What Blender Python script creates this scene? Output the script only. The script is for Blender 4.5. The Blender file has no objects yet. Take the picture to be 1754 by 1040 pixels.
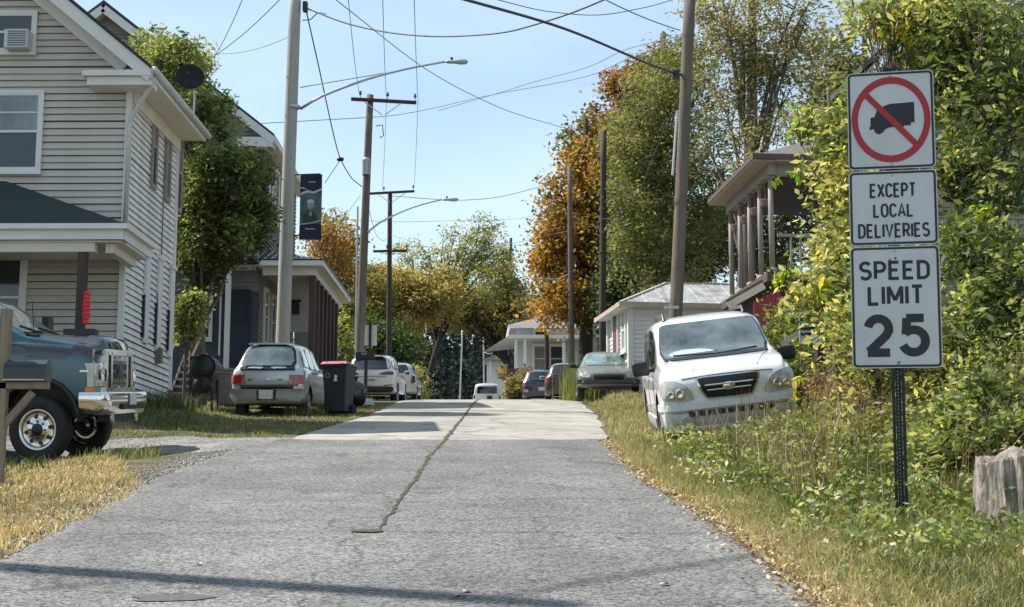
import bpy, bmesh, math, random
import numpy as np
from mathutils import Vector, Matrix, Quaternion
from mathutils.bvhtree import BVHTree
from math import radians, sin, cos, pi, tan

random.seed(7)
RNG = np.random.default_rng(7)
SC = bpy.context.scene
COL = SC.collection

# ------------------------------------------------------------------ camera, sky, sun, exposure
EYE, PITCH, FPX = 1.45, radians(8.6), 2500.0
cam_data = bpy.data.cameras.new("camera")
cam_data.lens = 36 * FPX / 1754
cam_data.sensor_width = 36
cam_data.clip_start = 0.1
cam_data.clip_end = 5000
cam = bpy.data.objects.new("camera", cam_data)
COL.objects.link(cam)
cam.location = (0, 0, EYE)
cam.rotation_euler = (pi / 2 + PITCH, 0, 0)
SC.camera = cam

SUN_EL = radians(50)
SUN_AZ = (-0.94, 0.342)                      # horizontal direction towards the sun: left and a little ahead
world = bpy.data.worlds.new("World")
SC.world = world
world.use_nodes = True
wn, wl = world.node_tree.nodes, world.node_tree.links
wn.clear()
w_out = wn.new("ShaderNodeOutputWorld")
w_bg = wn.new("ShaderNodeBackground")
w_bg.inputs["Strength"].default_value = 0.115
w_sky = wn.new("ShaderNodeTexSky")
w_sky.sky_type = 'NISHITA'
w_sky.sun_disc = False
w_sky.sun_elevation = SUN_EL
w_sky.sun_rotation = radians(-70)
w_sky.air_density = 1.0
w_sky.dust_density = 0.35
w_sky.ozone_density = 1.0
w_tc = wn.new("ShaderNodeTexCoord")
w_map = wn.new("ShaderNodeMapping")
w_map.inputs["Scale"].default_value = (1.0, 1.0, 2.2)
w_map.inputs["Location"].default_value = (0.37, 0.1, 0.25)
w_noise = wn.new("ShaderNodeTexNoise")
w_noise.inputs["Scale"].default_value = 1.5
w_noise.inputs["Detail"].default_value = 6
w_noise.inputs["Roughness"].default_value = 0.5
w_ramp = wn.new("ShaderNodeValToRGB")
w_ramp.color_ramp.elements[0].position = 0.44
w_ramp.color_ramp.elements[0].color = (0.24, 0.24, 0.24, 1)
w_ramp.color_ramp.elements[1].position = 0.68
w_ramp.color_ramp.elements[1].color = (0.80, 0.80, 0.80, 1)
w_mix = wn.new("ShaderNodeMixRGB")
w_mix.inputs["Color2"].default_value = (4.9, 6.2, 6.7, 1)
wl.new(w_tc.outputs["Generated"], w_map.inputs["Vector"])
wl.new(w_map.outputs["Vector"], w_noise.inputs["Vector"])
wl.new(w_noise.outputs["Fac"], w_ramp.inputs["Fac"])
wl.new(w_ramp.outputs["Color"], w_mix.inputs["Fac"])
wl.new(w_sky.outputs["Color"], w_mix.inputs["Color1"])
wl.new(w_mix.outputs["Color"], w_bg.inputs["Color"])
wl.new(w_bg.outputs["Background"], w_out.inputs["Surface"])

sun_data = bpy.data.lights.new("sun", 'SUN')
sun_data.energy = 5.0
sun_data.angle = radians(0.53)
sun_data.color = (1.0, 0.95, 0.87)
sun = bpy.data.objects.new("sun", sun_data)
COL.objects.link(sun)
sun.location = (-60, 20, 80)
_d = Vector((-SUN_AZ[0] * cos(SUN_EL), -SUN_AZ[1] * cos(SUN_EL), -sin(SUN_EL)))
sun.rotation_euler = _d.to_track_quat('-Z', 'Y').to_euler()

SC.view_settings.view_transform = 'Standard'
SC.view_settings.look = 'None'
SC.view_settings.gamma = 1
SC.view_settings.use_curve_mapping = False
SC.view_settings.exposure = 0.62
SC.cycles.max_bounces = 6
SC.cycles.diffuse_bounces = 3
SC.cycles.glossy_bounces = 3
SC.cycles.transmission_bounces = 3
SC.cycles.transparent_max_bounces = 6
SC.cycles.caustics_reflective = False
SC.cycles.caustics_refractive = False
SC.cycles.use_denoising = True


def P(px, py, Y):
    """world point at distance Y that the photograph shows at (px, py)"""
    x = (px - 877) / FPX
    v = (520 - py) / FPX
    s = Y / (cos(PITCH) - v * sin(PITCH))
    return Vector((x * s, Y, EYE + (sin(PITCH) + v * cos(PITCH)) * s))


# ------------------------------------------------------------------ materials
MATS = {}


def M(name, col, rough=0.7, metal=0.0, var=0.12, scale=6.0, bump=0.0, bscale=None, coat=0.0, spec=0.5,
      col2=None, stretch=(1, 1, 1), trans=0.0, dirt=None, dirt_amt=0.0, emit=None):
    if name in MATS:
        return MATS[name]
    m = bpy.data.materials.new(name)
    m.use_nodes = True
    n, l = m.node_tree.nodes, m.node_tree.links
    b = n["Principled BSDF"]
    b.inputs["Roughness"].default_value = rough
    b.inputs["Metallic"].default_value = metal
    b.inputs["Coat Weight"].default_value = coat
    b.inputs["Coat Roughness"].default_value = 0.06
    b.inputs["Specular IOR Level"].default_value = spec
    tc = n.new("ShaderNodeTexCoord")
    mp = n.new("ShaderNodeMapping")
    mp.inputs["Scale"].default_value = stretch
    l.new(tc.outputs["Object"], mp.inputs["Vector"])
    nz = n.new("ShaderNodeTexNoise")
    nz.inputs["Scale"].default_value = scale
    nz.inputs["Detail"].default_value = 5
    nz.inputs["Roughness"].default_value = 0.6
    l.new(mp.outputs["Vector"], nz.inputs["Vector"])
    rp = n.new("ShaderNodeValToRGB")
    rp.color_ramp.elements[0].position = 0.32
    rp.color_ramp.elements[1].position = 0.68
    c2 = col2 if col2 is not None else tuple(min(1, c * (1 + var)) for c in col)
    c1 = tuple(c * (1 - var) for c in col)
    rp.color_ramp.elements[0].color = (*c1, 1)
    rp.color_ramp.elements[1].color = (*c2, 1)
    l.new(nz.outputs["Fac"], rp.inputs["Fac"])
    out = rp.outputs["Color"]
    if dirt is not None:
        n2 = n.new("ShaderNodeTexNoise")
        n2.inputs["Scale"].default_value = scale * 0.37
        n2.inputs["Detail"].default_value = 8
        n2.inputs["Roughness"].default_value = 0.7
        l.new(tc.outputs["Object"], n2.inputs["Vector"])
        r2 = n.new("ShaderNodeValToRGB")
        r2.color_ramp.elements[0].position = 0.5
        r2.color_ramp.elements[1].position = 0.72
        r2.color_ramp.elements[0].color = (0, 0, 0, 1)
        r2.color_ramp.elements[1].color = (dirt_amt,) * 3 + (1,)
        l.new(n2.outputs["Fac"], r2.inputs["Fac"])
        mx = n.new("ShaderNodeMixRGB")
        mx.inputs["Color2"].default_value = (*dirt, 1)
        l.new(r2.outputs["Color"], mx.inputs["Fac"])
        l.new(out, mx.inputs["Color1"])
        out = mx.outputs["Color"]
    l.new(out, b.inputs["Base Color"])
    if bump > 0:
        nb = n.new("ShaderNodeTexNoise")
        nb.inputs["Scale"].default_value = bscale or scale * 4
        nb.inputs["Detail"].default_value = 4
        l.new(mp.outputs["Vector"], nb.inputs["Vector"])
        bp = n.new("ShaderNodeBump")
        bp.inputs["Strength"].default_value = bump
        bp.inputs["Distance"].default_value = 0.02
        l.new(nb.outputs["Fac"], bp.inputs["Height"])
        l.new(bp.outputs["Normal"], b.inputs["Normal"])
    if emit:
        b.inputs["Emission Color"].default_value = (*emit, 1)
        b.inputs["Emission Strength"].default_value = 1
    MATS[name] = m
    return m


def M_leaf(name, cols, trans=0.45, rough=0.55, scale=0.5):
    """leaf material: colour by the leaf's own tint attribute through a ramp of cols, partly translucent"""
    if name in MATS:
        return MATS[name]
    m = bpy.data.materials.new(name)
    m.use_nodes = True
    n, l = m.node_tree.nodes, m.node_tree.links
    n.clear()
    o = n.new("ShaderNodeOutputMaterial")
    at = n.new("ShaderNodeAttribute")
    at.attribute_name = "tint"
    rp = n.new("ShaderNodeValToRGB")
    e = rp.color_ramp.elements
    while len(e) < len(cols):
        e.new(0.5)
    for i, c in enumerate(cols):
        e[i].position = i / (len(cols) - 1)
        e[i].color = (*c, 1)
    l.new(at.outputs["Fac"], rp.inputs["Fac"])
    d = n.new("ShaderNodeBsdfPrincipled")
    d.inputs["Roughness"].default_value = rough
    d.inputs["Specular IOR Level"].default_value = 0.35
    t = n.new("ShaderNodeBsdfTranslucent")
    hs = n.new("ShaderNodeMixRGB")
    hs.blend_type = 'MULTIPLY'
    hs.inputs["Fac"].default_value = 1
    hs.inputs["Color2"].default_value = (1.45, 1.4, 0.7, 1)
    l.new(rp.outputs["Color"], d.inputs["Base Color"])
    l.new(rp.outputs["Color"], hs.inputs["Color1"])
    l.new(hs.outputs["Color"], t.inputs["Color"])
    mx = n.new("ShaderNodeMixShader")
    mx.inputs["Fac"].default_value = trans
    l.new(d.outputs["BSDF"], mx.inputs[1])
    l.new(t.outputs["BSDF"], mx.inputs[2])
    l.new(mx.outputs["Shader"], o.inputs["Surface"])
    MATS[name] = m
    return m


# ------------------------------------------------------------------ object helpers
def tag(o, label=None, cat=None, group=None, kind=None):
    if label: o["label"] = label
    if cat: o["category"] = cat
    if group: o["group"] = group
    if kind: o["kind"] = kind
    return o


def thing(name, label, cat, loc=(0, 0, 0), rz=0.0, group=None):
    o = bpy.data.objects.new(name, None)
    o.empty_display_size = 0.2
    COL.objects.link(o)
    o.location = loc
    o.rotation_euler = (0, 0, rz)
    return tag(o, label, cat, group)


def obj(name, mesh, mat=None, parent=None, smooth=False, loc=None, rot=None, scale=None):
    if isinstance(mesh, MB):
        mesh = mesh.mesh(name)
    if mat is not None and len(mesh.materials) == 0:
        for q in (mat if isinstance(mat, (list, tuple)) else [mat]):
            mesh.materials.append(q)
    if smooth:
        mesh.polygons.foreach_set("use_smooth", [True] * len(mesh.polygons))
    o = bpy.data.objects.new(name, mesh)
    COL.objects.link(o)
    if parent is not None:
        o.parent = parent
    if loc is not None: o.location = loc
    if rot is not None: o.rotation_euler = rot
    if scale is not None: o.scale = scale
    return o


class MB:
    """collects simple shapes into one mesh"""
    def __init__(self):
        self.v, self.f, self.m = [], [], []

    def add(self, vs, fs, mi=0):
        b = len(self.v)
        self.v += [tuple(p) for p in vs]
        self.f += [tuple(b + i for i in f) for f in fs]
        self.m += [mi] * len(fs)
        return self

    def box(self, c, s, rz=0.0, rx=0.0, ry=0.0, mi=0):
        hx, hy, hz = s[0] / 2, s[1] / 2, s[2] / 2
        R = Matrix.Rotation(rz, 3, 'Z') @ Matrix.Rotation(ry, 3, 'Y') @ Matrix.Rotation(rx, 3, 'X')
        vs = [R @ Vector((x, y, z)) + Vector(c) for x in (-hx, hx) for y in (-hy, hy) for z in (-hz, hz)]
        return self.add(vs, [(0, 1, 3, 2), (4, 6, 7, 5), (0, 4, 5, 1), (2, 3, 7, 6), (0, 2, 6, 4), (1, 5, 7, 3)], mi)

    def bar(self, a, b, w, h=None, mi=0, up=(0, 0, 1)):
        """box beam from a to b"""
        a, b = Vector(a), Vector(b)
        h = w if h is None else h
        t = (b - a).normalized()
        u = Vector(up)
        if abs(t.dot(u)) > 0.98: u = Vector((0, 1, 0))
        s = t.cross(u).normalized()
        u = s.cross(t).normalized()
        vs = [p + s * (i * w / 2) + u * (j * h / 2) for p in (a, b) for i, j in ((-1, -1), (1, -1), (1, 1), (-1, 1))]
        return self.add(vs, [(3, 2, 1, 0), (4, 5, 6, 7), (0, 1, 5, 4), (1, 2, 6, 5), (2, 3, 7, 6), (3, 0, 4, 7)], mi)

    def tube(self, pts, rad, n=8, cap=True, mi=0):
        pts = [Vector(p) for p in pts]
        rs = rad if isinstance(rad, (list, tuple)) else [rad] * len(pts)
        rings = []
        ref = None
        for i, p in enumerate(pts):
            t = (pts[min(i + 1, len(pts) - 1)] - pts[max(i - 1, 0)]).normalized()
            if ref is None:
                ref = Vector((0, 0, 1)) if abs(t.z) < 0.9 else Vector((1, 0, 0))
            s = t.cross(ref).normalized()
            u = s.cross(t).normalized()
            ref = u
            rings.append([p + (s * cos(2 * pi * k / n) + u * sin(2 * pi * k / n)) * rs[i] for k in range(n)])
        vs = [q for r in rings for q in r]
        fs = [(i * n + k, i * n + (k + 1) % n, (i + 1) * n + (k + 1) % n, (i + 1) * n + k)
              for i in range(len(pts) - 1) for k in range(n)]
        if cap:
            fs.append(tuple(range(n - 1, -1, -1)))
            fs.append(tuple((len(pts) - 1) * n + k for k in range(n)))
        return self.add(vs, fs, mi)

    def lathe(self, prof, c=(0, 0, 0), axis='Z', n=20, mi=0):
        """profile of (radius, height) turned round an axis"""
        vs = []
        for r, h in prof:
            for k in range(n):
                a = 2 * pi * k / n
                if axis == 'Z': q = (r * cos(a), r * sin(a), h)
                elif axis == 'X': q = (h, r * cos(a), r * sin(a))
                else: q = (r * sin(a), h, r * cos(a))
                vs.append((q[0] + c[0], q[1] + c[1], q[2] + c[2]))
        fs = [(i * n + k, i * n + (k + 1) % n, (i + 1) * n + (k + 1) % n, (i + 1) * n + k)
              for i in range(len(prof) - 1) for k in range(n)]
        return self.add(vs, fs, mi)

    def prism(self, poly, d0, d1, axis='Y', mi=0):
        """2D outline extruded: axis Y -> outline in (x,z); X -> (y,z); Z -> (x,y)"""
        def q(p, d):
            return (p[0], d, p[1]) if axis == 'Y' else ((d, p[0], p[1]) if axis == 'X' else (p[0], p[1], d))
        n = len(poly)
        vs = [q(p, d0) for p in poly] + [q(p, d1) for p in poly]
        fs = [tuple(range(n)), tuple(range(2 * n - 1, n - 1, -1))]
        fs += [(i, n + i, n + (i + 1) % n, (i + 1) % n) for i in range(n)]
        return self.add(vs, fs, mi)

    def mesh(self, name):
        me = bpy.data.meshes.new(name)
        me.from_pydata(self.v, [], self.f)
        if any(self.m):
            me.polygons.foreach_set("material_index", self.m)
        bm = bmesh.new()
        bm.from_mesh(me)
        bmesh.ops.recalc_face_normals(bm, faces=bm.faces)
        bm.to_mesh(me)
        bm.free()
        me.update()
        return me


def part(name, mb, mat, parent, smooth=False, **k):
    return obj(name, mb, mat, parent, smooth, **k)


def bevel_mesh(o, w=0.01, seg=2):
    bm = bmesh.new()
    bm.from_mesh(o.data)
    bmesh.ops.bevel(bm, geom=bm.edges[:] , offset=w, segments=seg, affect='EDGES', profile=0.5, clamp_overlap=True)
    bm.to_mesh(o.data)
    bm.free()
    return o


def np_mesh(name, V, quads=None, tris=None, tint=None, smooth=False):
    """mesh from numpy arrays; every face a quad or every face a tri"""
    me = bpy.data.meshes.new(name)
    Fa = quads if quads is not None else tris
    k = Fa.shape[1]
    me.vertices.add(len(V))
    me.vertices.foreach_set("co", np.ascontiguousarray(V, dtype=np.float32).ravel())
    me.loops.add(Fa.size)
    me.loops.foreach_set("vertex_index", np.ascontiguousarray(Fa, dtype=np.int32).ravel())
    me.polygons.add(len(Fa))
    me.polygons.foreach_set("loop_start", np.arange(0, Fa.size, k, dtype=np.int32))
    me.polygons.foreach_set("loop_total", np.full(len(Fa), k, dtype=np.int32))
    if smooth:
        me.polygons.foreach_set("use_smooth", np.ones(len(Fa), dtype=bool))
    me.update(calc_edges=True)
    if tint is not None:
        a = me.attributes.new("tint", 'FLOAT', 'FACE')
        a.data.foreach_set("value", np.ascontiguousarray(tint, dtype=np.float32))
    return me


def copy_tree(o, parent=None):
    c = o.copy()
    COL.objects.link(c)
    if parent is not None:
        c.parent = parent
    for ch in list(o.children):
        copy_tree(ch, c)
    return c


# ------------------------------------------------------------------ terrain heights
def _pchip(xs, ys):
    xs, ys = np.array(xs, float), np.array(ys, float)
    h = np.diff(xs); d = np.diff(ys) / h
    m = np.zeros(len(xs))
    m[0], m[-1] = d[0], d[-1]
    for i in range(1, len(xs) - 1):
        if d[i - 1] * d[i] > 0:
            w1, w2 = 2 * h[i] + h[i - 1], h[i] + 2 * h[i - 1]
            m[i] = (w1 + w2) / (w1 / d[i - 1] + w2 / d[i])

    def f(x):
        x = np.asarray(x, float)
        i = np.clip(np.searchsorted(xs, x) - 1, 0, len(xs) - 2)
        t = (x - xs[i]) / h[i]
        tc_ = np.clip(t, 0, 1)
        y = ((1 + 2 * tc_) * (1 - tc_) ** 2 * ys[i] + tc_ * (1 - tc_) ** 2 * h[i] * m[i]
             + tc_ ** 2 * (3 - 2 * tc_) * ys[i + 1] + tc_ ** 2 * (tc_ - 1) * h[i] * m[i + 1])
        y = y + np.where(t < 0, (x - xs[i]) * m[i], 0) + np.where(t > 1, (x - xs[i + 1]) * m[i + 1], 0)
        return y
    return f


road_z = _pchip([-40, 0, 10.6, 20.5, 31, 42, 55, 65, 100, 150, 230, 320, 420, 700, 1500],
                [-5.5, 0, 1.42, 2.606, 3.70, 4.86, 6.09, 6.90, 9.3, 11.5, 12, 11, 16, 30, 60])
edge_r = _pchip([-40, 7.6, 10.6, 15, 20.5, 26, 31, 42, 55, 70, 1500], [1.7, 1.60, 1.55, 1.33, 1.38, 1.62, 1.85, 2.1, 2.35, 2.4, 2.4])
edge_l = _pchip([-40, 7.6, 10.6, 16, 20.5, 31, 42, 55, 1500], [-3.1, -3.1, -3.25, -3.5, -3.3, -3.25, -3.5, -4.1, -4.1])

# side offsets from the road's height at control points
CTRL = np.array([
    # left
    (-4.2, 10, -.02), (-7, 10, .05), (-12, 10, .1), (-6, 18.7, -.22), (-9, 18.7, -.15), (-4.2, 18.7, -.06), (-14, 18, .0),
    (-6.8, 25.6, .28), (-5, 24, .05), (-9, 26, .35), (-14, 26, .5), (-5, 31, -.02), (-7, 32, .1), (-7, 37, .15), (-4.5, 40, .0),
    (-8, 42, .3), (-4.7, 50, .0), (-8, 55, .3), (-14, 40, .8), (-25, 30, 1.2), (-60, 40, 3), (-12, 80, .5), (-40, 100, 2),
    (-12, 0, .0), (-30, 5, .5), (-100, 60, 5), (-100, 300, 15),
    # right
    (2.2, 8, .02), (2.9, 10.6, -.03), (3.6, 10, .10), (4.4, 10.2, .45), (5.5, 11, 1.0), (8, 10, 1.8),
    (2.3, 14, .0), (3.4, 14, .20), (5, 14, 1.1), (8, 15, 2.0), (2.0, 20, .0), (3.9, 20, .18), (5.2, 20, .9), (8, 21, 2.1),
    (2.6, 26, .05), (4.4, 27, .6), (6, 29, 1.6), (9, 32, 2.4), (15, 30, 3.0), (3.2, 36, .2), (5.2, 36, 1.0), (2.9, 41, .35),
    (4.5, 45, .4), (8, 46, .9), (3.5, 60, .3), (10, 70, 1.0), (20, 60, 3), (40, 40, 7), (100, 60, 12), (100, 200, 25), (12, 110, .3),
    (10, 0, 1.2), (30, 0, 4), (-12, 150, .5), (12, 160, .5), (60, 150, 8),
])


def side_dz(X, Y):
    X = np.asarray(X, float); Y = np.asarray(Y, float)
    out = np.zeros(np.broadcast(X, Y).shape)
    X, Y = np.broadcast_arrays(X, Y)
    sc = 1.0 + np.abs(X) * 0.12
    wsum = np.full(X.shape, 1e-9); zs = np.zeros(X.shape)
    for cx, cy, cz in CTRL:
        d2 = ((X - cx) * 1.0) ** 2 + ((Y - cy) * 0.45) ** 2
        w = 1 / (d2 + 0.12) ** 1.6
        wsum += w; zs += w * cz
    # the road itself holds zero
    xc = np.clip(X, edge_l(Y), edge_r(Y))
    d2 = (X - xc) ** 2
    w = 3.0 / (d2 + 0.12) ** 1.6
    wsum += w
    return zs / wsum


def bumps(X, Y, s=1.0):
    return (np.sin(X * 1.7 * s + 1.3) * np.cos(Y * 1.3 * s + .4) + .6 * np.sin(X * 3.9 * s + Y * 2.7 * s) + .4 * np.cos(X * 7.3 * s - Y * 5.1 * s)) / 2


def HZ(X, Y):
    """ground height"""
    X = np.asarray(X, float); Y = np.asarray(Y, float)
    off = np.maximum(0, np.maximum(X - edge_r(Y), edge_l(Y) - X))
    z = road_z(Y) + side_dz(X, Y)
    z = z + np.clip(off * 0.5, 0, 1) * bumps(X, Y) * 0.04
    return z


def G(x, y):
    return float(HZ(x, y))
# ------------------------------------------------------------------ ground, road, verges
def grid_mesh(name, xs, ys, zf, tint=None):
    Xg, Yg = np.meshgrid(xs, ys)
    Z = zf(Xg, Yg)
    V = np.stack([Xg, Yg, Z], -1).reshape(-1, 3)
    nx, ny = len(xs), len(ys)
    i = np.arange((ny - 1) * (nx - 1))
    r, c = i // (nx - 1), i % (nx - 1)
    a = r * nx + c
    return np_mesh(name, V, quads=np.stack([a, a + 1, a + nx + 1, a + nx], 1), smooth=True)


def nonuni(lo, hi, flo, fhi, step, grow=1.25):
    a = list(np.arange(flo, fhi + 1e-6, step))
    s = step
    while a[-1] < hi:
        s *= grow
        a.append(min(hi, a[-1] + s))
    s = step
    while a[0] > lo:
        s *= grow
        a.insert(0, max(lo, a[0] - s))
    return np.array(a)


def ground_mat():
    m = bpy.data.materials.new("ground_soil_and_grass")
    m.use_nodes = True
    n, l = m.node_tree.nodes, m.node_tree.links
    b = n["Principled BSDF"]
    b.inputs["Roughness"].default_value = 0.95
    b.inputs["Specular IOR Level"].default_value = 0.2
    tc = n.new("ShaderNodeTexCoord")

    def noise(s, d=5, r=.6):
        q = n.new("ShaderNodeTexNoise")
        q.inputs["Scale"].default_value = s; q.inputs["Detail"].default_value = d; q.inputs["Roughness"].default_value = r
        l.new(tc.outputs["Object"], q.inputs["Vector"])
        return q.outputs["Fac"]

    def ramp(f, p0, c0, p1, c1, pm=None, cm=None):
        q = n.new("ShaderNodeValToRGB")
        q.color_ramp.elements[0].position = p0; q.color_ramp.elements[0].color = (*c0, 1)
        q.color_ramp.elements[1].position = p1; q.color_ramp.elements[1].color = (*c1, 1)
        if pm:
            e = q.color_ramp.elements.new(pm); e.color = (*cm, 1)
        l.new(f, q.inputs["Fac"])
        return q.outputs["Color"]
    grass = ramp(noise(9), .3, (.035, .05, .015), .7, (.16, .15, .06), .5, (.08, .09, .03))
    dry = ramp(noise(14), .3, (.09, .07, .045), .7, (.28, .21, .13), .5, (.18, .14, .085))
    mx = n.new("ShaderNodeMixRGB")
    l.new(ramp(noise(.9), .42, (0, 0, 0), .58, (1, 1, 1)), mx.inputs["Fac"])
    l.new(grass, mx.inputs["Color1"]); l.new(dry, mx.inputs["Color2"])
    l.new(mx.outputs["Color"], b.inputs["Base Color"])
    bp = n.new("ShaderNodeBump"); bp.inputs["Strength"].default_value = .9; bp.inputs["Distance"].default_value = .05
    l.new(noise(25, 6, .7), bp.inputs["Height"]); l.new(bp.outputs["Normal"], b.inputs["Normal"])
    return m


def pavement_mat(name, base, aggr, scale_aggr, patch, crack_scale, rough=.9, contrast=.5, warm=None, tar=.0):
    """road surface: fine stones, blotches and hairline cracks"""
    m = bpy.data.materials.new(name)
    m.use_nodes = True
    n, l = m.node_tree.nodes, m.node_tree.links
    b = n["Principled BSDF"]
    b.inputs["Roughness"].default_value = rough
    b.inputs["Specular IOR Level"].default_value = 0.25
    tc = n.new("ShaderNodeTexCoord")
    vo = n.new("ShaderNodeTexVoronoi"); vo.inputs["Scale"].default_value = scale_aggr
    l.new(tc.outputs["Object"], vo.inputs["Vector"])
    r1 = n.new("ShaderNodeValToRGB")
    r1.color_ramp.elements[0].position = .0; r1.color_ramp.elements[0].color = (*[c * (1 - contrast) for c in base], 1)
    r1.color_ramp.elements[1].position = 1; r1.color_ramp.elements[1].color = (*aggr, 1)
    sp = n.new("ShaderNodeSeparateColor")
    l.new(vo.outputs["Color"], sp.inputs["Color"])
    l.new(sp.outputs["Red"], r1.inputs["Fac"])
    nz = n.new("ShaderNodeTexNoise"); nz.inputs["Scale"].default_value = patch; nz.inputs["Detail"].default_value = 7; nz.inputs["Roughness"].default_value = .65
    l.new(tc.outputs["Object"], nz.inputs["Vector"])
    r2 = n.new("ShaderNodeValToRGB")
    r2.color_ramp.elements[0].position = .3; r2.color_ramp.elements[0].color = (.68, .68, .70, 1)
    r2.color_ramp.elements[1].position = .7; r2.color_ramp.elements[1].color = (1.24, 1.21, 1.16, 1)
    l.new(nz.outputs["Fac"], r2.inputs["Fac"])
    mu = n.new("ShaderNodeMixRGB"); mu.blend_type = 'MULTIPLY'; mu.inputs["Fac"].default_value = 1
    l.new(r1.outputs["Color"], mu.inputs["Color1"]); l.new(r2.outputs["Color"], mu.inputs["Color2"])
    # long wheel-track wear
    mp = n.new("ShaderNodeMapping"); mp.inputs["Scale"].default_value = (1.3, .08, 1)
    l.new(tc.outputs["Object"], mp.inputs["Vector"])
    n3 = n.new("ShaderNodeTexNoise"); n3.inputs["Scale"].default_value = 1.1; n3.inputs["Detail"].default_value = 3
    l.new(mp.outputs["Vector"], n3.inputs["Vector"])
    r3 = n.new("ShaderNodeValToRGB")
    r3.color_ramp.elements[0].position = .35; r3.color_ramp.elements[0].color = (.9, .9, .9, 1)
    r3.color_ramp.elements[1].position = .65; r3.color_ramp.elements[1].color = (1.08, 1.08, 1.08, 1)
    l.new(n3.outputs["Fac"], r3.inputs["Fac"])
    m2 = n.new("ShaderNodeMixRGB"); m2.blend_type = 'MULTIPLY'; m2.inputs["Fac"].default_value = 1
    l.new(mu.outputs["Color"], m2.inputs["Color1"]); l.new(r3.outputs["Color"], m2.inputs["Color2"])
    # hairline cracks
    nw = n.new("ShaderNodeTexNoise"); nw.inputs["Scale"].default_value = 1.5; nw.inputs["Detail"].default_value = 5
    l.new(tc.outputs["Object"], nw.inputs["Vector"])
    ad = n.new("ShaderNodeVectorMath"); ad.operation = 'SCALE'; ad.inputs["Scale"].default_value = .9
    l.new(nw.outputs["Color"], ad.inputs[0])
    a2 = n.new("ShaderNodeVectorMath"); a2.operation = 'ADD'
    l.new(tc.outputs["Object"], a2.inputs[0]); l.new(ad.outputs["Vector"], a2.inputs[1])
    vc = n.new("ShaderNodeTexVoronoi"); vc.feature = 'DISTANCE_TO_EDGE'; vc.inputs["Scale"].default_value = crack_scale
    l.new(a2.outputs["Vector"], vc.inputs["Vector"])
    r4 = n.new("ShaderNodeValToRGB")
    r4.color_ramp.elements[0].position = .0; r4.color_ramp.elements[0].color = (.45, .44, .43, 1)
    r4.color_ramp.elements[1].position = .012; r4.color_ramp.elements[1].color = (1, 1, 1, 1)
    l.new(vc.outputs["Distance"], r4.inputs["Fac"])
    m3 = n.new("ShaderNodeMixRGB"); m3.blend_type = 'MULTIPLY'; m3.inputs["Fac"].default_value = .75
    l.new(m2.outputs["Color"], m3.inputs["Color1"]); l.new(r4.outputs["Color"], m3.inputs["Color2"])
    l.new(m3.outputs["Color"], b.inputs["Base Color"])
    bp = n.new("ShaderNodeBump"); bp.inputs["Strength"].default_value = .5; bp.inputs["Distance"].default_value = .008
    l.new(vo.outputs["Distance"], bp.inputs["Height"]); l.new(bp.outputs["Normal"], b.inputs["Normal"])
    return m


def terrain_z(X, Y):
    inside = (X < edge_r(Y) - .05) & (X > edge_l(Y) + .05) & (Y < 210)
    apr = (X < -3.2) & (X > -9) & (np.abs(Y - 20.0) < 1.6)
    return HZ(X, Y) - np.where(inside | apr, 0.10, 0.0)


gx = nonuni(-900, 900, -9, 9.5, .22)
gy = nonuni(-30, 1500, 4, 62, .3)
tag(obj("ground", grid_mesh("ground", gx, gy, terrain_z), ground_mat()), kind="structure")

asphalt = pavement_mat("weathered_grey_asphalt", (.125, .122, .12), (.28, .275, .268), 62, .9, .42, contrast=.55)
concrete = pavement_mat("pale_road_concrete", (.34, .32, .285), (.42, .395, .35), 60, .7, .22, contrast=.12)
gravel = pavement_mat("crushed_stone_gravel", (.15, .145, .14), (.33, .32, .30), 34, 1.4, .5, contrast=.5)


def ribbon(name, y0, y1, lf, rf, ncol, step, lift, mat, jag=0.0, crown=0.0, endjag=0.0):
    ys = np.arange(y0, y1 + 1e-6, step)
    t = np.linspace(0, 1, ncol)
    L = lf(ys); R = rf(ys)
    if jag:
        L = L + RNG.normal(0, jag, len(ys)); R = R + RNG.normal(0, jag, len(ys))
    X = L[:, None] * (1 - t) + R[:, None] * t
    Y = np.repeat(ys[:, None], ncol, 1)
    if endjag:
        for q in (1, 2): Y[-q] += (RNG.normal(0, endjag, ncol) + endjag * 2.0 * np.sin(t * 19) * (t > .05)) / q + (.35 * np.clip((t - .80) / .2, 0, 1) ** 2 + .25 * np.clip((.12 - t) / .12, 0, 1)) / q
    Z = HZ(X, Y) + lift + crown * (1 - (2 * t - 1) ** 2)
    Z[:, 0] -= .03 + lift * .3; Z[:, -1] -= .03 + lift * .3
    V = np.stack([X, Y, Z], -1).reshape(-1, 3)
    i = np.arange((len(ys) - 1) * (ncol - 1)); r, c = i // (ncol - 1), i % (ncol - 1)
    a = r * ncol + c
    return tag(obj(name, np_mesh(name, V, quads=np.stack([a, a + 1, a + ncol + 1, a + ncol], 1), smooth=True), mat), kind="structure")


ribbon("road", -12, 20.45, edge_l, edge_r, 60, .12, .022, asphalt, jag=.035, crown=.0, endjag=.018)
ribbon("concrete_road", 20.4, 205, edge_l, edge_r, 20, .25, .012, concrete, jag=.02)
# asphalt apron that runs from the road to the parked pickup
ribbon("driveway", 18.5, 21.6, lambda y: -8.6 + 0 * y, lambda y: -3.0 + 0 * y, 26, .15, .0, gravel, jag=.05)
ribbon("gravel_shoulder", 13.2, 18.6, lambda y: edge_l(y) - .15 - np.clip((y - 13) * .30, 0, 1.5), lambda y: edge_l(y) + .25, 10, .15, -.002, gravel, jag=.06)

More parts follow.
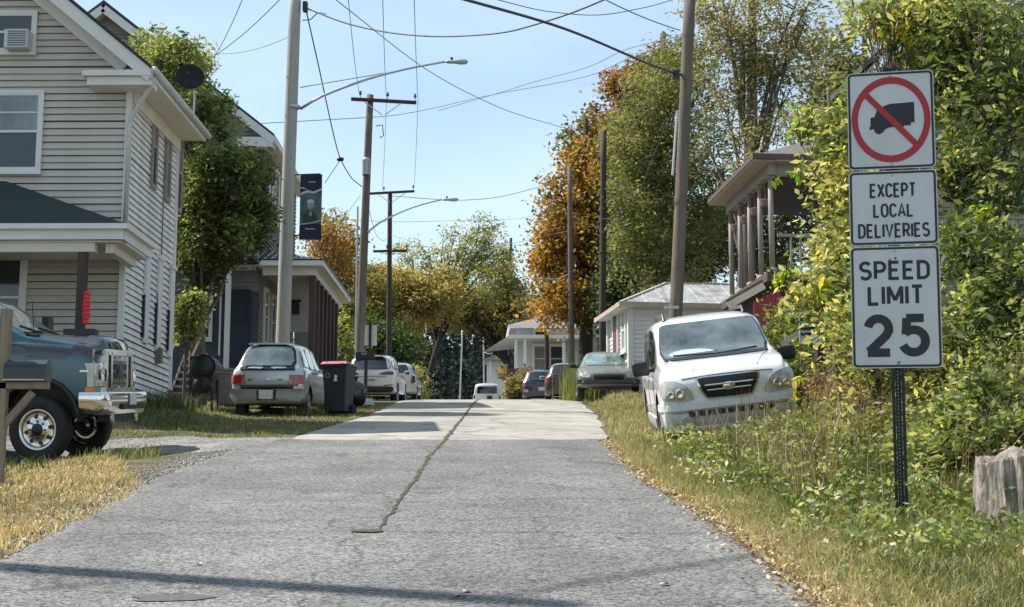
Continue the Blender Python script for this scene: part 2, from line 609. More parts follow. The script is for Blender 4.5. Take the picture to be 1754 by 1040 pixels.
# open joint along the middle of the road, with grass grown into it
def joint_x(y):
    return np.interp(y, [9.6, 11, 14, 17, 20.5, 31, 45, 60], [-.95, -.93, -.93, -.95, -.93, -1.02, -1.15, -1.3])


jm = M("joint_soil", (.05, .045, .03), .95, var=.4, scale=20)
ys = np.arange(10.3, 62, .12)
Xc = joint_x(ys) + RNG.normal(0, .010, len(ys)) + .010 * np.sin(ys * 2.3) * np.cos(ys * .9)
wv = np.interp(ys, [9.6, 10.6, 16, 20, 60], [.010, .014, .016, .016, .016]) * RNG.uniform(.4, 1.6, len(ys))
V = np.stack([np.stack([Xc - wv, ys, HZ(Xc, ys) + .028], -1), np.stack([Xc + wv, ys, HZ(Xc, ys) + .028], -1)], 1).reshape(-1, 3)
i = np.arange(len(ys) - 1) * 2
tag(obj("road_joint", np_mesh("road_joint", V, quads=np.stack([i, i + 1, i + 3, i + 2], 1)), jm), kind="structure")
# small broken hole where the joint starts
mb = MB(); yy = 10.25
ring = [(-.97 + .13 * cos(a) * (1.2 if cos(a) < 0 else .6), yy + .07 * sin(a)) for a in np.linspace(0, 2 * pi, 14)[:-1]]
mb.add([(x, y, G(x, y) + .030 + .002 * (k % 2)) for k, (x, y) in enumerate(ring)], [tuple(range(13))])
tag(obj("road_hole", mb, jm), kind="structure")


# ------------------------------------------------------------------ leaves and blades as numpy clouds
def leaves(C, size, rng, tint, up=0.3, aspect=.5, droop=0.0):
    """one folded leaf quad (two tris as one quad) at every centre C"""
    n = len(C)
    d = rng.normal(0, 1, (n, 3)); d[:, 2] = d[:, 2] * .6 - droop
    d /= np.linalg.norm(d, axis=1)[:, None]
    nn = rng.normal(0, 1, (n, 3)); nn[:, 2] += up
    s = np.cross(d, nn); s /= (np.linalg.norm(s, axis=1)[:, None] + 1e-9)
    sz = size * rng.uniform(.45, 1.5, n)
    L = d * sz[:, None]; W = s * (sz * aspect)[:, None]
    V = np.stack([C - L * .5, C - L * .02 + W * .5, C + L * .5, C - L * .02 - W * .5], 1).reshape(-1, 3)
    F = np.arange(n * 4).reshape(n, 4)
    return V, F, tint


def blades(X, Y, h, w, rng, tint, lean=.35, zoff=0.0):
    n = len(X)
    Z = HZ(X, Y) + zoff - .01
    a = rng.uniform(0, 2 * pi, n)
    dx, dy = np.cos(a), np.sin(a)
    le = rng.uniform(0, lean, n) * h * 1.6
    b = rng.uniform(0, 2 * pi, n)
    tx, ty = np.cos(b) * le, np.sin(b) * le
    B = np.stack([X, Y, Z], 1)
    S = np.stack([dx * w, dy * w, 0 * w], 1)
    Mid = B + np.stack([tx * .35, ty * .35, h * .6], 1)
    T = B + np.stack([tx, ty, h * np.sqrt(np.clip(1 - (le / (h * 1.7)) ** 2, .2, 1))], 1)
    V = np.stack([B - S, B + S, Mid + S * .7, T, Mid - S * .7], 1)
    # quad + tri -> use two quads by doubling the tip
    V = np.concatenate([V, T[:, None, :] + 1e-4], 1).reshape(-1, 3)
    k = np.arange(n)[:, None] * 6
    F = np.concatenate([k + [0, 1, 2, 4], k + [4, 2, 3, 5]], 0)
    return V, F, np.concatenate([tint, tint])


GREEN_GRASS = M_leaf("grass_blades_green", [(.045, .06, .02), (.09, .115, .035), (.16, .18, .065), (.29, .27, .13), (.44, .37, .22)], .35)
DRY_GRASS = M_leaf("grass_blades_dry", [(.14, .15, .06), (.36, .27, .14), (.52, .39, .22), (.64, .50, .31), (.72, .60, .42)], .3)


def clumpy(n, x0, x1, y0, y1, rng, thr=-.2, s=1.0):
    X = rng.uniform(x0, x1, n); Y = rng.uniform(y0, y1, n)
    k = bumps(X * 1.7 + 3, Y * 1.9 + 1, s) + rng.normal(0, .35, n)
    q = k > thr
    return X[q], Y[q]


def cloud_obj(name, parts_, mat, parent=None, **t):
    Vs, Fs, Ts, o = [], [], [], 0
    for V, F, T in parts_:
        Vs.append(V); Fs.append(F + o); Ts.append(T); o += len(V)
    ob = obj(name, np_mesh(name, np.concatenate(Vs), quads=np.concatenate(Fs), tint=np.concatenate(Ts)), mat, parent)
    tag(ob, **t)
    return ob


r = np.random.default_rng(11)
# left dry verge
X, Y = clumpy(60000, -8.5, -3.15, 6.5, 18.3, r, -.9)
q = (X < edge_l(Y) + .12 - np.clip((Y - 13.2) * .32, 0, 1.7) + r.normal(0, .06, len(X)))
X, Y = X[q], Y[q]
h = r.uniform(.015, .075, len(X)) * (1 + .6 * (bumps(X, Y) > .2))
cloud_obj("dry_grass", [blades(X, Y, h, r.uniform(.003, .007, len(X)), r, np.clip(r.normal(.55, .25, len(X)) - .35 * (bumps(X * .8, Y * .8) > .35), 0, 1), .9)], DRY_GRASS,
          kind="stuff", label="sunlit straw coloured dry grass on the left verge below the pickup", cat="grass")
# left lawn in shade
X, Y = clumpy(52000, -10, -3.2, 21.3, 40, r, .05)
q = (X < edge_l(Y) + .05 + r.normal(0, .07, len(X))) & ~((np.abs(X + 9.5) < 2.7) & (np.abs(Y - 27.3) < 1.8))
X, Y = X[q], Y[q]
h = r.uniform(.02, .09, len(X))
cloud_obj("lawn", [blades(X, Y, h, r.uniform(.004, .010, len(X)), r, np.clip(r.normal(.55, .22, len(X)), 0, 1), .8)], GREEN_GRASS,
          kind="stuff", label="patchy shaded lawn between the white house and the hatchback", cat="grass")
# right verge: short mixed grass near the sign
P_ = []
X, Y = clumpy(170000, 1.3, 5.2, 6.3, 20, r, -.6, 1.4)
q = (X > edge_r(Y) - .04 + np.abs(r.normal(0, .10, len(X)))) & (X < .62 * Y)
X, Y = X[q], Y[q]
off = X - edge_r(Y)
h = r.uniform(.035, .11, len(X)) * (1 + np.clip(off, 0, 1.5) * .7) * (1 + np.clip(Y - 11, 0, 5) * .10)
dryness = np.clip(.88 - off * .75, .30, .9) + .25 * (bumps(X * 2, Y * 2) > .3) + .22 * np.clip((11.3 - Y), 0, 1)
h = h * np.where((np.abs(X - 2.9) < 1.15) & (Y > 17.8), .35, 1)
P_.append(blades(X, Y, h, r.uniform(.003, .007, len(X)), r, np.clip(r.normal(0, .2, len(X)) + dryness, 0, 1), .7))
# behind and past the white SUV
X, Y = clumpy(60000, 1.4, 8, 20, 46, r, -.4)
q = (X > edge_r(Y) + np.abs(r.normal(0, .12, len(X))))
X, Y = X[q], Y[q]
h = r.uniform(.04, .17, len(X))
P_.append(blades(X, Y, h, r.uniform(.006, .013, len(X)), r, np.clip(r.normal(.85, .22, len(X)) - .25 * (X > 4.5), 0, 1), .7))
cloud_obj("grass", P_, GREEN_GRASS, kind="stuff", label="mixed green and dry grass on the right verge round the sign post", cat="grass")
# grass in the joint
n = 2600
Y = np.concatenate([r.uniform(14.5, 21, n // 2), r.uniform(21, 60, n // 2)]); Y = Y[(np.sin(Y * 3.1) + r.normal(0, .5, len(Y))) > -.3]
X = joint_x(Y) + .010 * np.sin(Y * 2.3) * np.cos(Y * .9) + r.normal(0, .013, len(Y))
cloud_obj("joint_grass", [blades(X, Y, r.uniform(.012, .045, len(X)), r.uniform(.002, .006, len(X)), r, np.clip(r.normal(.6, .2, len(X)), 0, 1), .9, .015)], GREEN_GRASS,
          kind="stuff", label="thin grass growing in the joint along the middle of the road", cat="grass")

# loose stones along the road edge
r = np.random.default_rng(5)
def stones(name, n, xf, y0, y1, smin, smax, mat, label):
    Y = r.uniform(y0, y1, n); X = xf(Y, n)
    base = np.array([(-1, -1, -.7), (1, -1, -.7), (1, 1, -.7), (-1, 1, -.7), (-.7, -.6, .6), (.6, -.7, .7), (.7, .6, .5), (-.6, .7, .7)], float)
    S = r.uniform(smin, smax, (n, 1, 1)) * r.uniform(.6, 1.2, (n, 8, 3))
    a = r.uniform(0, pi, n); c, s = np.cos(a)[:, None], np.sin(a)[:, None]
    B = base[None] * S
    V = np.stack([B[..., 0] * c - B[..., 1] * s, B[..., 0] * s + B[..., 1] * c, B[..., 2]], -1)
    V += np.stack([X, Y, HZ(X, Y) + .006], 1)[:, None, :]
    q = np.array([(0, 3, 2, 1), (4, 5, 6, 7), (0, 1, 5, 4), (1, 2, 6, 5), (2, 3, 7, 6), (3, 0, 4, 7)])
    F = (np.arange(n)[:, None, None] * 8 + q[None]).reshape(-1, 4)
    tag(obj(name, np_mesh(name, V.reshape(-1, 3), quads=F, tint=np.repeat(r.uniform(0, 1, n), 6)), mat), kind="stuff", label=label, cat="gravel")


stone_m = M_leaf("loose_stone", [(.16, .15, .14), (.36, .34, .31), (.52, .48, .42)], .0, .9)
stones("edge_gravel", 5200, lambda Y, n: edge_r(Y) + r.normal(.03, .09, n), 6.3, 20.5, .004, .014, stone_m, "loose pale gravel along the right edge of the asphalt")
stones("shoulder_gravel", 5200, lambda Y, n: edge_l(Y) - np.abs(r.normal(.0, .30, n)) + .15, 7.5, 18.6, .003, .011, stone_m, "loose gravel between the asphalt and the dry grass on the left")
# litter of tan dead grass and leaves on the right edge
n = 9000
Y = r.uniform(6.3, 20.3, n); X = edge_r(Y) + r.normal(.08, .12, n)
C = np.stack([X, Y, HZ(X, Y) + .02 + r.uniform(0, .012, n)], 1)
cloud_obj("fallen_leaves", [leaves(C, .045, r, np.clip(r.normal(.6, .3, n), 0, 1), up=3)],
          M_leaf("fallen_leaf", [(.16, .08, .035), (.36, .24, .12), (.50, .38, .22), (.60, .50, .34)], .15),
          kind="stuff", label="tan dead leaves and clippings strewn along the right road edge", cat="fallen leaves")
# a few single leaves lying on the road
lm = MB().add([(-.05, 0, .003), (0, .032, .012), (.055, 0, .006), (0, -.03, .014)], [(0, 1, 2, 3)]).mesh("fallen_leaf")
for k, (px, py, Yd, c, lab) in enumerate([
        (787, 1028, 7.72, (.16, .03, .02), "dark red fallen leaf on the asphalt at the bottom edge of the picture"),
        (798, 1008, 7.9, (.62, .6, .5), "pale fallen leaf lying just beyond the dark red one"),
        (1060, 914, 9.9, (.3, .16, .08), "brown fallen leaf on the asphalt nearest the sign post"),
        (1138, 998, 8.1, (.66, .63, .52), "pale leaf on the asphalt left of the right-hand dead grass edge"),
        (340, 965, 8.8, (.66, .62, .5), "pale leaf lying beside the long pole shadow")]):
    p = P(px, py, Yd)
    o = obj("road_leaf", lm.copy(), M("leaf_%d" % k, c, .8), loc=(p.x, p.y, G(p.x, p.y) + .026), rot=(0, 0, k * 1.3), scale=(.75, .75, 1))
    tag(o, lab, "leaf", "single leaves on the road")

# oil-dark repair spot and two old transverse seams in the asphalt
spot_m = M("dark_asphalt_spot", (.085, .085, .09), .9, var=.25, scale=30, bump=.3)
p0 = P(303, 1002, 8.0)
for (cx, cy, rx, ry, sd) in ((-1.78, 7.72, .20, .11, 1), ):
    ring = [(cx + rx * cos(a) * (1 + .18 * sin(3 * a + sd) + .1 * sin(7 * a)), cy + ry * sin(a) * (1 + .2 * sin(2 * a + sd))) for a in np.linspace(0, 2 * pi, 29)[:-1]]
    mb = MB().add([(x, y, G(x, y) + .027) for x, y in ring] + [(cx, cy, G(cx, cy) + .027)], [(k, (k + 1) % 28, 28) for k in range(28)])
    tag(obj("road_patch", mb, spot_m), kind="structure")
def seam(x0, x1, y0, y1, w):
    xs = np.arange(x0, x1, .06)
    yc = y0 + (y1 - y0) * (xs - x0) / (x1 - x0) + .02 * np.sin(xs * 5) + RNG.normal(0, .006, len(xs))
    ww = w * RNG.uniform(.3, 1.5, len(xs))
    V = np.stack([np.stack([xs, yc - ww, HZ(xs, yc - ww) + .0265], -1), np.stack([xs, yc + ww, HZ(xs, yc + ww) + .0265], -1)], 1).reshape(-1, 3)
    i = np.arange(len(xs) - 1) * 2
    tag(obj("road_crack", np_mesh("road_crack", V, quads=np.stack([i, i + 1, i + 3, i + 2], 1)), jm), kind="structure")
seam(-.95, 1.5, 10.25, 10.15, .006)
seam(-2.9, -1.1, 10.1, 10.25, .004)
seam(-2.6, 1.2, 12.2, 12.35, .005)
seam(-3.1, 1.9, 25.2, 25.0, .012)
seam(-3.2, 2.1, 33.2, 33.0, .015)
seam(-3.4, 2.2, 41.0, 41.0, .02)
# ------------------------------------------------------------------ houses
SID_FRONT_SHADE = M("front_siding_shade_beige", (.49, .45, .395), .6, var=.05, scale=1.2, dirt=(.30, .27, .23), dirt_amt=.35)  # front boards darker than the side: shade is put into their beige
SID_WHITE = M("weathered_white_clapboard", (.72, .70, .67), .75, var=.08, scale=2.5, stretch=(1, .4, 1), dirt=(.34, .32, .29), dirt_amt=.55)
TRIM = M("white_trim_paint", (.66, .65, .62), .55, var=.04, scale=2, dirt=(.45, .43, .4), dirt_amt=.4)
SOFFIT = M("cream_soffit_paint", (.62, .57, .48), .65, var=.05, scale=2)
SHINGLE = M("dark_green_shingles", (.022, .035, .035), .9, var=.35, scale=30, bump=.5, stretch=(1, 3, 3))
ROOF_DARK = M("dark_grey_shingles", (.035, .035, .04), .9, var=.35, scale=20, bump=.5)
PANE = M("window_pane", (.03, .04, .045), .06, var=.3, scale=.6, spec=.8)
PANE_PALE = M("window_pane_with_curtain", (.17, .19, .20), .12, var=.35, scale=1.4, spec=.8, stretch=(3, 3, .5))
DARK_WOOD = M("dark_stained_wood", (.05, .032, .024), .7, var=.25, scale=12, stretch=(1, 1, .1))
BROWN_COL = M("brown_porch_post_paint", (.062, .036, .026), .65, var=.2, scale=8, stretch=(1, 1, .15))
GUTTER = M("grey_white_aluminium_gutter", (.50, .50, .49), .4, metal=.1, var=.06, scale=3, dirt=(.2, .19, .17), dirt_amt=.4)
STONE_FOUND = M("rough_block_foundation", (.16, .15, .14), .95, var=.3, scale=8, bump=.8)
BLACK_PL = M("black_plastic", (.012, .012, .013), .45, var=.2, scale=10)


def board_meshes(name, length, expo, mat):
    """one lapped board: bottom edge proud, top edge tucked in; local x along, front faces -y"""
    mb = MB()
    mb.add([(0, -.034, 0), (length, -.034, 0), (length, -.002, expo - .0115), (0, -.002, expo - .0115), (0, .008, .0), (length, .008, .0), (length, .008, expo - .0115), (0, .008, expo - .0115)],
           [(0, 1, 2, 3), (0, 4, 5, 1), (3, 2, 6, 7), (0, 3, 7, 4), (1, 5, 6, 2), (4, 7, 6, 5)])
    me = mb.mesh(name)
    me.materials.append(mat)
    return me


def siding(parent, x0, x1, z0, z1, expo, mat, loc=(0, 0, 0), rz=0.0, clip=None, name="siding_board", jit=.003, joined=False):
    k, z = 0, z0
    cache = {}
    mj = MB()
    while z < z1 - .02:
        a, b = (x0, x1) if clip is None else clip(z + expo)
        if b - a > .08:
            if joined:
                mj.add([(a, -.028, z), (b, -.028, z), (b, .002, z + expo - .004), (a, .002, z + expo - .004), (a, .01, z), (b, .01, z)], [(0, 1, 2, 3), (0, 4, 5, 1)])
            else:
                key = round(b - a, 3)
                if key not in cache:
                    cache[key] = board_meshes(name, key, expo, mat)
                o = obj(name, cache[key], None, parent)
                c, s = cos(rz), sin(rz)
                xx, yy = a, random.uniform(-jit, jit)
                o.location = (loc[0] + xx * c - yy * s, loc[1] + xx * s + yy * c, loc[2] + z)
                o.rotation_euler = (random.uniform(-.004, .004), random.uniform(-.0012, .0012), rz)
        z += expo
        k += 1
    if joined:
        o = obj(name, mj, mat, parent, loc=loc, rot=(0, 0, rz))
        tag(o, kind="stuff")


def window(parent, c, w, h, depth=.05, rz=0.0, trim=.07, mat=TRIM, pane=PANE, pane2=None, meet=True, bars=False, name="window", sill=True):
    """double-hung window standing proud of a wall that faces local -y; c = middle on the wall face"""
    f = MB()
    f.box((-w / 2 - trim / 2, -depth / 2, 0), (trim, depth, h + 2 * trim)); f.box((w / 2 + trim / 2, -depth / 2, 0), (trim, depth, h + 2 * trim))
    f.box((0, -depth / 2, h / 2 + trim / 2), (w, depth, trim)); f.box((0, -depth / 2, -h / 2 - trim / 2), (w, depth, trim))
    o = obj(name, f, mat, parent, loc=c, rot=(0, 0, rz))
    u = MB().box((0, -depth * .42, h / 4), (w, .012, h / 2 - .004))
    obj("pane", u, pane2 or pane, o)
    u = MB().box((0, -depth * .30, -h / 4), (w, .012, h / 2 - .004))
    obj("pane", u, pane, o)
    s = MB()
    if meet: s.box((0, -depth * .5, 0), (w, depth * .8, .045))
    s.box((-w / 2 + .02, -depth * .55, 0), (.04, .03, h)); s.box((w / 2 - .02, -depth * .55, 0), (.04, .03, h))
    s.box((0, -depth * .55, h / 2 - .02), (w - .08, .03, .04)); s.box((0, -depth * .55, -h / 2 + .025), (w - .08, .03, .05))
    if bars:
        s.box((0, -depth * .55, h / 4), (w - .08, .02, .025))
    obj("sash", s, mat, o)
    if sill:
        obj("sill", MB().box((0, -depth * .8, -h / 2 - trim - .012), (w + trim * 2.6, depth * 1.8, .035)), mat, o)
    return o


# ================================================================== white clapboard house, left
Y0 = 25.6
c0 = P(212, 400, Y0)
GZ = G(c0.x, Y0)
HSZ = 3.25
wh = thing("house", "two-storey white clapboard house at the left, front tinted for shade, with a green roofed porch", "house", (c0.x, Y0, HSZ), -.0112)
def lx(px, Y=Y0): return P(px, 500, Y).x - c0.x
def lz(py, Y=Y0): return P(877, py, Y).z - HSZ
LEN = 3.55
WT = lz(150)                                   # wall top
ZB = lz(690)
HWID = 7.4
SLP = .83
obj("wall", MB().box((-HWID / 2, LEN / 2 + .02, (WT + ZB) / 2), (HWID, LEN, WT - ZB)).prism([(-HWID, WT), (0, WT), (0, WT + .57), (-HWID / 2, WT + .57 + SLP * HWID / 2), (-HWID, WT + .57)], .02, LEN + .02), M("shadow_gap_backing", (.07, .06, .055), .9), wh)  # dark backing behind the board gaps stands in for lap shadows
obj("foundation", MB().box((-HWID / 2, LEN / 2 + .04, (ZB - .9) / 2 + .0), (HWID - .04, LEN - .02, abs(ZB - .0) + .9)), STONE_FOUND, wh)
EX = .1275
def gclip(z):
    if z < WT + .5: return (-HWID, 0)
    q = (z - WT - .5) / SLP
    return (-HWID + q, -q)
siding(wh, -HWID, 0, ZB, WT + SLP * HWID / 2 + .4, EX, SID_FRONT_SHADE, clip=gclip)
siding(wh, 0, LEN, ZB, WT - .02, .118, SID_WHITE, loc=(0, .02, 0), rz=pi / 2, jit=.005)
for (x, y) in ((.012, -.012), (.012, LEN + .03)):
    part("corner_board", MB().box((x, y, (WT + ZB) / 2), (.10, .10, WT - ZB)), TRIM, wh)
# roof, rakes and eaves
OV = .52
ez = WT + .16
def roof_slab(sx):
    x_e, x_r = (OV, -HWID / 2) if sx > 0 else (-HWID - OV, -HWID / 2)
    ze, zr = ez + .02, ez + .02 + SLP * (HWID / 2 + OV)
    mb = MB()
    v = []
    for y in (-OV - .03, LEN + .35):
        v += [(x_e, y, ze), (x_r, y, zr), (x_r, y, zr + .10), (x_e, y, ze + .07)]
    mb.add(v, [(0, 1, 2, 3), (7, 6, 5, 4), (0, 4, 5, 1), (1, 5, 6, 2), (2, 6, 7, 3), (3, 7, 4, 0)])
    return mb
part("roof", roof_slab(1), ROOF_DARK, wh); part("roof", roof_slab(-1), ROOF_DARK, wh)
L_ = HWID / 2 + OV
for s in (1, -1):
    xm = -HWID / 2
    a = (xm + s * L_, -OV + .01, ez - .10); b = (xm, -OV + .01, ez - .10 + SLP * L_)
    part("rake_board", MB().bar(a, b, .04, .24, up=(0, 0, 1)), TRIM, wh)
    a = (xm + s * (L_ - .02), -OV + .04, ez + .055); b = (xm, -OV + .04, ez + .055 + SLP * L_)
    part("rake_moulding", MB().bar(a, b, .13, .07), TRIM, wh)
    a = (xm + s * (L_ - .12), -.26, ez - .10); b = (xm, -.26, ez - .10 + SLP * (L_ - .12))
    part("rake_soffit", MB().bar(a, b, .46, .02), SOFFIT, wh)
    a = (xm + s * (HWID / 2 - .05), -.045, WT + .40); b = (xm, -.045, WT + .40 + SLP * (HWID / 2 - .05))
    part("rake_frieze", MB().bar(a, b, .05, .36), TRIM, wh)
# boxed cornice return and frieze
rx0 = lx(140)
part("cornice_return", MB().box(((rx0 + OV) / 2, -OV / 2 - .02, ez - .05), (OV - rx0, OV + .02, .10)).box(((rx0 + OV) / 2 + .03, -OV / 2 + .01, ez - .18), (OV - rx0 - .08, OV - .06, .15)), TRIM, wh)
part("frieze_block", MB().box((lx(184), -.06, lz(138)), (.58, .10, .28)), TRIM, wh)
part("soffit", MB().box((OV / 2, LEN / 2 + .05, WT + .02), (OV - .02, LEN + .3, .03)), SOFFIT, wh)
part("frieze", MB().box((.05, LEN / 2 + .05, WT - .13), (.06, LEN, .26)), SOFFIT, wh)
part("fascia", MB().box((OV - .0, LEN / 2 - .1, ez - .06), (.035, LEN + .8, .17)), TRIM, wh)
g = MB().tube([(OV + .06, -OV - .03, ez - .0), (OV + .06, LEN + .38, ez - .02)], .065, 10)
part("gutter", g, GUTTER, wh, True)
g = MB().tube([(OV + .03, -OV + .12, ez - .08), (OV - .05, -OV + .18, ez - .25), (.09, -.10, ez - .72), (.045, -.08, ez - .85), (.04, -.075, lz(392))], .042, 8)
part("downspout", g, GUTTER, wh, True)
part("downspout_elbow", MB().tube([(.04, -.075, lz(392)), (.06, -.16, lz(398))], .05, 8), GUTTER, wh, True)
# front windows
w = window(wh, (lx(13), -.02, lz(226)), .86, 1.42, pane=PANE, pane2=PANE_PALE, trim=.06, bars=True)
part("curtain", MB().box((0, -.005, .18), (.80, .01, .18)), M("pale_curtain", (.5, .52, .55), .8, var=.15, scale=9, stretch=(6, 1, 1)), w)
w = window(wh, (lx(0), -.02, lz(56)), .74, .70, pane=PANE, trim=.06)
ac = part("air_conditioner", MB().box((lx(14), -.16, lz(74)), (.42, .30, .34)), M("air_conditioner_casing", (.52, .53, .54), .4, var=.03), wh)
gm = M("air_conditioner_louvre", (.12, .13, .14), .5)
for k in range(7):
    part("louvre", MB().box((lx(14) + .02, -.315, lz(74) - .13 + k * .043), (.33, .012, .017)), gm, ac)
w = window(wh, (lx(-4), -.02, lz(510)), .86, 1.62, pane=PANE, trim=.09, name="window")
# street-side windows: three upstairs, three boarded ones below
def sy(px):
    k = (px - 877) / FPX
    return (c0.x - k * Y0 - .0) / (k - .0112)
BROWNP = M("brown_blind_behind_glass", (.16, .12, .09), .35, var=.15, scale=5)
for (px, yt, yb, dark) in ((244, 181, 323, 0), (269, 212, 345, 1), (290, 231, 363, 0)):
    yy = sy(px); Yw = Y0 + yy
    zt, zb = lz(yt, Yw), lz(yb, Yw)
    window(wh, (.022, yy, (zt + zb) / 2), .30, zt - zb - .06, rz=pi / 2, trim=.03, depth=.05, mat=M("grey_brown_casing", (.30, .26, .23), .7, var=.2), pane=BLACK_PL if not dark else BROWNP, pane2=BROWNP, sill=False)
BOARDW = M("whitewashed_boarding", (.62, .61, .62), .8, var=.07, scale=4, dirt=(.4, .38, .35), dirt_amt=.4)
for (px, yt, yb, s0, s1) in ((239.5, 432, 588, 508, 580), (261.5, 446, 600, 522, 592), (283, 462, 612, 534, 602)):
    yy = sy(px); Yw = Y0 + yy
    zt, zb = lz(yt, Yw), lz(yb, Yw)
    o = part("boarded_window", MB().box((.045, yy, (zt + zb) / 2), (.05, .30, zt - zb)).box((.05, yy, zt + .04), (.09, .40, .08)), BOARDW, wh)
    part("gap", MB().box((.055, yy - .19, (lz(s0, Yw) + lz(s1, Yw)) / 2), (.03, .07, lz(s0, Yw) - lz(s1, Yw))), BLACK_PL, o)
# service cable and meter on the street wall
part("cable", MB().tube([(.05, sy(262), WT - .2), (.05, sy(262) + .02, lz(400)), (.05, sy(258), lz(470)), (.05, sy(259), lz(600))], .012, 5), M("grey_cable", (.12, .12, .12), .6), wh)
part("meter_box", MB().box((.08, sy(262), lz(600, 27.2)), (.10, .16, .30)), M("rusty_meter_box", (.17, .14, .12), .7, var=.4, scale=9), wh)
part("corner_rot", MB().box((.03, LEN + .02, ZB + .25), (.13, .12, .6)), M("rotten_grey_wood", (.13, .12, .10), .9, var=.4, scale=15), wh)

# porch of the white house
pe = 1.8; xr = lx(210, Y0 - pe); ze = lz(387, Y0 - pe); zt = lz(315, Y0) ; xh = lx(0, Y0)
mb = MB()
A, B, C_, D, E = (xr, -pe, ze), (xr - .05, -.02, ze), (xh, -.02, zt), (-9.5, -.02, zt), (-9.5, -pe, ze)
mb.add([A, B, C_, D, E] + [(p[0], p[1], p[2] + .05) for p in (A, B, C_, D, E)], [(0, 2, 1), (0, 4, 3, 2), (5, 6, 7), (5, 7, 8, 9), (0, 1, 6, 5), (4, 0, 5, 9)])
pr = part("porch_roof", mb, SHINGLE, wh)
part("porch_fascia", MB().box(((xr - 9.5) / 2, -pe + .0, ze - .12), (xr + 9.5, .05, .22)).box((xr - .01, -pe / 2, ze - .12), (.05, pe - .06, .22)), TRIM, wh)
part("porch_gutter", MB().box(((xr - 9.5) / 2 + .02, -pe - .06, ze - .02), (xr + 9.6, .09, .09)).box((xr + .05, -pe / 2 - .05, ze - .02), (.09, pe, .09)), TRIM, wh)
part("porch_beam", MB().box(((xr - 9.5) / 2 - .25, -pe + .16, ze - .31), (xr + 9.0, .16, .22)).box((xr - .28, -pe / 2, ze - .31), (.14, pe - .4, .22)), SOFFIT, wh)
part("porch_ceiling", MB().box(((xr - 9.5) / 2, -pe / 2, ze - .25), (xr + 9.4, pe - .1, .03)), SOFFIT, wh)
zpf = lz(605, 24)
part("porch_floor", MB().box(((xr - 9.5) / 2 - .1, -pe / 2, zpf - .1), (xr + 9.2, pe, .16)), M("grey_deck_paint", (.2, .2, .2), .7), wh)
for px in (143, -150, -420):
    xx = lx(px, 24)
    part("porch_post", MB().box((xx, -pe + .16, (ze - .42 + zpf) / 2), (.14, .14, ze - .42 - zpf)), DARK_WOOD, wh)
part("planter_shelf", MB().box((lx(150, 24), -pe + .0, lz(574, 24)), (.52, .22, .13)), BLACK_PL, wh)
t = thing("windsock", "bright red ribbed hanging decoration on the dark porch post", "windsock", (P(150, 500, 23.75).x, 23.72, P(877, 556, 23.75).z))
mb = MB(); prof = []
for k in range(17):
    prof.append((.045 + .012 * (k % 2) + (.01 if 3 < k < 12 else 0), k * .034))
mb.lathe(prof, n=12)
part("ribbed_body", mb, M("red_nylon", (.62, .02, .015), .5, var=.2, scale=12), t, False)
part("hook", MB().tube([(0, 0, .54), (-.03, 0, .62)], .006, 5), BLACK_PL, t)

# satellite dish on the eave
t = thing("satellite_dish", "dark round satellite dish mounted on the eave of the white house", "satellite dish", P(332, 172, 27.4))
dm = M("dark_grey_dish_paint", (.012, .013, .016), .85, var=.2)
dc = P(325, 134, 27.4) - t.location
prof = [(0.001, 0.0), (.09, .006), (.18, .026), (.25, .052), (.275, .066), (.27, .074), (.24, .056), (.17, .030), (.08, .012), (.001, .006)]
mb = MB().lathe(prof, n=28)
o = part("reflector", mb, dm, t, True, loc=dc, rot=(radians(78), radians(10), radians(12)))
part("mast", MB().tube([(0, .02, -.35), (0, .06, .12), (dc.x * .4, .10, dc.z * .8)], .02, 8), GUTTER, t)
part("feed_arm", MB().tube([dc + Vector((0, .05, -.2)), dc + Vector((.08, -.28, -.16)), dc + Vector((.06, -.34, -.06))], .012, 6), dm, t)
part("receiver", MB().box(dc + Vector((.06, -.36, -.03)), (.05, .09, .06)), BLACK_PL, t)

# ================================================================== blue-grey gabled house behind the tree
YB = 40.5
cb = P(446, 400, YB)
BZ = G(cb.x, YB) + .1
bh = thing("house", "shaded gabled house behind the drooping tree with a metal roofed porch on brown columns", "house", (cb.x, YB, BZ), 0.0)
def bx_(px, Y=YB): return P(px, 500, Y).x - cb.x
def bz_(py, Y=YB): return P(877, py, Y).z - BZ
BL = 6.5; BW = 9.2; BT = bz_(248); BSL = .785
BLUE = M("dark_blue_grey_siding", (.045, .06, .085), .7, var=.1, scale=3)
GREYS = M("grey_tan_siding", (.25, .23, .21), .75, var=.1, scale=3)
obj("wall", MB().box((-BW / 2, BL / 2, BT / 2 - .3), (BW, BL, BT + .6)).prism([(-BW, BT), (0, BT), (0, BT + .40), (-BW / 2, BT + .40 + BSL * BW / 2), (-BW, BT + .40)], 0, BL), GREYS, bh)
siding(bh, 0, BL, 0, BT - .02, .125, GREYS, loc=(0, 0, 0), rz=pi / 2, joined=True, name="side_siding")
siding(bh, -BW, 0, 2.9, BT + 3.4, .125, M("grey_blue_gable_siding", (.20, .21, .22), .75, var=.1, scale=3), loc=(0, -.01, 0), joined=True, name="gable_siding",
       clip=lambda z: (-BW, 0) if z < BT + .3 else (-BW + (z - BT - .3) / BSL, -(z - BT - .3) / BSL))
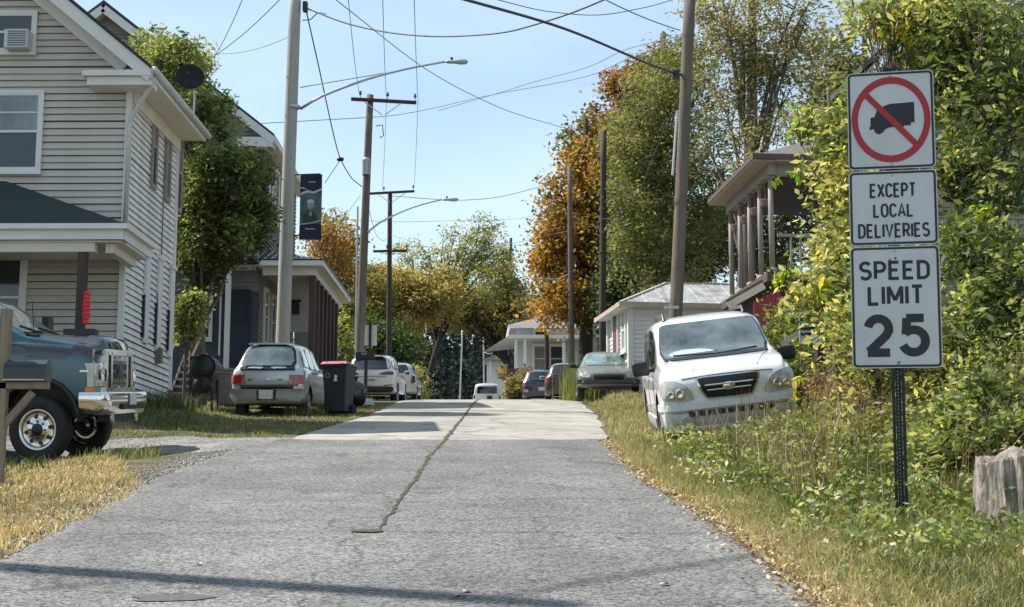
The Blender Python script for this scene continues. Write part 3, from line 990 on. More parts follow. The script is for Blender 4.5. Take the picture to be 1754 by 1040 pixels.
for s in (1, -1):
    xm = -BW / 2; Lb = BW / 2 + .38
    v = []
    for y in (-.4, BL + .3):
        v += [(xm + s * Lb, y, BT + .12), (xm, y, BT + .12 + BSL * Lb), (xm, y, BT + .26 + BSL * Lb), (xm + s * Lb, y, BT + .22)]
    part("roof", MB().add(v, [(0, 1, 2, 3), (7, 6, 5, 4), (0, 4, 5, 1), (1, 5, 6, 2), (2, 6, 7, 3), (3, 7, 4, 0)]), M("navy_black_metal_roof", (.012, .014, .028), .45, var=.2), bh)
    part("rake_board", MB().bar((xm + s * Lb, -.41, BT + .0), (xm, -.41, BT + .0 + BSL * Lb), .04, .22), TRIM, bh)
    part("rake_soffit", MB().bar((xm + s * Lb, -.2, BT - .06), (xm, -.2, BT - .06 + BSL * Lb), .38, .02), TRIM, bh)
part("eave_fascia", MB().box((.38, BL / 2 - .05, BT + .10), (.04, BL + .6, .20)), TRIM, bh)
part("eave_soffit", MB().box((.19, BL / 2 - .05, BT + .0), (.36, BL + .5, .03)), TRIM, bh)
part("cornice_return", MB().box((-.15, -.22, BT - .02), (1.0, .38, .28)), TRIM, bh)
# street-side windows
for (yy, zc, hh) in ((1.1, bz_(345, 42), 1.55), (2.3, bz_(345, 43.2), 1.55), (3.6, bz_(345, 44.5), 1.55), (5.0, bz_(345, 46), 1.55)):
    window(bh, (.022, yy, zc), .62, hh, rz=pi / 2, trim=.09, depth=.07)
for yy in (1.0, 2.2, 3.4, 4.6):
    window(bh, (.022, yy, bz_(548, 42)), .55, 1.5, rz=pi / 2, trim=.09, depth=.07)
# lower front: window, door, post, dark skirt, porch band
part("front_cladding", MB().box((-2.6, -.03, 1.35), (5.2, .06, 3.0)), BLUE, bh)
window(bh, (bx_(349), -.07, bz_(531)), .46, 1.65, trim=.06, name="window")
part("front_door", MB().box((bx_(411), -.09, bz_(560)), (.62, .06, 2.1)).box((bx_(411), -.13, bz_(530)), (.40, .03, .7)), M("navy_door", (.012, .02, .04), .5), bh)
part("porch_band", MB().box((bx_(345, 39), -1.5, bz_(459, 39)), (2.9, .14, .16)), M("weathered_band", (.17, .14, .12), .8, var=.2), bh)
part("porch_cover", MB().box((bx_(350, 39.7), -.75, bz_(449, 39.7)), (2.9, 1.6, .06)), ROOF_DARK, bh)
part("corner_post", MB().box((bx_(391, 39), -1.5, (bz_(464, 39) - .1) / 2 + .0), (.13, .13, bz_(464, 39) + .1)), TRIM, bh)
part("brace", MB().bar((bx_(312, 39), -1.5, bz_(466, 39)), (bx_(332, 39), -1.5, bz_(490, 39)), .09), TRIM, bh)
part("door_casing", MB().box((bx_(380), -.11, bz_(540)), (.05, .06, 2.3)), TRIM, bh)
# street-side porch with standing-seam metal roof
pw = 1.85; zE = bz_(447, 40.0); zT = zE + .62; yn = -.55; yf = 6.4; x_e = pw
MET = M("blue_grey_metal_roof", (.075, .09, .105), .35, metal=.5, var=.15, scale=2)
hip = 1.9
Pn = [(0.0, yn, zE), (x_e, yn, zE), (.02, yn + hip, zT), (.02, yf, zT), (x_e, yf, zE)]
part("porch_roof", MB().add([Pn[0], Pn[1], Pn[2], Pn[3], Pn[4], (.0, yf, zE)] , [(0, 1, 2), (1, 4, 3, 2), (0, 5, 4, 1)]), MET, bh)
for k in range(9):                                   # hip-end panels and their seams
    t0, t1 = k / 9, (k + 1) / 9
    def hp(t, f): return Vector((x_e * t, yn, zE)).lerp(Vector((.02, yn + hip, zT)), 0) + (Vector((0, hip, zT - zE)) * (1 - t) * f)
    a, b, c, d = hp(t0, 0), hp(t1, 0), hp(t1, 1), hp(t0, 1)
    up = Vector((0, -.02, .015))
    part("roof_panel", MB().add([a + up, b + up, c + up, d + up, a, b, c, d], [(0, 1, 2, 3), (0, 4, 5, 1), (1, 5, 6, 2), (2, 6, 7, 3), (3, 7, 4, 0)]), MET, bh)
    part("roof_seam", MB().bar(a + Vector((0, -.02, .03)), d + Vector((0, -.02, .03)), .022, .04), M("pale_seam_edge", (.45, .46, .46), .4), bh)
for k in range(14):
    yy = yn + .5 + k * .46
    f = min(1, (yy - yn) / hip)
    part("roof_seam", MB().bar((x_e, yy, zE + .02), (x_e * (1 - f) + .02, yy, zE + .02 + (zT - zE) * f), .022, .04), MET, bh)
part("porch_fascia", MB().box((x_e / 2, yn - .02, zE - .07), (x_e + .04, .04, .15)).box((x_e + .0, (yn + yf) / 2, zE - .07), (.04, yf - yn - .02, .15)), TRIM, bh)
part("roof_edge", MB().box((x_e / 2, yn - .03, zE + .022), (x_e + .08, .05, .035)).box((x_e + .02, (yn + yf) / 2, zE + .022), (.05, yf - yn, .035)), M("black_drip_edge", (.01, .012, .02), .4), bh)
part("porch_soffit", MB().box((x_e / 2, (yn + yf) / 2, zE - .16), (x_e - .06, yf - yn - .06, .02)), SOFFIT, bh)
part("porch_beam", MB().box((x_e - .32, (yn + yf) / 2, zE - .27), (.16, yf - yn - .5, .20)).box((x_e / 2 - .1, yn + .3, zE - .27), (x_e - .5, .14, .20)), TRIM, bh)
for k in range(7):
    part("porch_column", MB().box((x_e - .32, yn + .38 + k * .88, (zE - .37) / 2 - .1), (.17, .17, zE - .37 + .2)), BROWN_COL, bh)
part("porch_end_wall", MB().box((x_e / 2 - .30, yf - .1, zE / 2 - .15), (x_e - .75, .08, zE - .2)), M("pinkish_white_plaster", (.50, .46, .44), .8, var=.05), bh)
part("porch_deck", MB().box((x_e / 2 - .1, (yn + yf) / 2, .1), (x_e - .2, yf - yn - .4, .5)), M("grey_deck_paint", (.2, .2, .2), .7), bh)
part("wall_lantern", MB().box((bx_(509, 42), 1.3, bz_(530, 42)), (.20, .12, .34)).box((bx_(509, 42), 1.3, bz_(517, 42)), (.30, .16, .05)), BLACK_PL, bh)
part("sign_panel", MB().box((bx_(519, 42.0), 1.45, bz_(520, 42)), (.75, .05, 1.7)), M("pinkish_white_plaster", (.50, .46, .44), .8, var=.05), bh)

# barrel smoker beside the blue house steps
t = thing("barrel_grill", "black barrel barbecue smoker with firebox beside the white house corner", "grill", (P(351, 600, 32.6).x, 32.6, G(P(351, 600, 32.6).x, 32.6)))
bk = M("sooty_black_steel", (.014, .013, .013), .5, var=.3, scale=5)
part("barrel", MB().lathe([(.001, -.45), (.27, -.44), (.28, -.42), (.28, .42), (.27, .44), (.001, .45)], (-.02, .25, .95), 'Y', 22), bk, t, True)
part("lid", MB().lathe([(.286, -.43), (.292, -.42), (.292, .42), (.286, .43)], (.0, .25, .965), 'Y', 22), M("rusty_lid", (.13, .10, .08), .6, var=.4, scale=6), t, True).scale = (1, 1, 1)
part("firebox", MB().lathe([(.001, -.25), (.19, -.24), (.20, -.22), (.20, .25), (.001, .26)], (.0, .0, .56), 'Y', 20), bk, t, True)
part("shelf", MB().box((.42, .1, .85), (.40, .5, .03)), M("grey_shelf", (.25, .25, .25), .5), t)
for sx, sy_ in ((-.22, -.1), (.22, -.1), (-.22, .55), (.22, .55)):
    part("leg", MB().bar((sx, sy_, 0), (sx * .8, sy_, .8), .04), bk, t)
part("handle", MB().tube([(.24, .0, 1.05), (.36, .0, 1.02), (.36, .4, 1.02), (.24, .4, 1.05)], .014, 6), M("bare_steel", (.4, .4, .4), .35, metal=.8), t)
# porch steps and rail near the corner
t = thing("step_railing", "dark weathered step railing with zigzag pale stringers behind the barrel grill", "railing", (P(312, 600, 34).x, 34, G(-7.6, 34)))
for k in range(7):
    part("tread", MB().box((-.02, k * .24, .16 + k * .19), (.55, .26, .05)), M("worn_step_board", (.35, .33, .31), .8, var=.2), t)
for sx in (-.28, .26):
    part("stringer", MB().bar((sx, -.1, .0), (sx, 1.6, 1.35), .05, .24), DARK_WOOD, t)
    part("post", MB().box((sx, -.1, .6), (.09, .09, 1.2)), DARK_WOOD, t)
    part("handrail", MB().bar((sx, -.1, 1.15), (sx, 1.6, 2.3), .06, .08), DARK_WOOD, t)
t = thing("storage_box", "low pinkish concrete block standing between the grill and the silver hatchback", "block", (P(394, 600, 35.5).x, 35.5, G(P(394, 600, 35.5).x, 35.5)))
part("block", MB().box((0, 0, .42), (.40, .4, .84)), M("pinkish_block", (.30, .24, .22), .9, var=.2), t)
part("cap", MB().box((0, 0, .86), (.46, .46, .05)), M("pale_cap", (.35, .3, .28), .9), t)

# ================================================================== small white garage with hip roof, right
YG = 42.0
cg = P(1080, 560, YG)
GGZ = G(cg.x + 1, YG) - .1
gr = thing("garage", "small white sided garage with a pale metal hip roof behind the old green car", "garage", (cg.x, YG, GGZ), math.atan(.146))
def gz(py, Y=YG): return P(877, py, Y).z - GGZ
GT = gz(524); GL = 2.9; GW = 4.6
GSID = M("blue_white_siding", (.70, .72, .75), .7, var=.05, scale=2)
obj("wall", MB().box((GW / 2, GL / 2, GT / 2), (GW, GL, GT)), GSID, gr)
siding(gr, 0, GW, 0, GT - .02, .13, GSID, loc=(0, -.0, 0), joined=True)
siding(gr, 0, GL, 0, GT - .02, .13, TRIM, loc=(-.0, GL, 0), rz=-pi / 2, joined=True, name="street_siding")
part("corner_board", MB().box((-.01, -.01, GT / 2), (.16, .14, GT)), TRIM, gr)
part("corner_board", MB().box((-.01, GL, GT / 2), (.16, .14, GT)), TRIM, gr)
gw = window(gr, (-.03, .62, gz(566, 42.6)), .42, 1.15, rz=-pi / 2, trim=.10, depth=.06, pane=M("greenish_curtained_pane", (.30, .33, .24), .2, var=.2, scale=6), sill=True)
gd = part("door", MB().box((-.04, 1.75, gz(590, 44)), (.06, .50, 2.05)), M("red_brown_door", (.14, .035, .03), .5, var=.2), gr)
part("door_casing", MB().box((-.05, 1.44, gz(585, 44)), (.08, .09, 2.2)).box((-.05, 2.06, gz(585, 44)), (.08, .09, 2.2)), TRIM, gr)
part("transom", MB().box((-.045, 1.75, gz(550, 44)), (.06, .5, .32)), BLACK_PL, gr)
PMET = M("galvanised_roof_painted_glints", (.50, .50, .50), .45, metal=.3, var=.3, scale=3.5, dirt=(.16, .15, .11), dirt_amt=.8)  # pale and dark blotches stand in for glints and tree reflections
o_ = .38; zr_ = GT + .95
V5 = [(-o_, -o_, GT + .05), (GW + o_, -o_, GT + .05), (GW + o_, GL + o_, GT + .05), (-o_, GL + o_, GT + .05), (1.45, GL / 2, zr_), (GW - 1.2, GL / 2, zr_)]
part("roof", MB().add(V5, [(0, 1, 5, 4), (1, 2, 5), (2, 3, 4, 5), (3, 0, 4), (3, 2, 1, 0)]), PMET, gr)
for k in range(9):
    x = -o_ + .54 * (k + .5)
    tt = min(1, (x + o_) / (1.45 + o_), (GW + o_ - x) / 1.58)
    part("roof_seam", MB().bar((x, -o_, GT + .07), (x, -o_ + (GL / 2 + o_) * tt, GT + .07 + (zr_ - GT - .05) * tt), .025, .02), PMET, gr)
part("fascia", MB().box((GW / 2, -o_ - .01, GT - .0), (GW + 2 * o_ + .04, .04, .13)).box((-o_ - .01, GL / 2, GT - .0), (.04, GL + 2 * o_, .13)), M("tan_pink_fascia", (.42, .34, .29), .7, var=.1), gr)
part("soffit", MB().box((GW / 2, -o_ / 2, GT - .05), (GW + 2 * o_ - .1, o_ - .04, .02)).box((-o_ / 2, GL / 2, GT - .05), (o_ - .04, GL, .02)), TRIM, gr)
part("hip_cap", MB().bar(V5[0], V5[4], .12, .05).bar(V5[3], V5[4], .12, .05).bar(V5[4], V5[5], .12, .05), M("tan_pink_fascia", (.42, .34, .29), .7, var=.1), gr)

# ================================================================== tall porch house on the right bank
YR = 32.0
cr = P(1292, 262, YR)
RZ_ = G(7, 33)
rh = thing("house", "tall grey-tan house up the right bank with a columned porch and red steps", "house", (cr.x, YR, RZ_), math.atan(.083))
def rz__(py, Y): return P(877, py, Y).z - RZ_
eR = rz__(269, YR); PLn = 4.75
fl = rz__(512, YR + .6 + 3.6)
TAN = M("tan_grey_porch_paint", (.27, .245, .215), .65, var=.06, scale=2)
BRN = M("brown_red_eave_paint", (.085, .052, .045), .6, var=.15)
pwid = 2.3
part("porch_roof", MB().add([(0, 0, eR + .05), (3.9, 0, eR + .05), (3.9, 1.9, eR + .95), (1.9, 1.9, eR + .95), (1.9, PLn - 1.0, eR + .95), (0, PLn, eR + .05), (3.9, PLn, eR + .05), (3.9, 1.9, eR + .05)],
     [(0, 1, 2, 3), (0, 3, 4, 5), (5, 4, 6), (0, 5, 6, 7, 1)]), M("grey_brown_porch_shingles", (.15, .125, .115), .85, var=.2, scale=12, bump=.4), rh)
part("porch_fascia", MB().box((2.0, -.01, eR + .02), (4.0, .05, .12)).box((-.01, PLn / 2, eR + .02), (.05, PLn, .12)), BRN, rh)
part("porch_soffit", MB().box((.25, PLn / 2, eR - .06), (.52, PLn - .06, .03)).box((2.2, .25, eR - .06), (3.4, .5, .03)), M("tan_soffit", (.40, .35, .29), .7), rh)
part("porch_beam", MB().box((.46, PLn / 2, eR - .20), (.16, PLn - .5, .26)).box((2.2, .42, eR - .20), (3.3, .16, .26)), TAN, rh)
part("porch_ceiling", MB().box((2.0, PLn / 2 + .2, eR - .32), (2.8, PLn - .8, .03)), M("dark_ceiling_boards", (.05, .06, .09), .8), rh)
for k in range(5):
    yk = .42 + k * .98
    part("porch_column", MB().tube([(.46, yk, fl), (.46, yk, (fl + eR) / 2), (.46, yk, eR - .33)], [.062, .062, .052], 10).box((.46, yk, fl + .06), (.18, .18, .12)).box((.46, yk, eR - .36), (.17, .17, .06)), TAN, rh, True)
part("porch_deck", MB().box((1.6, PLn / 2, fl - .12), (2.7, PLn - .2, .2)), BRN, rh)
part("porch_skirt", MB().box((1.7, PLn / 2, (fl - .22) / 2 - .3), (2.3, PLn - .4, fl + .4)), M("dark_skirt_boards", (.06, .05, .045), .9, var=.3), rh)  # dark brown boards below the deck
HT = rz__(150, 35)
part("wall", MB().box((3.4 + 3.2, PLn / 2 + 1.3, HT / 2 - .2), (6.4, PLn - .2, HT + .4)).prism([(3.4, HT), (9.8, HT), (6.6, HT + 2.9)], 1.4, PLn + 1.2), M("taupe_wall_siding", (.26, .23, .20), .75, var=.07, scale=3), rh)
siding(rh, 3.4, 9.8, fl, HT + 2.7, .13, M("taupe_wall_siding", (.26, .23, .20), .75), loc=(0, 1.38, 0), joined=True, clip=lambda z: (3.4, 9.8) if z < HT else (3.4 + (z - HT) / .906, 9.8 - (z - HT) / .906))
for s in (-1, 1):
    v = []
    for y in (.85, PLn + 1.6):
        v += [(6.6 + s * 3.75, y, HT - .18), (6.6, y, HT + 3.22), (6.6, y, HT + 3.36), (6.6 + s * 3.75, y, HT - .04)]
    part("roof", MB().add(v, [(0, 1, 2, 3), (7, 6, 5, 4), (0, 4, 5, 1), (1, 5, 6, 2), (2, 6, 7, 3), (3, 7, 4, 0)]), BRN, rh)
    part("rake_soffit", MB().bar((6.6 + s * 3.6, 1.1, HT - .16), (6.6, 1.1, HT + 3.12), .5, .02), M("tan_soffit", (.40, .35, .29), .7), rh)
w = window(rh, (5.9, 1.36, rz__(72, 33.5)), .7, 1.3, mat=TAN)
for s in (-1, 1):
    part("shutter", MB().box((5.9 + s * .58, 1.32, rz__(72, 33.5)), (.34, .05, 1.45)), M("red_painted_shutter", (.19, .04, .035), .6, var=.15), rh)
window(rh, (4.4, 1.36, rz__(430, 33.5)), .7, 1.4, mat=TAN)
for k in range(9):
    part("baluster", MB().box((.9 + k * .22, .42, fl + .45), (.04, .04, .8)), TAN, rh)
part("porch_rail", MB().box((1.8, .42, fl + .88), (2.4, .07, .07)), TAN, rh)
for k in range(4):      # hanging baskets and pot
    part("hanging_basket", MB().lathe([(.001, 0), (.09, .02), (.14, .16), (.13, .17), (.001, .14)], (.46, .9 + k * .95, eR - .95), 'Z', 12).tube([(.46, .9 + k * .95, eR - .95 + .1), (.46, .9 + k * .95, eR - .35)], .008, 4),
         M("terracotta_basket", (.22, .15, .12), .8), rh)
part("white_pot", MB().lathe([(.001, 0), (.08, .0), (.12, .2), (.001, .2)], (2.0, .5, rz__(362, YR)), 'Z', 12), M("white_pot_glaze", (.7, .7, .68), .4), rh)
# red roofed shed or stair side below the porch
t = thing("red_steps", "red painted stair side with a pale sloping cap below the right porch", "stairs", (P(1318, 545, 29.5).x, 29.5, G(5.3, 29.5)))
zz = lambda py: P(877, py, 29.5).z - t.location.z
xx = lambda px: P(px, 500, 29.5).x - t.location.x
RED = M("barn_red_paint", (.24, .022, .028), .6, var=.15, scale=6, stretch=(1, 1, .2))
for k in range(6):
    x0 = xx(1290 + k * 7.5)
    part("red_plank", MB().box((x0 + .045, 0, (zz(516 - k * 3.6) - .6) / 2), (.085, .05 + .012 * (k % 2), zz(516 - k * 3.6) + .6)), RED, t)
part("red_side", MB().prism([(xx(1332), -.6), (xx(1332), zz(498)), (xx(1332) + .05, zz(498)), (xx(1332) + .05, -.6)], 0, 1.6), RED, t)
part("sloping_cap", MB().bar((xx(1247), -.03, zz(524)), (xx(1308), -.03, zz(490)), .12, .14), M("cream_stringer_paint", (.58, .52, .38), .7, var=.1), t)
part("dark_rail", MB().bar((xx(1244), -.03, zz(518)), (xx(1306), -.03, zz(482)), .08, .06), BRN, t)

# ================================================================== far white house with porch
YF = 84.0
cf = P(893, 640, YF)
fh = thing("house", "distant white house with a wraparound porch beyond the crest on the right", "house", (cf.x, YF, road_z(YF) - .2), math.atan(.03))
FZ = float(fh.location.z)
fz = lambda py: P(877, py, YF).z - FZ
fx = lambda px: P(px, 600, YF).x - cf.x
WHT = M("distant_white_siding", (.60, .62, .64), .7, var=.04)
part("wall", MB().box((2.0, 3.5, fz(556) / 2), (4.4, 6, fz(556))), M("white_siding_shade_tint", (.48, .52, .58), .7, var=.05), fh)  # bluish copy of the white siding, shade put into its colour
siding(fh, -.2, 4.2, 0, fz(556), .16, WHT, loc=(0, .48, 0), joined=True)
v = [(-.7, 0, fz(556)), (4.7, 0, fz(556)), (4.7, 7, fz(556)), (-.7, 7, fz(556)), (2.0, 1.8, fz(530)), (2.0, 5, fz(530))]
part("roof", MB().add(v, [(0, 1, 4), (1, 2, 5, 4), (2, 3, 5), (3, 0, 4, 5), (3, 2, 1, 0)]), M("grey_far_roof", (.22, .22, .23), .8), fh)
part("roof_edge", MB().box((2.0, 0, fz(556) - .1), (5.4, .1, .2)).box((-.7, 3.5, fz(556) - .1), (.1, 7, .2)), TRIM, fh)
part("porch_roof", MB().add([(-.8, -2, fz(583)), (6.4, -2, fz(583)), (6.4, .4, fz(572)), (-.2, .4, fz(572)), (-2.2, 6, fz(583)), (-.2, 6, fz(572))], [(0, 1, 2, 3), (0, 3, 5, 4), (0, 4, 1)]), M("light_far_metal_roof", (.55, .56, .56), .5), fh)
part("porch_fascia", MB().box((2.8, -2, fz(584)), (7.2, .1, .2)), TRIM, fh)
for px in (882, 897, 935, 962):
    part("porch_post", MB().box((fx(px), -1.8, fz(584) / 2), (.16, .16, fz(584) - .1)), TRIM, fh)
window(fh, (fx(927), .44, fz(613)), .8, 1.5, trim=.14, mat=TRIM, pane=PANE_PALE)
window(fh, (fx(927), .44, fz(566)), .7, .8, trim=.12, mat=TRIM, pane=PANE)
window(fh, (fx(955), .44, fz(613)), .8, 1.5, trim=.14, mat=TRIM)
for (px, Yp, yt, yb) in ((1008, 66, 575, 640), (1019, 62, 575, 640)):
    b = P(px, yb, Yp)
    o = obj("porch_pillar", MB().box((0, 0, 1.0), (.22, .22, 3.2)).box((0, 0, 2.64), (.32, .32, .1)), TRIM, loc=(b.x, Yp, b.z - 0))
    tag(o, "%s of two white pillars standing left of the dark pole behind the green car" % ("left" if px < 1010 else "right"), "pillar", "white pillars past the green car")
# low far house
YL = 120.0
p0 = P(846, 655, YL)
lh = thing("house", "tiny far grey roofed cottage right of the white van on the hill", "house", (p0.x, YL, p0.z - 1.2))
part("wall", MB().box((1.2, 2, 1.6), (3.6, 4, 3.2)), WHT, lh)
part("roof", MB().prism([(-.9, 3.1), (3.4, 3.1), (1.8, 4.0)], -.3, 4.3), M("grey_far_roof", (.22, .22, .23), .8), lh)
part("porch_post", MB().box((-.3, -1, 1.5), (.15, .15, 3.0)), TRIM, lh)
part("porch_roof", MB().box((.8, -.6, 3.0), (3.2, 1.4, .12)), M("grey_far_roof", (.22, .22, .23), .8), lh)
part("window", MB().box((1.2, -.02, 1.9), (.8, .06, 1.1)), PANE, lh)
# rusty board fence by the far road edge
f0 = P(868, 680, 76)
fe = thing("board_fence", "weathered red-brown board fence left of the distant white house", "fence", (f0.x, 76, road_z(76) - .1), .1)
for k in range(6):
    part("fence_board", MB().box((.10 + k * .155, 0, .95), (.145, .03, 1.85 + .06 * (k % 2))), M("red_brown_board", (.13, .055, .04), .8, var=.3, scale=5), fe)
for x in (0, .95):
    part("fence_post", MB().box((x, .06, 1.05), (.12, .10, 2.15)), M("grey_post", (.22, .19, .17), .8), fe)
# ------------------------------------------------------------------ vehicles
def catmull(xs, ys, x):
    """monotone spline through the stations (vector valued)"""
    xs = np.array(xs); ys = np.array(ys)
    return np.stack([_pchip(xs, ys[:, k])(x) for k in range(ys.shape[1])], 1)


def loft_body(stations, seg=74, side_n=30, nose=(.10, .10), vsharp=2.2):
    """stations: (y, half width, z bottom, z belt, half roof width, z top); returns (V, F, mesh arrays)"""
    st = sorted(stations)
    ys = [s[0] for s in st]
    yy = np.linspace(ys[0], ys[-1], seg)
    yy = np.unique(np.concatenate([yy, ys]))
    S = catmull(ys, [s[1:] for s in st], yy)
    tv = np.linspace(0, 1, side_n)
    rings = []
    for y, (w, zb, zl, wr, zt) in zip(yy, S):
        pts = [(0, zb), (w * .80, zb), (w * .95, zb + .03), (w * .995, zb + .13), (w * 1.0, zb + (zl - zb) * .45), (w * .995, zb + (zl - zb) * .75),
               (w * .965, zl - .015), (w * .93, zl + .02), (w * .93 + (wr - w * .93) * .5 + .012, zl + (zt - zl) * .45), (wr + .015, zl + (zt - zl) * .86),
               (wr * .90, zt - (zt - zl) * .05), (wr * .62, zt + .008), (0, zt + .022)]
        tt = np.array([0, .07, .12, .18, .28, .38, .45, .49, .62, .76, .83, .90, 1])
        P2 = np.array(pts)
        q = np.stack([_pchip(tt, P2[:, 0])(tv), _pchip(tt, P2[:, 1])(tv)], 1)
        half = np.concatenate([q, (q[::-1] * [-1, 1])[1:-1]])
        rings.append(np.stack([half[:, 0], np.full(len(half), y), half[:, 1]], 1))
    R = np.array(rings)
    # plan-view curvature of the two ends
    w = S[:, 0].max()
    L0, L1 = yy[0], yy[-1]
    fx = (np.abs(R[..., 0]) / w) ** 2.4
    df = np.clip(1 - (L1 - R[..., 1]) / .9, 0, 1); dr = np.clip(1 - (R[..., 1] - L0) / .9, 0, 1)
    R[..., 1] += -nose[0] * fx * df + nose[1] * fx * dr
    n = R.shape[1]
    V = R.reshape(-1, 3)
    F = []
    for i in range(len(R) - 1):
        for k in range(n):
            F.append((i * n + k, i * n + (k + 1) % n, (i + 1) * n + (k + 1) % n, (i + 1) * n + k))
    V = [tuple(v) for v in V]
    for ring, off, sgn in ((R[0], 0, 1), (R[-1], (len(R) - 1) * n, -1)):
        c = ring.mean(0); ic = len(V); V.append(tuple(c))
        for k in range(n):
            F.append((off + k, off + (k + 1) % n, ic) if sgn < 0 else (off + (k + 1) % n, off + k, ic))
    return V, F


def chaikin(p, n=2):
    for _ in range(n):
        q = []
        for i in range(len(p)):
            a, b = p[i], p[(i + 1) % len(p)]
            q += [(a[0] * .75 + b[0] * .25, a[1] * .75 + b[1] * .25), (a[0] * .25 + b[0] * .75, a[1] * .25 + b[1] * .75)]
        p = q
    return p


def densify(p, d):
    out = []
    for i in range(len(p)):
        a, b = p[i], p[(i + 1) % len(p)]
        n = max(1, int(math.hypot(b[0] - a[0], b[1] - a[1]) / d))
        out += [(a[0] + (b[0] - a[0]) * k / n, a[1] + (b[1] - a[1]) * k / n) for k in range(n)]
    return out


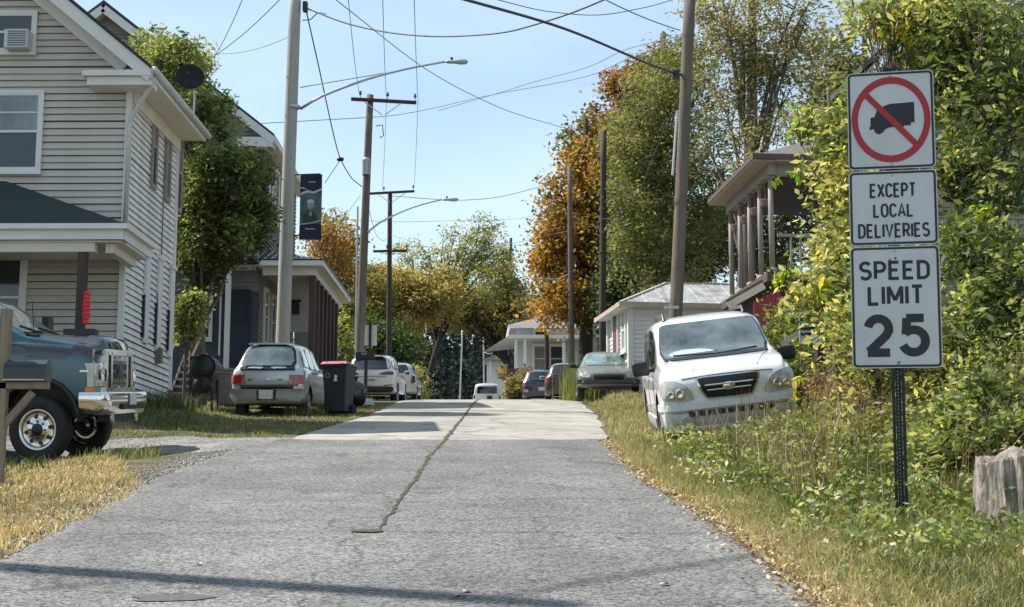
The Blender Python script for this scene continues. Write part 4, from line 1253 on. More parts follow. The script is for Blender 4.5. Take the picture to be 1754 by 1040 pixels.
class Car:
    def __init__(self, name, label, cat, stations, paint, loc, rz, roll=0, pitch=0, nose=(.1, .1), arches=(), arch_r=.38, group=None, glass=None, wheel_w=.24):
        self.t = thing(name, label, cat, loc, rz, group)
        self.t.rotation_euler = (pitch, roll, rz)
        V, F = loft_body(stations, nose=nose)
        me = bpy.data.meshes.new("body"); me.from_pydata(V, [], F)
        bm = bmesh.new(); bm.from_mesh(me); bmesh.ops.recalc_face_normals(bm, faces=bm.faces); bm.to_mesh(me)
        self.bvh = BVHTree.FromBMesh(bm); bm.free()
        me.materials.append(paint); me.materials.append(BLACK_PL)
        self.paint = paint
        self.body = obj("body", me, None, self.t, True)
        self.w = max(s[1] for s in stations)
        if arches:
            mb = MB()
            for y, z in arches:
                mb.lathe([(.0, -self.w - .3), (arch_r, -self.w - .3), (arch_r, -self.w + .34), (.0, -self.w + .34)], (0, y, z), 'X', 28)
                mb.lathe([(.0, self.w - .34), (arch_r, self.w - .34), (arch_r, self.w + .3), (.0, self.w + .3)], (0, y, z), 'X', 28)
            c = obj("cutter", mb, BLACK_PL, None)
            c.data.materials.clear(); c.data.materials.append(BLACK_PL)
            c.parent = self.t
            m = self.body.modifiers.new("arches", 'BOOLEAN'); m.operation = 'DIFFERENCE'; m.object = c; m.solver = 'EXACT'
            try: m.material_mode = 'TRANSFER'
            except Exception: pass
            bpy.context.view_layer.update()
            ev = self.body.evaluated_get(bpy.context.evaluated_depsgraph_get())
            nm = bpy.data.meshes.new_from_object(ev)
            self.body.modifiers.clear()
            self.body.data = nm
            nm.name = "body"
            bpy.data.objects.remove(c)

    def cast(self, a, b, axis):
        if axis == 'F': o, d = Vector((a, 9, b)), Vector((0, -1, 0))
        elif axis == 'B': o, d = Vector((a, -9, b)), Vector((0, 1, 0))
        elif axis == 'R': o, d = Vector((9, a, b)), Vector((-1, 0, 0))
        elif axis == 'L': o, d = Vector((-9, a, b)), Vector((1, 0, 0))
        else: o, d = Vector((a, b, 9)), Vector((0, 0, -1))
        h = self.bvh.ray_cast(o, d)
        return (h[0], h[1]) if h[0] is not None else (None, None)

    def patch(self, name, pts, axis, mat, off=.006, thick=.012, soft=2, parent=None, rings=5, fine=.05, smooth=True):
        """a panel that lies on the body: outline in the projection plane, thickened outwards"""
        p = chaikin(densify(pts, .25), soft) if soft else pts
        p = densify(p, fine)
        cx, cy = sum(q[0] for q in p) / len(p), sum(q[1] for q in p) / len(p)
        V, n = [], len(p)
        last = None
        def pt(a, b):
            nonlocal last
            h, nn = self.cast(a, b, axis)
            if h is None:
                h, nn = (last if last else (Vector((a, 0, b)), Vector((0, 0, 1))))
            last = (h, nn)
            return h + nn * (off + thick)
        V.append(pt(cx, cy))
        for r_ in range(1, rings + 1):
            for q in p:
                f = r_ / rings
                V.append(pt(cx + (q[0] - cx) * f, cy + (q[1] - cy) * f))
        F = [(0, 1 + k, 1 + (k + 1) % n) for k in range(n)]
        for r_ in range(rings - 1):
            o = 1 + r_ * n
            F += [(o + k, o + n + k, o + n + (k + 1) % n, o + (k + 1) % n) for k in range(n)]
        o = 1 + (rings - 1) * n
        b = len(V)
        for k, q in enumerate(p):
            h, nn = self.cast(q[0], q[1], axis)
            V.append((h - nn * .01) if h is not None else V[o + k])
        F += [(o + k, b + k, b + (k + 1) % n, o + (k + 1) % n) for k in range(n)]
        mb = MB().add(V, F)
        ob = obj(name, mb, mat, parent or self.t, False)
        if smooth:
            me = ob.data
            me.polygons.foreach_set("use_smooth", [True] * len(me.polygons))
            try: me.set_sharp_from_angle(angle=radians(40))
            except Exception: pass
        return ob

    def both(self, name, pts, mat, **k):
        a = self.patch(name, pts, 'R', mat, **k)
        b = self.patch(name, [(q[0], q[1]) for q in pts][::-1], 'L', mat, **k)
        return a, b

    def wheel(self, x, y, r, w=.23, rim_r=None, spokes=6, rim_mat=None, hub=None, holes=0, z=None):
        s = 1 if x > 0 else -1
        rim_r = rim_r or r * .64
        prof = [(rim_r, -w / 2 + .02), (rim_r + .01, -w / 2), (r - .04, -w / 2), (r - .008, -w / 2 + .035), (r, -w / 2 + .06), (r, w / 2 - .06), (r - .008, w / 2 - .035), (r - .04, w / 2), (rim_r + .01, w / 2), (rim_r, w / 2 - .02)]
        z = r if z is None else z
        o = obj("wheel", MB().lathe(prof, axis='X', n=36), TYRE, self.t, True, loc=(x, y, z))
        mb = MB()
        if holes:
            mb.lathe([(rim_r + .004, .5 * w), (rim_r - .012, .5 * w + .004), (rim_r - .03, .5 * w - .03), (rim_r * .80, .5 * w - .05), (rim_r * .45, .5 * w - .02), (rim_r * .32, .5 * w + .01), (.001, .5 * w + .015)], axis='X', n=36)
        else:
            mb.lathe([(rim_r + .004, .5 * w), (rim_r - .02, .5 * w + .002), (rim_r - .03, .5 * w - .02), (rim_r - .04, .0)], axis='X', n=32)
            for k in range(spokes):
                a = 2 * pi * k / spokes
                mb.bar((.5 * w - .035, .03 * cos(a), .03 * sin(a)), (.5 * w - .025, (rim_r - .02) * cos(a), (rim_r - .02) * sin(a)), .05, .03, up=(1, 0, 0))
            mb.lathe([(rim_r * .30, .5 * w - .03), (rim_r * .26, .5 * w - .005), (.001, .5 * w)], axis='X', n=20)
        rm = obj("rim", mb, rim_mat or ALLOY, o, not spokes or bool(holes))
        if holes:
            for ob_ in (rm,):
                h = MB().lathe([(.001, .002), (.026, .0), (.030, -.02)], axis='X', n=10)
                hm = h.mesh("hand_hole"); hm.materials.append(BLACK_PL)
                for k in range(8):
                    a = 2 * pi * k / 8 + .2
                    obj("hand_hole", hm, None, o, loc=(.5 * w - .022, rim_r * .66 * cos(a), rim_r * .66 * sin(a)))
                c = MB().lathe([(rim_r * .34, .5 * w - .01), (rim_r * .30, .5 * w + .03), (rim_r * .12, .5 * w + .05), (.001, .5 * w + .05)], axis='X', n=20)
                for k in range(8):
                    a = 2 * pi * k / 8
                    c.lathe([(.001, .5 * w + .025), (.012, .5 * w + .025), (.012, .5 * w - .01)], (0, rim_r * .43 * cos(a), rim_r * .43 * sin(a)), 'X', 6)
                obj("hub", c, M("hub_dark_steel", (.03, .03, .03), .4, metal=.6), o, False)
        else:
            obj("brake_disc", MB().lathe([(rim_r - .05, -.01), (.001, -.01)], axis='X', n=20), BLACK_PL, o)
        if s < 0:
            o.rotation_euler = (0, 0, pi)
        return o

    def mirror(self, x, y, z, w=.22, h=.16, d=.12, mat=None, out=.12):
        s = 1 if x > 0 else -1
        mb = MB().box((x + s * out, y, z), (w, d, h))
        o = obj("wing_mirror", mb, mat or BLACK_PL, self.t, True)
        bevel_mesh(o, .035, 3)
        m2 = MB().bar((x - s * .08, y, z - .03), (x + s * .06, y, z - .03), .05, .05)
        obj("mirror_arm", m2, mat or BLACK_PL, o)
        obj("mirror_glass", MB().box((x + s * out, y - d / 2 - .003, z), (w * .8, .006, h * .75)), PANE, o)
        return o


def car_paint(name, col, metal=.0, rough=.35, coat=1.0, dirt=.25, dcol=(.25, .22, .18)):
    m = M(name, col, rough, metal=metal, var=.03, scale=3, coat=coat, dirt=dcol, dirt_amt=dirt)
    return m


TYRE = M("tyre_rubber", (.018, .018, .018), .85, var=.25, scale=14, bump=.2)
ALLOY = M("dull_alloy_rim", (.38, .38, .38), .4, metal=.6, var=.1, scale=8)
CHROME = M("chrome", (.72, .72, .72), .10, metal=1.0, var=.03, scale=3)
GLASS = M("car_glass_painted_reflections", (.085, .105, .11), .05, var=.75, scale=2.2, spec=1.0, coat=1.0)  # mottled pale base colour stands in for reflections
GLASS_D = M("car_glass_dark", (.010, .012, .014), .06, var=.3, scale=2, spec=.8, coat=.6)
LAMP_CLEAR = M("headlamp_lens", (.48, .47, .42), .12, var=.2, scale=18, coat=1.0, metal=.35)
LAMP_HAZE = M("hazed_headlamp_lens", (.50, .48, .42), .22, var=.15, scale=9, coat=.6, metal=.2)
LAMP_RED = M("tail_lamp_red", (.30, .012, .012), .18, var=.25, scale=14, coat=1.0)
LAMP_DRED = M("tail_lamp_dark_red", (.07, .008, .012), .2, var=.25, scale=14, coat=1.0)
AMBER = M("amber_lens", (.65, .22, .03), .2, coat=1.0)
GRILLE = M("black_grille", (.010, .011, .014), .4, var=.2, scale=30)
RUBBER = M("black_rubber_trim", (.015, .015, .016), .6, var=.1)
PLATE = M("licence_plate", (.55, .55, .52), .5, var=.12, scale=30)
SEAM = M("panel_gap", (.02, .02, .02), .8)

# ---------------------------------------------------------------- 1. white SUV on the right verge, facing the camera
WPAINT = car_paint("white_car_paint", (.74, .75, .76), dirt=.10)
st = [(-2.28, .83, .46, .98, .66, 1.06), (-2.20, .90, .40, 1.08, .74, 1.22), (-2.0, .925, .34, 1.12, .74, 1.60), (-1.5, .93, .31, 1.12, .75, 1.70), (-.4, .93, .30, 1.10, .755, 1.735),
      (.28, .93, .30, 1.08, .755, 1.68), (.46, .93, .30, 1.075, .75, 1.59), (1.10, .93, .30, 1.09, .82, 1.215), (1.22, .93, .31, 1.08, .83, 1.195), (1.75, .93, .33, 1.05, .81, 1.15), (2.08, .925, .34, 1.0, .77, 1.08),
      (2.20, .918, .34, .94, .74, 1.01), (2.255, .91, .36, .86, .72, .94), (2.285, .89, .40, .80, .70, .875)]
b = P(1243, 745, 22.2)
suv = Car("white_suv", "white SUV parked nose towards the camera on the weedy right verge", "car", st, WPAINT, (3.12, 22.1, 2.62), pi - radians(2.5), roll=radians(6.5), pitch=radians(-7.0), nose=(.09, .12), arches=((1.36, .40), (-1.36, .40)), arch_r=.43)
c = suv
suv.t.scale = (1.0, 1, 1.15)
zb_ = 1.10
c.patch("windscreen_seal", [(-.80, 1.19), (.80, 1.19), (.725, 1.585), (.68, 1.65), (-.68, 1.65), (-.725, 1.585)], 'F', RUBBER, off=.0, thick=.006, soft=1)
ws = c.patch("windscreen", [(-.77, 1.21), (.77, 1.21), (.695, 1.585), (.65, 1.635), (-.65, 1.635), (-.695, 1.585)], 'F', GLASS, off=.008, soft=1)
# sun shade lying behind the glass shows as a pale shape along its foot
c.patch("folded_sunshade", [(.68, 1.225), (.62, 1.275), (.42, 1.30), (.14, 1.285), (-.02, 1.245), (.05, 1.225)], 'F', M("pale_blue_sunshade", (.45, .60, .62), .3, var=.2, scale=20), off=.010, thick=.012, soft=1)
for s in (1, -1):
    for (a, b_) in (((s * .04, 1.215), (s * -.60, 1.24)),):
        p0, _ = c.cast(a[0], a[1], 'F'); p1, _ = c.cast(b_[0], b_[1], 'F')
        part("wiper", MB().bar(p0 + Vector((0, .045, .01)), p1 + Vector((0, .04, .012)), .025, .025), BLACK_PL, c.t)
c.both("side_window", [(.80, 1.115), (.36, 1.50), (.16, 1.585), (-.20, 1.60), (-.20, 1.12)], GLASS_D, soft=1)
c.both("side_window", [(-.27, 1.12), (-.27, 1.60), (-1.12, 1.59), (-1.20, 1.13)], GLASS_D, soft=1)
c.both("quarter_window", [(-1.28, 1.14), (-1.24, 1.57), (-1.85, 1.50), (-1.98, 1.20)], GLASS_D, soft=1)
c.both("door_seam", [(.86, .48), (.86, 1.08), (.845, 1.08), (.845, .48)], SEAM, off=0, thick=.003, soft=0)
c.both("door_seam", [(-.23, .48), (-.23, 1.08), (-.245, 1.08), (-.245, .48)], SEAM, off=0, thick=.003, soft=0)
c.both("lower_cladding", [(.92, .34), (.92, .50), (-.92, .50), (-.92, .34)], M("silver_lower_cladding", (.42, .43, .43), .45, metal=.3), off=.004, thick=.02, soft=0)
for s in (1, -1):
    part("door_handle", MB().box((s * .945, -.05, .98), (.035, .18, .035)), WPAINT, c.t)
    part("door_handle", MB().box((s * .945, -1.05, .98), (.035, .18, .035)), WPAINT, c.t)
    part("roof_rail", MB().tube([(s * .60, .05, 1.70), (s * .60, -.05, 1.785), (s * .60, -1.5, 1.785), (s * .60, -1.62, 1.70)], .022, 8), M("dark_roof_rail", (.05, .045, .045), .4), c.t)
    c.mirror(s * .93, .72, 1.13, .25, .18, .14, BLACK_PL, out=.14)
    # headlamp: lens with two inner bowls
    h = c.patch("headlight", [(s * .46, .715), (s * .88, .735), (s * .915, .82), (s * .905, .95), (s * .80, .985), (s * .60, .925), (s * .50, .83)][::s], 'F', LAMP_HAZE, off=.004, thick=.014, soft=2)
    for (hx, hz, hr) in ((.67, .815, .062), (.79, .81, .05)):
        q, nn = c.cast(s * hx, hz, 'F')
        part("bulb_bowl", MB().lathe([(.001, .012), (hr * .5, .014), (hr, .024), (hr * 1.08, .020)], q + Vector((0, .012, 0)), 'Y', 16), CHROME, h, True)
# grille with bright surround, bars and oval badge
gs = c.patch("grille_surround", [(-.41, .985), (.41, .985), (.45, .955), (.33, .735), (.29, .715), (-.29, .715), (-.33, .735), (-.45, .955)], 'F', CHROME, off=.0, thick=.014, soft=1)
gg = c.patch("grille", [(-.39, .965), (.39, .965), (.415, .94), (.31, .75), (.28, .735), (-.28, .735), (-.31, .75), (-.415, .94)], 'F', GRILLE, off=.010, thick=.012, soft=1)
for z in (.885, .825):
    wz = .355 - (.94 - z) * .5
    pts = [c.cast(x, z, 'F')[0] + Vector((0, .040, 0)) for x in np.linspace(-wz, wz, 9)]
    part("grille_bar", MB().tube(pts, .008 if z < .83 else .011, 6), CHROME, gg)
q, nn = c.cast(0, .855, 'F')
bd = part("badge", MB().lathe([(.001, .046), (.058, .046), (.072, .040), (.075, .02)], (0, 0, 0), 'Y', 24), CHROME, c.t, True, loc=q, scale=(1.15, 1, .68))
# hood creases, cowl and bumper parts
for s in (1, -1):
    pts = [c.cast(s * x, y, 'T')[0] + Vector((0, 0, .002)) for x, y in ((.70, 1.12), (.66, 1.4), (.58, 1.7), (.50, 1.95), (.43, 2.12))]
    part("hood_crease", MB().tube(pts, .010, 6), WPAINT, c.t, True)
hs = [c.cast(x, 1.0 - abs(x) ** 2 * .05, 'F')[0] for x in np.linspace(-.62, .62, 15)]
part("hood_gap", MB().tube([p + Vector((0, .002, 0)) for p in hs], .006, 6), SEAM, c.t)
c.patch("cowl", [(-.72, 1.215), (.72, 1.215), (.74, 1.19), (-.74, 1.19)], 'F', BLACK_PL, off=.004, soft=0)
def swept_bumper(name, W_, yf_, r_, sec, mat, parent, ret=.35, smooth=True):
    """closed section swept along a straight front with rounded corners and short returns"""
    V, F, n, m_ = [], [], 41, len(sec)
    for i in range(n):
        u = -1 + 2 * i / (n - 1)
        a, sg_ = abs(u), (1 if u >= 0 else -1)
        if a < .66: x, y, nx_, ny_ = a / .66 * (W_ - r_), yf_ - .05 * (a / .66) ** 2, 0.0, 1.0
        elif a < .86:
            th_ = (a - .66) / .20 * pi / 2
            x, y, nx_, ny_ = W_ - r_ + r_ * sin(th_), yf_ - .05 - r_ * (1 - cos(th_)), sin(th_), cos(th_)
        else: x, y, nx_, ny_ = W_, yf_ - .05 - r_ - (a - .86) / .14 * ret, 1.0, 0.0
        for d_, z in sec:
            V.append((sg_ * (x + nx_ * d_), y + ny_ * d_, z))
    for i in range(n - 1):
        F += [(i * m_ + k, i * m_ + (k + 1) % m_, (i + 1) * m_ + (k + 1) % m_, (i + 1) * m_ + k) for k in range(m_)]
    F += [tuple(range(m_)), tuple((n - 1) * m_ + k for k in range(m_))]
    o = part(name, MB().add(V, F), mat, parent, smooth)
    try: o.data.set_sharp_from_angle(angle=radians(35))
    except Exception: pass
    return o


GWB = M("grey_white_bumper", (.60, .61, .61), .42, var=.05)
SLC = M("silver_lower_cladding", (.42, .43, .43), .45, metal=.3)
swept_bumper("bumper", .945, 2.325, .22, [(-.20, .70), (-.03, .705), (.0, .69), (.008, .62), (-.02, .595), (-.20, .59)], GWB, c.t, .40)
lb = swept_bumper("bumper_lower", .925, 2.30, .22, [(-.20, .59), (-.01, .588), (.0, .55), (-.005, .44), (-.04, .37), (-.20, .34)], SLC, c.t, .40)
ai = part("air_intake", MB().box((0, 2.285, .565), (1.16, .05, .055)), GRILLE, c.t)
for x in np.linspace(-.48, .48, 8):
    part("intake_rib", MB().box((x, 2.305, .565), (.03, .02, .06)), SLC, ai)
for s in (1, -1):
    fo = part("fog_light_bezel", MB().lathe([(.001, .012), (.10, .012), (.115, .0), (.115, -.03)], (s * .62, 2.285, .475), 'Y', 22), SLC, c.t, True)
    part("fog_light", MB().lathe([(.001, .022), (.05, .024), (.066, .034), (.074, .030), (.078, .010)], (s * .62, 2.285, .475), 'Y', 20), LAMP_CLEAR, fo, True)
for x in (.80, -.80):
    for y in (1.36, -1.36):
        c.wheel(x, y, .365, .235, spokes=6)

# ---------------------------------------------------------------- 2. teal and black pickup at the left, nose to the right
TEAL = car_paint("teal_blue_metallic", (.002, .075, .115), metal=.0, rough=.3, dirt=.18)
BLK = car_paint("black_metallic_paint", (.012, .014, .022), metal=.2, rough=.25, dirt=.12)
tz = float(HZ(-6.2, 18.7)) + .10
st = [(-3.2, .96, .74, 1.55, .86, 1.62), (-1.0, .97, .72, 1.57, .86, 1.65), (-.85, .97, .72, 1.57, .74, 2.12), (-.2, .97, .72, 1.56, .73, 2.18), (1.1, .97, .70, 1.55, .73, 2.15), (1.35, .97, .70, 1.55, .75, 2.05),
      (2.08, .97, .70, 1.50, .84, 1.62), (2.2, .97, .70, 1.49, .85, 1.60), (2.6, .97, .70, 1.45, .84, 1.55), (2.95, .965, .70, 1.41, .80, 1.49), (3.06, .95, .72, 1.37, .76, 1.45), (3.10, .93, .76, 1.30, .72, 1.38)]
wx = P(68, 700, 18.6).x
tk = Car("pickup_truck", "teal and black pickup with chrome bumper and grille, cut off by the left picture edge", "truck", st, TEAL, (wx - 2.05, 19.55, tz + .02), -pi / 2 - radians(1.5), nose=(.10, .05), arches=((2.30, .50), (-1.9, .50)), arch_r=.56)
c = tk
c.t.rotation_euler = (0, radians(5.5), -pi / 2 - radians(1.0))
c.t.scale = (1, .91, 1)
def hood_mesh(lift=0.0, y0=2.10, y1=3.06, cut=0):
    V, F = [], []
    prof = [(-.998, -.15), (-.992, -.05), (-.955, .01), (-.88, .03), (-.66, .06), (-.58, .12), (-.50, .145), (0, .16), (.50, .145), (.58, .12), (.66, .06), (.88, .03), (.955, .01), (.992, -.05), (.998, -.15)]
    ysl = list(np.linspace(y0, y1 - .10, 10)) + [y1 - .04, y1, y1 + .03]
    for i, y in enumerate(ysl):
        zf = 1.50 - .07 * ((y - 2.1) / .95) ** 1.5
        dn = 0 if i < 10 else (.02, .06, .16)[i - 10]
        for x, z in prof:
            yy_ = y - .10 * abs(x / .86) ** 2.4 * (y - 2.1)
            V.append((x * (1 - .06 * (y - 2.1)), yy_, zf + z - dn * (1 if abs(x) < .8 else .6) + lift))
    n = len(prof)
    for i in range(len(ysl) - 1):
        F += [(i * n + k, i * n + k + 1, (i + 1) * n + k + 1, (i + 1) * n + k) for k in range(n - 1)]
    return MB().add(V, F)


part("hood", hood_mesh(), BLK, c.t, True)
part("bug_deflector", hood_mesh(.035, 2.86, 3.10), M("smoked_deflector", (.01, .01, .012), .10, coat=1), c.t, True)
c.both("upper_side_band", [(1.3, 1.40), (1.3, 1.535), (2.14, 1.49), (2.14, 1.37)], BLK, off=.004, thick=.006, soft=0)
c.both("black_door_panel", [(-.8, .78), (-.8, 1.45), (1.55, 1.45), (1.60, 1.0), (1.60, .78)], BLK, off=.0, thick=.004, soft=0)
c.both("side_window", [(1.75, 1.62), (1.22, 2.03), (-.10, 2.08), (-.12, 1.60)], GLASS, soft=1)
c.both("rear_side_window", [(-.20, 1.60), (-.20, 2.07), (-.72, 2.03), (-.74, 1.60)], GLASS_D, soft=1)
c.patch("windscreen", [(-.76, 1.66), (.76, 1.66), (.70, 1.99), (.62, 2.05), (-.62, 2.05), (-.70, 1.99)], 'F', M("windscreen_painted_bright", (.32, .38, .38), .05, var=.3, scale=2, coat=1.0, spec=1.0, metal=.3), off=.008, soft=1)  # sky brightness is put into the glass colour
c.patch("cowl", [(-.78, 2.02), (.78, 2.02), (.80, 2.14), (-.80, 2.14)], 'T', BLACK_PL, off=.008, thick=.02, soft=0)
for a in (-.35, .35):
    part("wiper", MB().bar((a, 2.10, 1.66), (a + .45, 1.95, 1.74), .02, .03), BLACK_PL, c.t)
part("grille_shell", MB().box((0, 2.96, 1.16), (1.80, .12, .56)), BLK, c.t)
for s in (1, -1):
    # fender flare as a ring
    mb = MB(); pts = [(s * .985, 2.30 + .565 * cos(a), .50 + .565 * sin(a)) for a in np.linspace(.12, pi - .12, 22)]
    mb.tube(pts, .030, 6)
    part("wheel_arch_lip", mb, RUBBER, c.t, True)
    hl = part("headlight", MB().box((s * .735, 3.03, 1.11), (.31, .10, .31)), LAMP_CLEAR, c.t, True)
    bevel_mesh(hl, .03, 2)
    part("headlight_inner", MB().lathe([(.001, .0), (.06, .01), (.085, .04), (.09, .045)], (s * .73, 3.07, 1.12), 'Y', 18), CHROME, hl, True)
    part("turn_signal", MB().box((s * .915, 2.99, 1.11), (.07, .12, .30)), M("white_side_lens", (.5, .5, .48), .2, coat=1), c.t)
    part("amber_lamp", MB().box((s * .905, 3.0, .925), (.11, .12, .055)), AMBER, c.t)
    part("lower_lamp", MB().box((s * .70, 3.04, .925), (.28, .09, .055)), LAMP_CLEAR, c.t)
    part("fog_light", MB().lathe([(.001, 0), (.06, .0), (.07, -.03)], (s * .56, 3.22, .56), 'Y', 16), LAMP_CLEAR, c.t, True)
    part("emblem", MB().box((s * .975, 2.93, 1.16), (.01, .12, .025)), CHROME, c.t)
    part("side_mirror", MB().box((s * 1.16, 1.62, 1.78), (.22, .10, .34)), BLACK_PL, c.t)
# grille: chrome frame, side cells and centre bars
gr_ = MB()
X0, X1, Z0, Z1, YG_ = -.56, .56, .91, 1.41, 3.075
for (a, b_) in (((X0, YG_, Z0), (X1, YG_, Z0)), ((X0, YG_, Z1), (X1, YG_, Z1)), ((X0, YG_, Z0 - .02), (X0, YG_, Z1 + .02)), ((X1, YG_, Z0 - .02), (X1, YG_, Z1 + .02)), ((-.36, YG_, Z0), (-.36, YG_, Z1)), ((.36, YG_, Z0), (.36, YG_, Z1))):
    gr_.bar(a, b_, .075, .10, up=(0, 1, 0))
g1 = part("grille_frame", gr_, CHROME, c.t)
part("grille_mesh", MB().box((0, 3.05, 1.16), (1.08, .03, .48)), GRILLE, g1)
for z in (1.04, 1.16, 1.28):
    part("grille_bar", MB().bar((-.36, 3.09, z), (.36, 3.09, z), .04, .05), M("dark_chrome_bar", (.10, .10, .11), .25, metal=.8), g1)
part("oval_badge", MB().lathe([(.001, .012), (.085, .012), (.098, .0)], (0, 3.12, 1.16), 'Y', 24), M("dark_blue_badge", (.01, .02, .08), .3, metal=.3), c.t, True, scale=(1, 1, 1))
# chrome bumper: one closed swept section
mb = MB()
n = 41
V, F = [], []
sec = [(-.14, .89), (-.03, .90), (.0, .885), (.014, .84), (.012, .76), (-.006, .68), (-.03, .62), (-.07, .60), (-.14, .61)]
m_ = len(sec)
for i in range(n):
    u = -1 + 2 * i / (n - 1)
    # plan path: straight middle, rounded corners, short returns along the fenders
    a = abs(u); sg_ = 1 if u >= 0 else -1
    if a < .68: x, y, nx_, ny_ = a / .68 * .84, 3.30 - .035 * (a / .68) ** 2, 0.0, 1.0
    elif a < .86:
        th_ = (a - .68) / .18 * pi / 2
        x, y, nx_, ny_ = .84 + .17 * sin(th_), 3.265 - .17 * (1 - cos(th_)), sin(th_), cos(th_)
    else: x, y, nx_, ny_ = 1.01, 3.095 - (a - .86) / .14 * .22, 1.0, 0.0
    for d_, z in sec:
        zz_ = z + (.03 * max(0, a - .86) / .14 if z < .7 else 0)
        V.append((sg_ * (x + nx_ * d_), y + ny_ * d_, zz_))
for i in range(n - 1):
    F += [(i * m_ + k, i * m_ + (k + 1) % m_, (i + 1) * m_ + (k + 1) % m_, (i + 1) * m_ + k) for k in range(m_)]
F += [tuple(range(m_)), tuple((n - 1) * m_ + k for k in range(m_))]
bo = part("chrome_bumper", mb.add(V, F), CHROME, c.t, True)
try: bo.data.set_sharp_from_angle(angle=radians(50))
except Exception: pass
part("air_dam", MB().box((0, 3.10, .56), (1.3, .16, .10)), RUBBER, c.t)
part("bumper_slot", MB().box((0, 3.305, .70), (.9, .03, .07)), RUBBER, bo)
part("licence_plate", MB().box((0, 3.325, .80), (.31, .012, .155)), PLATE, c.t)
part("chassis", MB().box((0, -.1, .72), (1.30, 6.0, .30)).box((0, 2.3, .98), (1.35, 1.3, .5)).box((0, -1.9, 1.0), (1.35, 1.2, .4)), RUBBER, c.t)
part("front_axle", MB().tube([(-.8, 2.30, .42), (.8, 2.30, .42)], .06, 8), RUBBER, c.t)
part("antenna", MB().tube([(.80, 2.16, 1.60), (.82, 2.13, 2.05)], .006, 5), BLACK_PL, c.t)
for x in (.87, -.87):
    for y in (2.30, -1.9):
        c.wheel(x, y, .42, .27, rim_r=.255, spokes=0, holes=1, rim_mat=M("polished_alloy_rim", (.66, .65, .62), .22, metal=.9, var=.08, scale=6))

# ---------------------------------------------------------------- 3. silver hatchback wagon seen from behind
SIL = car_paint("silver_green_paint", (.46, .50, .50), metal=.45, rough=.35, dirt=.2)
GREYB = M("grey_lower_body_paint", (.23, .235, .22), .45, metal=.3, var=.08, scale=4, dirt=(.2, .18, .14), dirt_amt=.4)
st = [(-2.15, .76, .42, .62, .60, .66), (-2.12, .80, .36, .80, .64, .86), (-2.05, .83, .33, .90, .70, .96), (-1.93, .845, .32, .93, .66, 1.06), (-1.55, .85, .30, .94, .575, 1.37), (-1.40, .85, .30, .94, .57, 1.405), (-.5, .85, .27, .92, .58, 1.43),
      (.25, .85, .27, .90, .58, 1.40), (1.0, .85, .27, .88, .68, 1.0), (1.2, .85, .28, .86, .70, .95), (2.0, .82, .32, .74, .62, .80), (2.18, .76, .36, .60, .5, .66)]
b = P(478, 715, 33.2)
c = Car("silver_hatchback", "silver hatchback wagon with red tail lamps parked facing away on the shaded left grass", "car", st, SIL, (b.x + .10, 33.25, G(b.x, 32.2) - .04), -radians(1), pitch=radians(5), nose=(.12, .10), arches=((1.3, .32), (-1.25, .32)), arch_r=.345)
hb = c
c.t.scale = (.94, 1, 1.20)
c.patch("rear_window", [(-.60, 1.00), (.60, 1.00), (.50, 1.345), (-.50, 1.345)], 'B', M("rear_glass_painted_reflections", (.10, .15, .15), .06, var=.6, scale=2.2, coat=1, spec=1), off=.012, soft=1)  # tree reflections are mottled into the glass colour
c.patch("window_surround", [(-.66, .975), (.66, .975), (.545, 1.38), (-.545, 1.38)], 'B', RUBBER, off=.0, thick=.008, soft=1)
part("wiper", MB().bar((-.08, -2.0, 1.0), (-.48, -1.90, 1.05), .02, .02), BLACK_PL, c.t)
part("rear_spoiler", MB().box((0, -1.56, 1.415), (1.04, .16, .03)), SIL, c.t)
c.patch("spoiler_strip", [(-.62, .925), (.62, .925), (.62, .965), (-.62, .965)], 'B', M("dark_spoiler", (.02, .022, .025), .3), off=.0, thick=.04, soft=0)
for s in (1, -1):
    c.patch("spoiler_slot", [(s * .08, .932), (s * .44, .932), (s * .42, .958), (s * .10, .958)][::s], 'B', SIL, off=.04, thick=.012, soft=1)
    tl = c.patch("tail_light", [(s * .49, .685), (s * .805, .685), (s * .81, .835), (s * .51, .85)][::s], 'B', LAMP_RED, off=.004, thick=.02, soft=0)
    c.patch("reversing_lens", [(s * .50, .69), (s * .56, .69), (s * .57, .76), (s * .51, .76)][::s], 'B', M("pinkish_lens", (.45, .12, .10), .2, coat=1), off=.02, thick=.012, soft=1, parent=tl)
    part("mud_flap", MB().box((s * .70, -1.66, .20), (.22, .02, .22)), RUBBER, c.t)
    c.mirror(s * .84, .62, .98, .20, .13, .10, SIL)
c.patch("tailgate_gap", [(-.70, .655), (.70, .655), (.70, .672), (-.70, .672)], 'B', SEAM, off=0, thick=.004, soft=0)
c.patch("black_trim", [(-.60, .59), (.60, .59), (.60, .645), (-.60, .645)], 'B', RUBBER, off=.0, thick=.02, soft=0)
c.patch("bumper", [(-.80, .40), (.80, .40), (.83, .60), (-.83, .60)], 'B', GREYB, off=.006, thick=.05, soft=1)
lp = c.patch("plate_recess", [(-.22, .42), (.22, .42), (.22, .59), (-.22, .59)], 'B', RUBBER, off=.05, thick=.012, soft=0)
part("licence_plate", MB().box((-.0, -2.235, .50), (.32, .012, .16)), PLATE, c.t)
part("badge", MB().lathe([(.001, -.01), (.03, -.01), (.035, 0)], (0, 0, 0), 'Y', 14), CHROME, c.t, True, loc=(0, -2.145, .76), scale=(1.6, 1, .7))
part("badge_lettering", MB().box((-.38, -2.135, .76), (.10, .01, .02)).box((.30, -2.135, .76), (.12, .01, .015)), M("dark_letters", (.05, .05, .05), .5), c.t)
c.both("side_window", [(.85, .93), (.25, 1.30), (-.22, 1.34), (-.22, .95)], GLASS_D, soft=1)
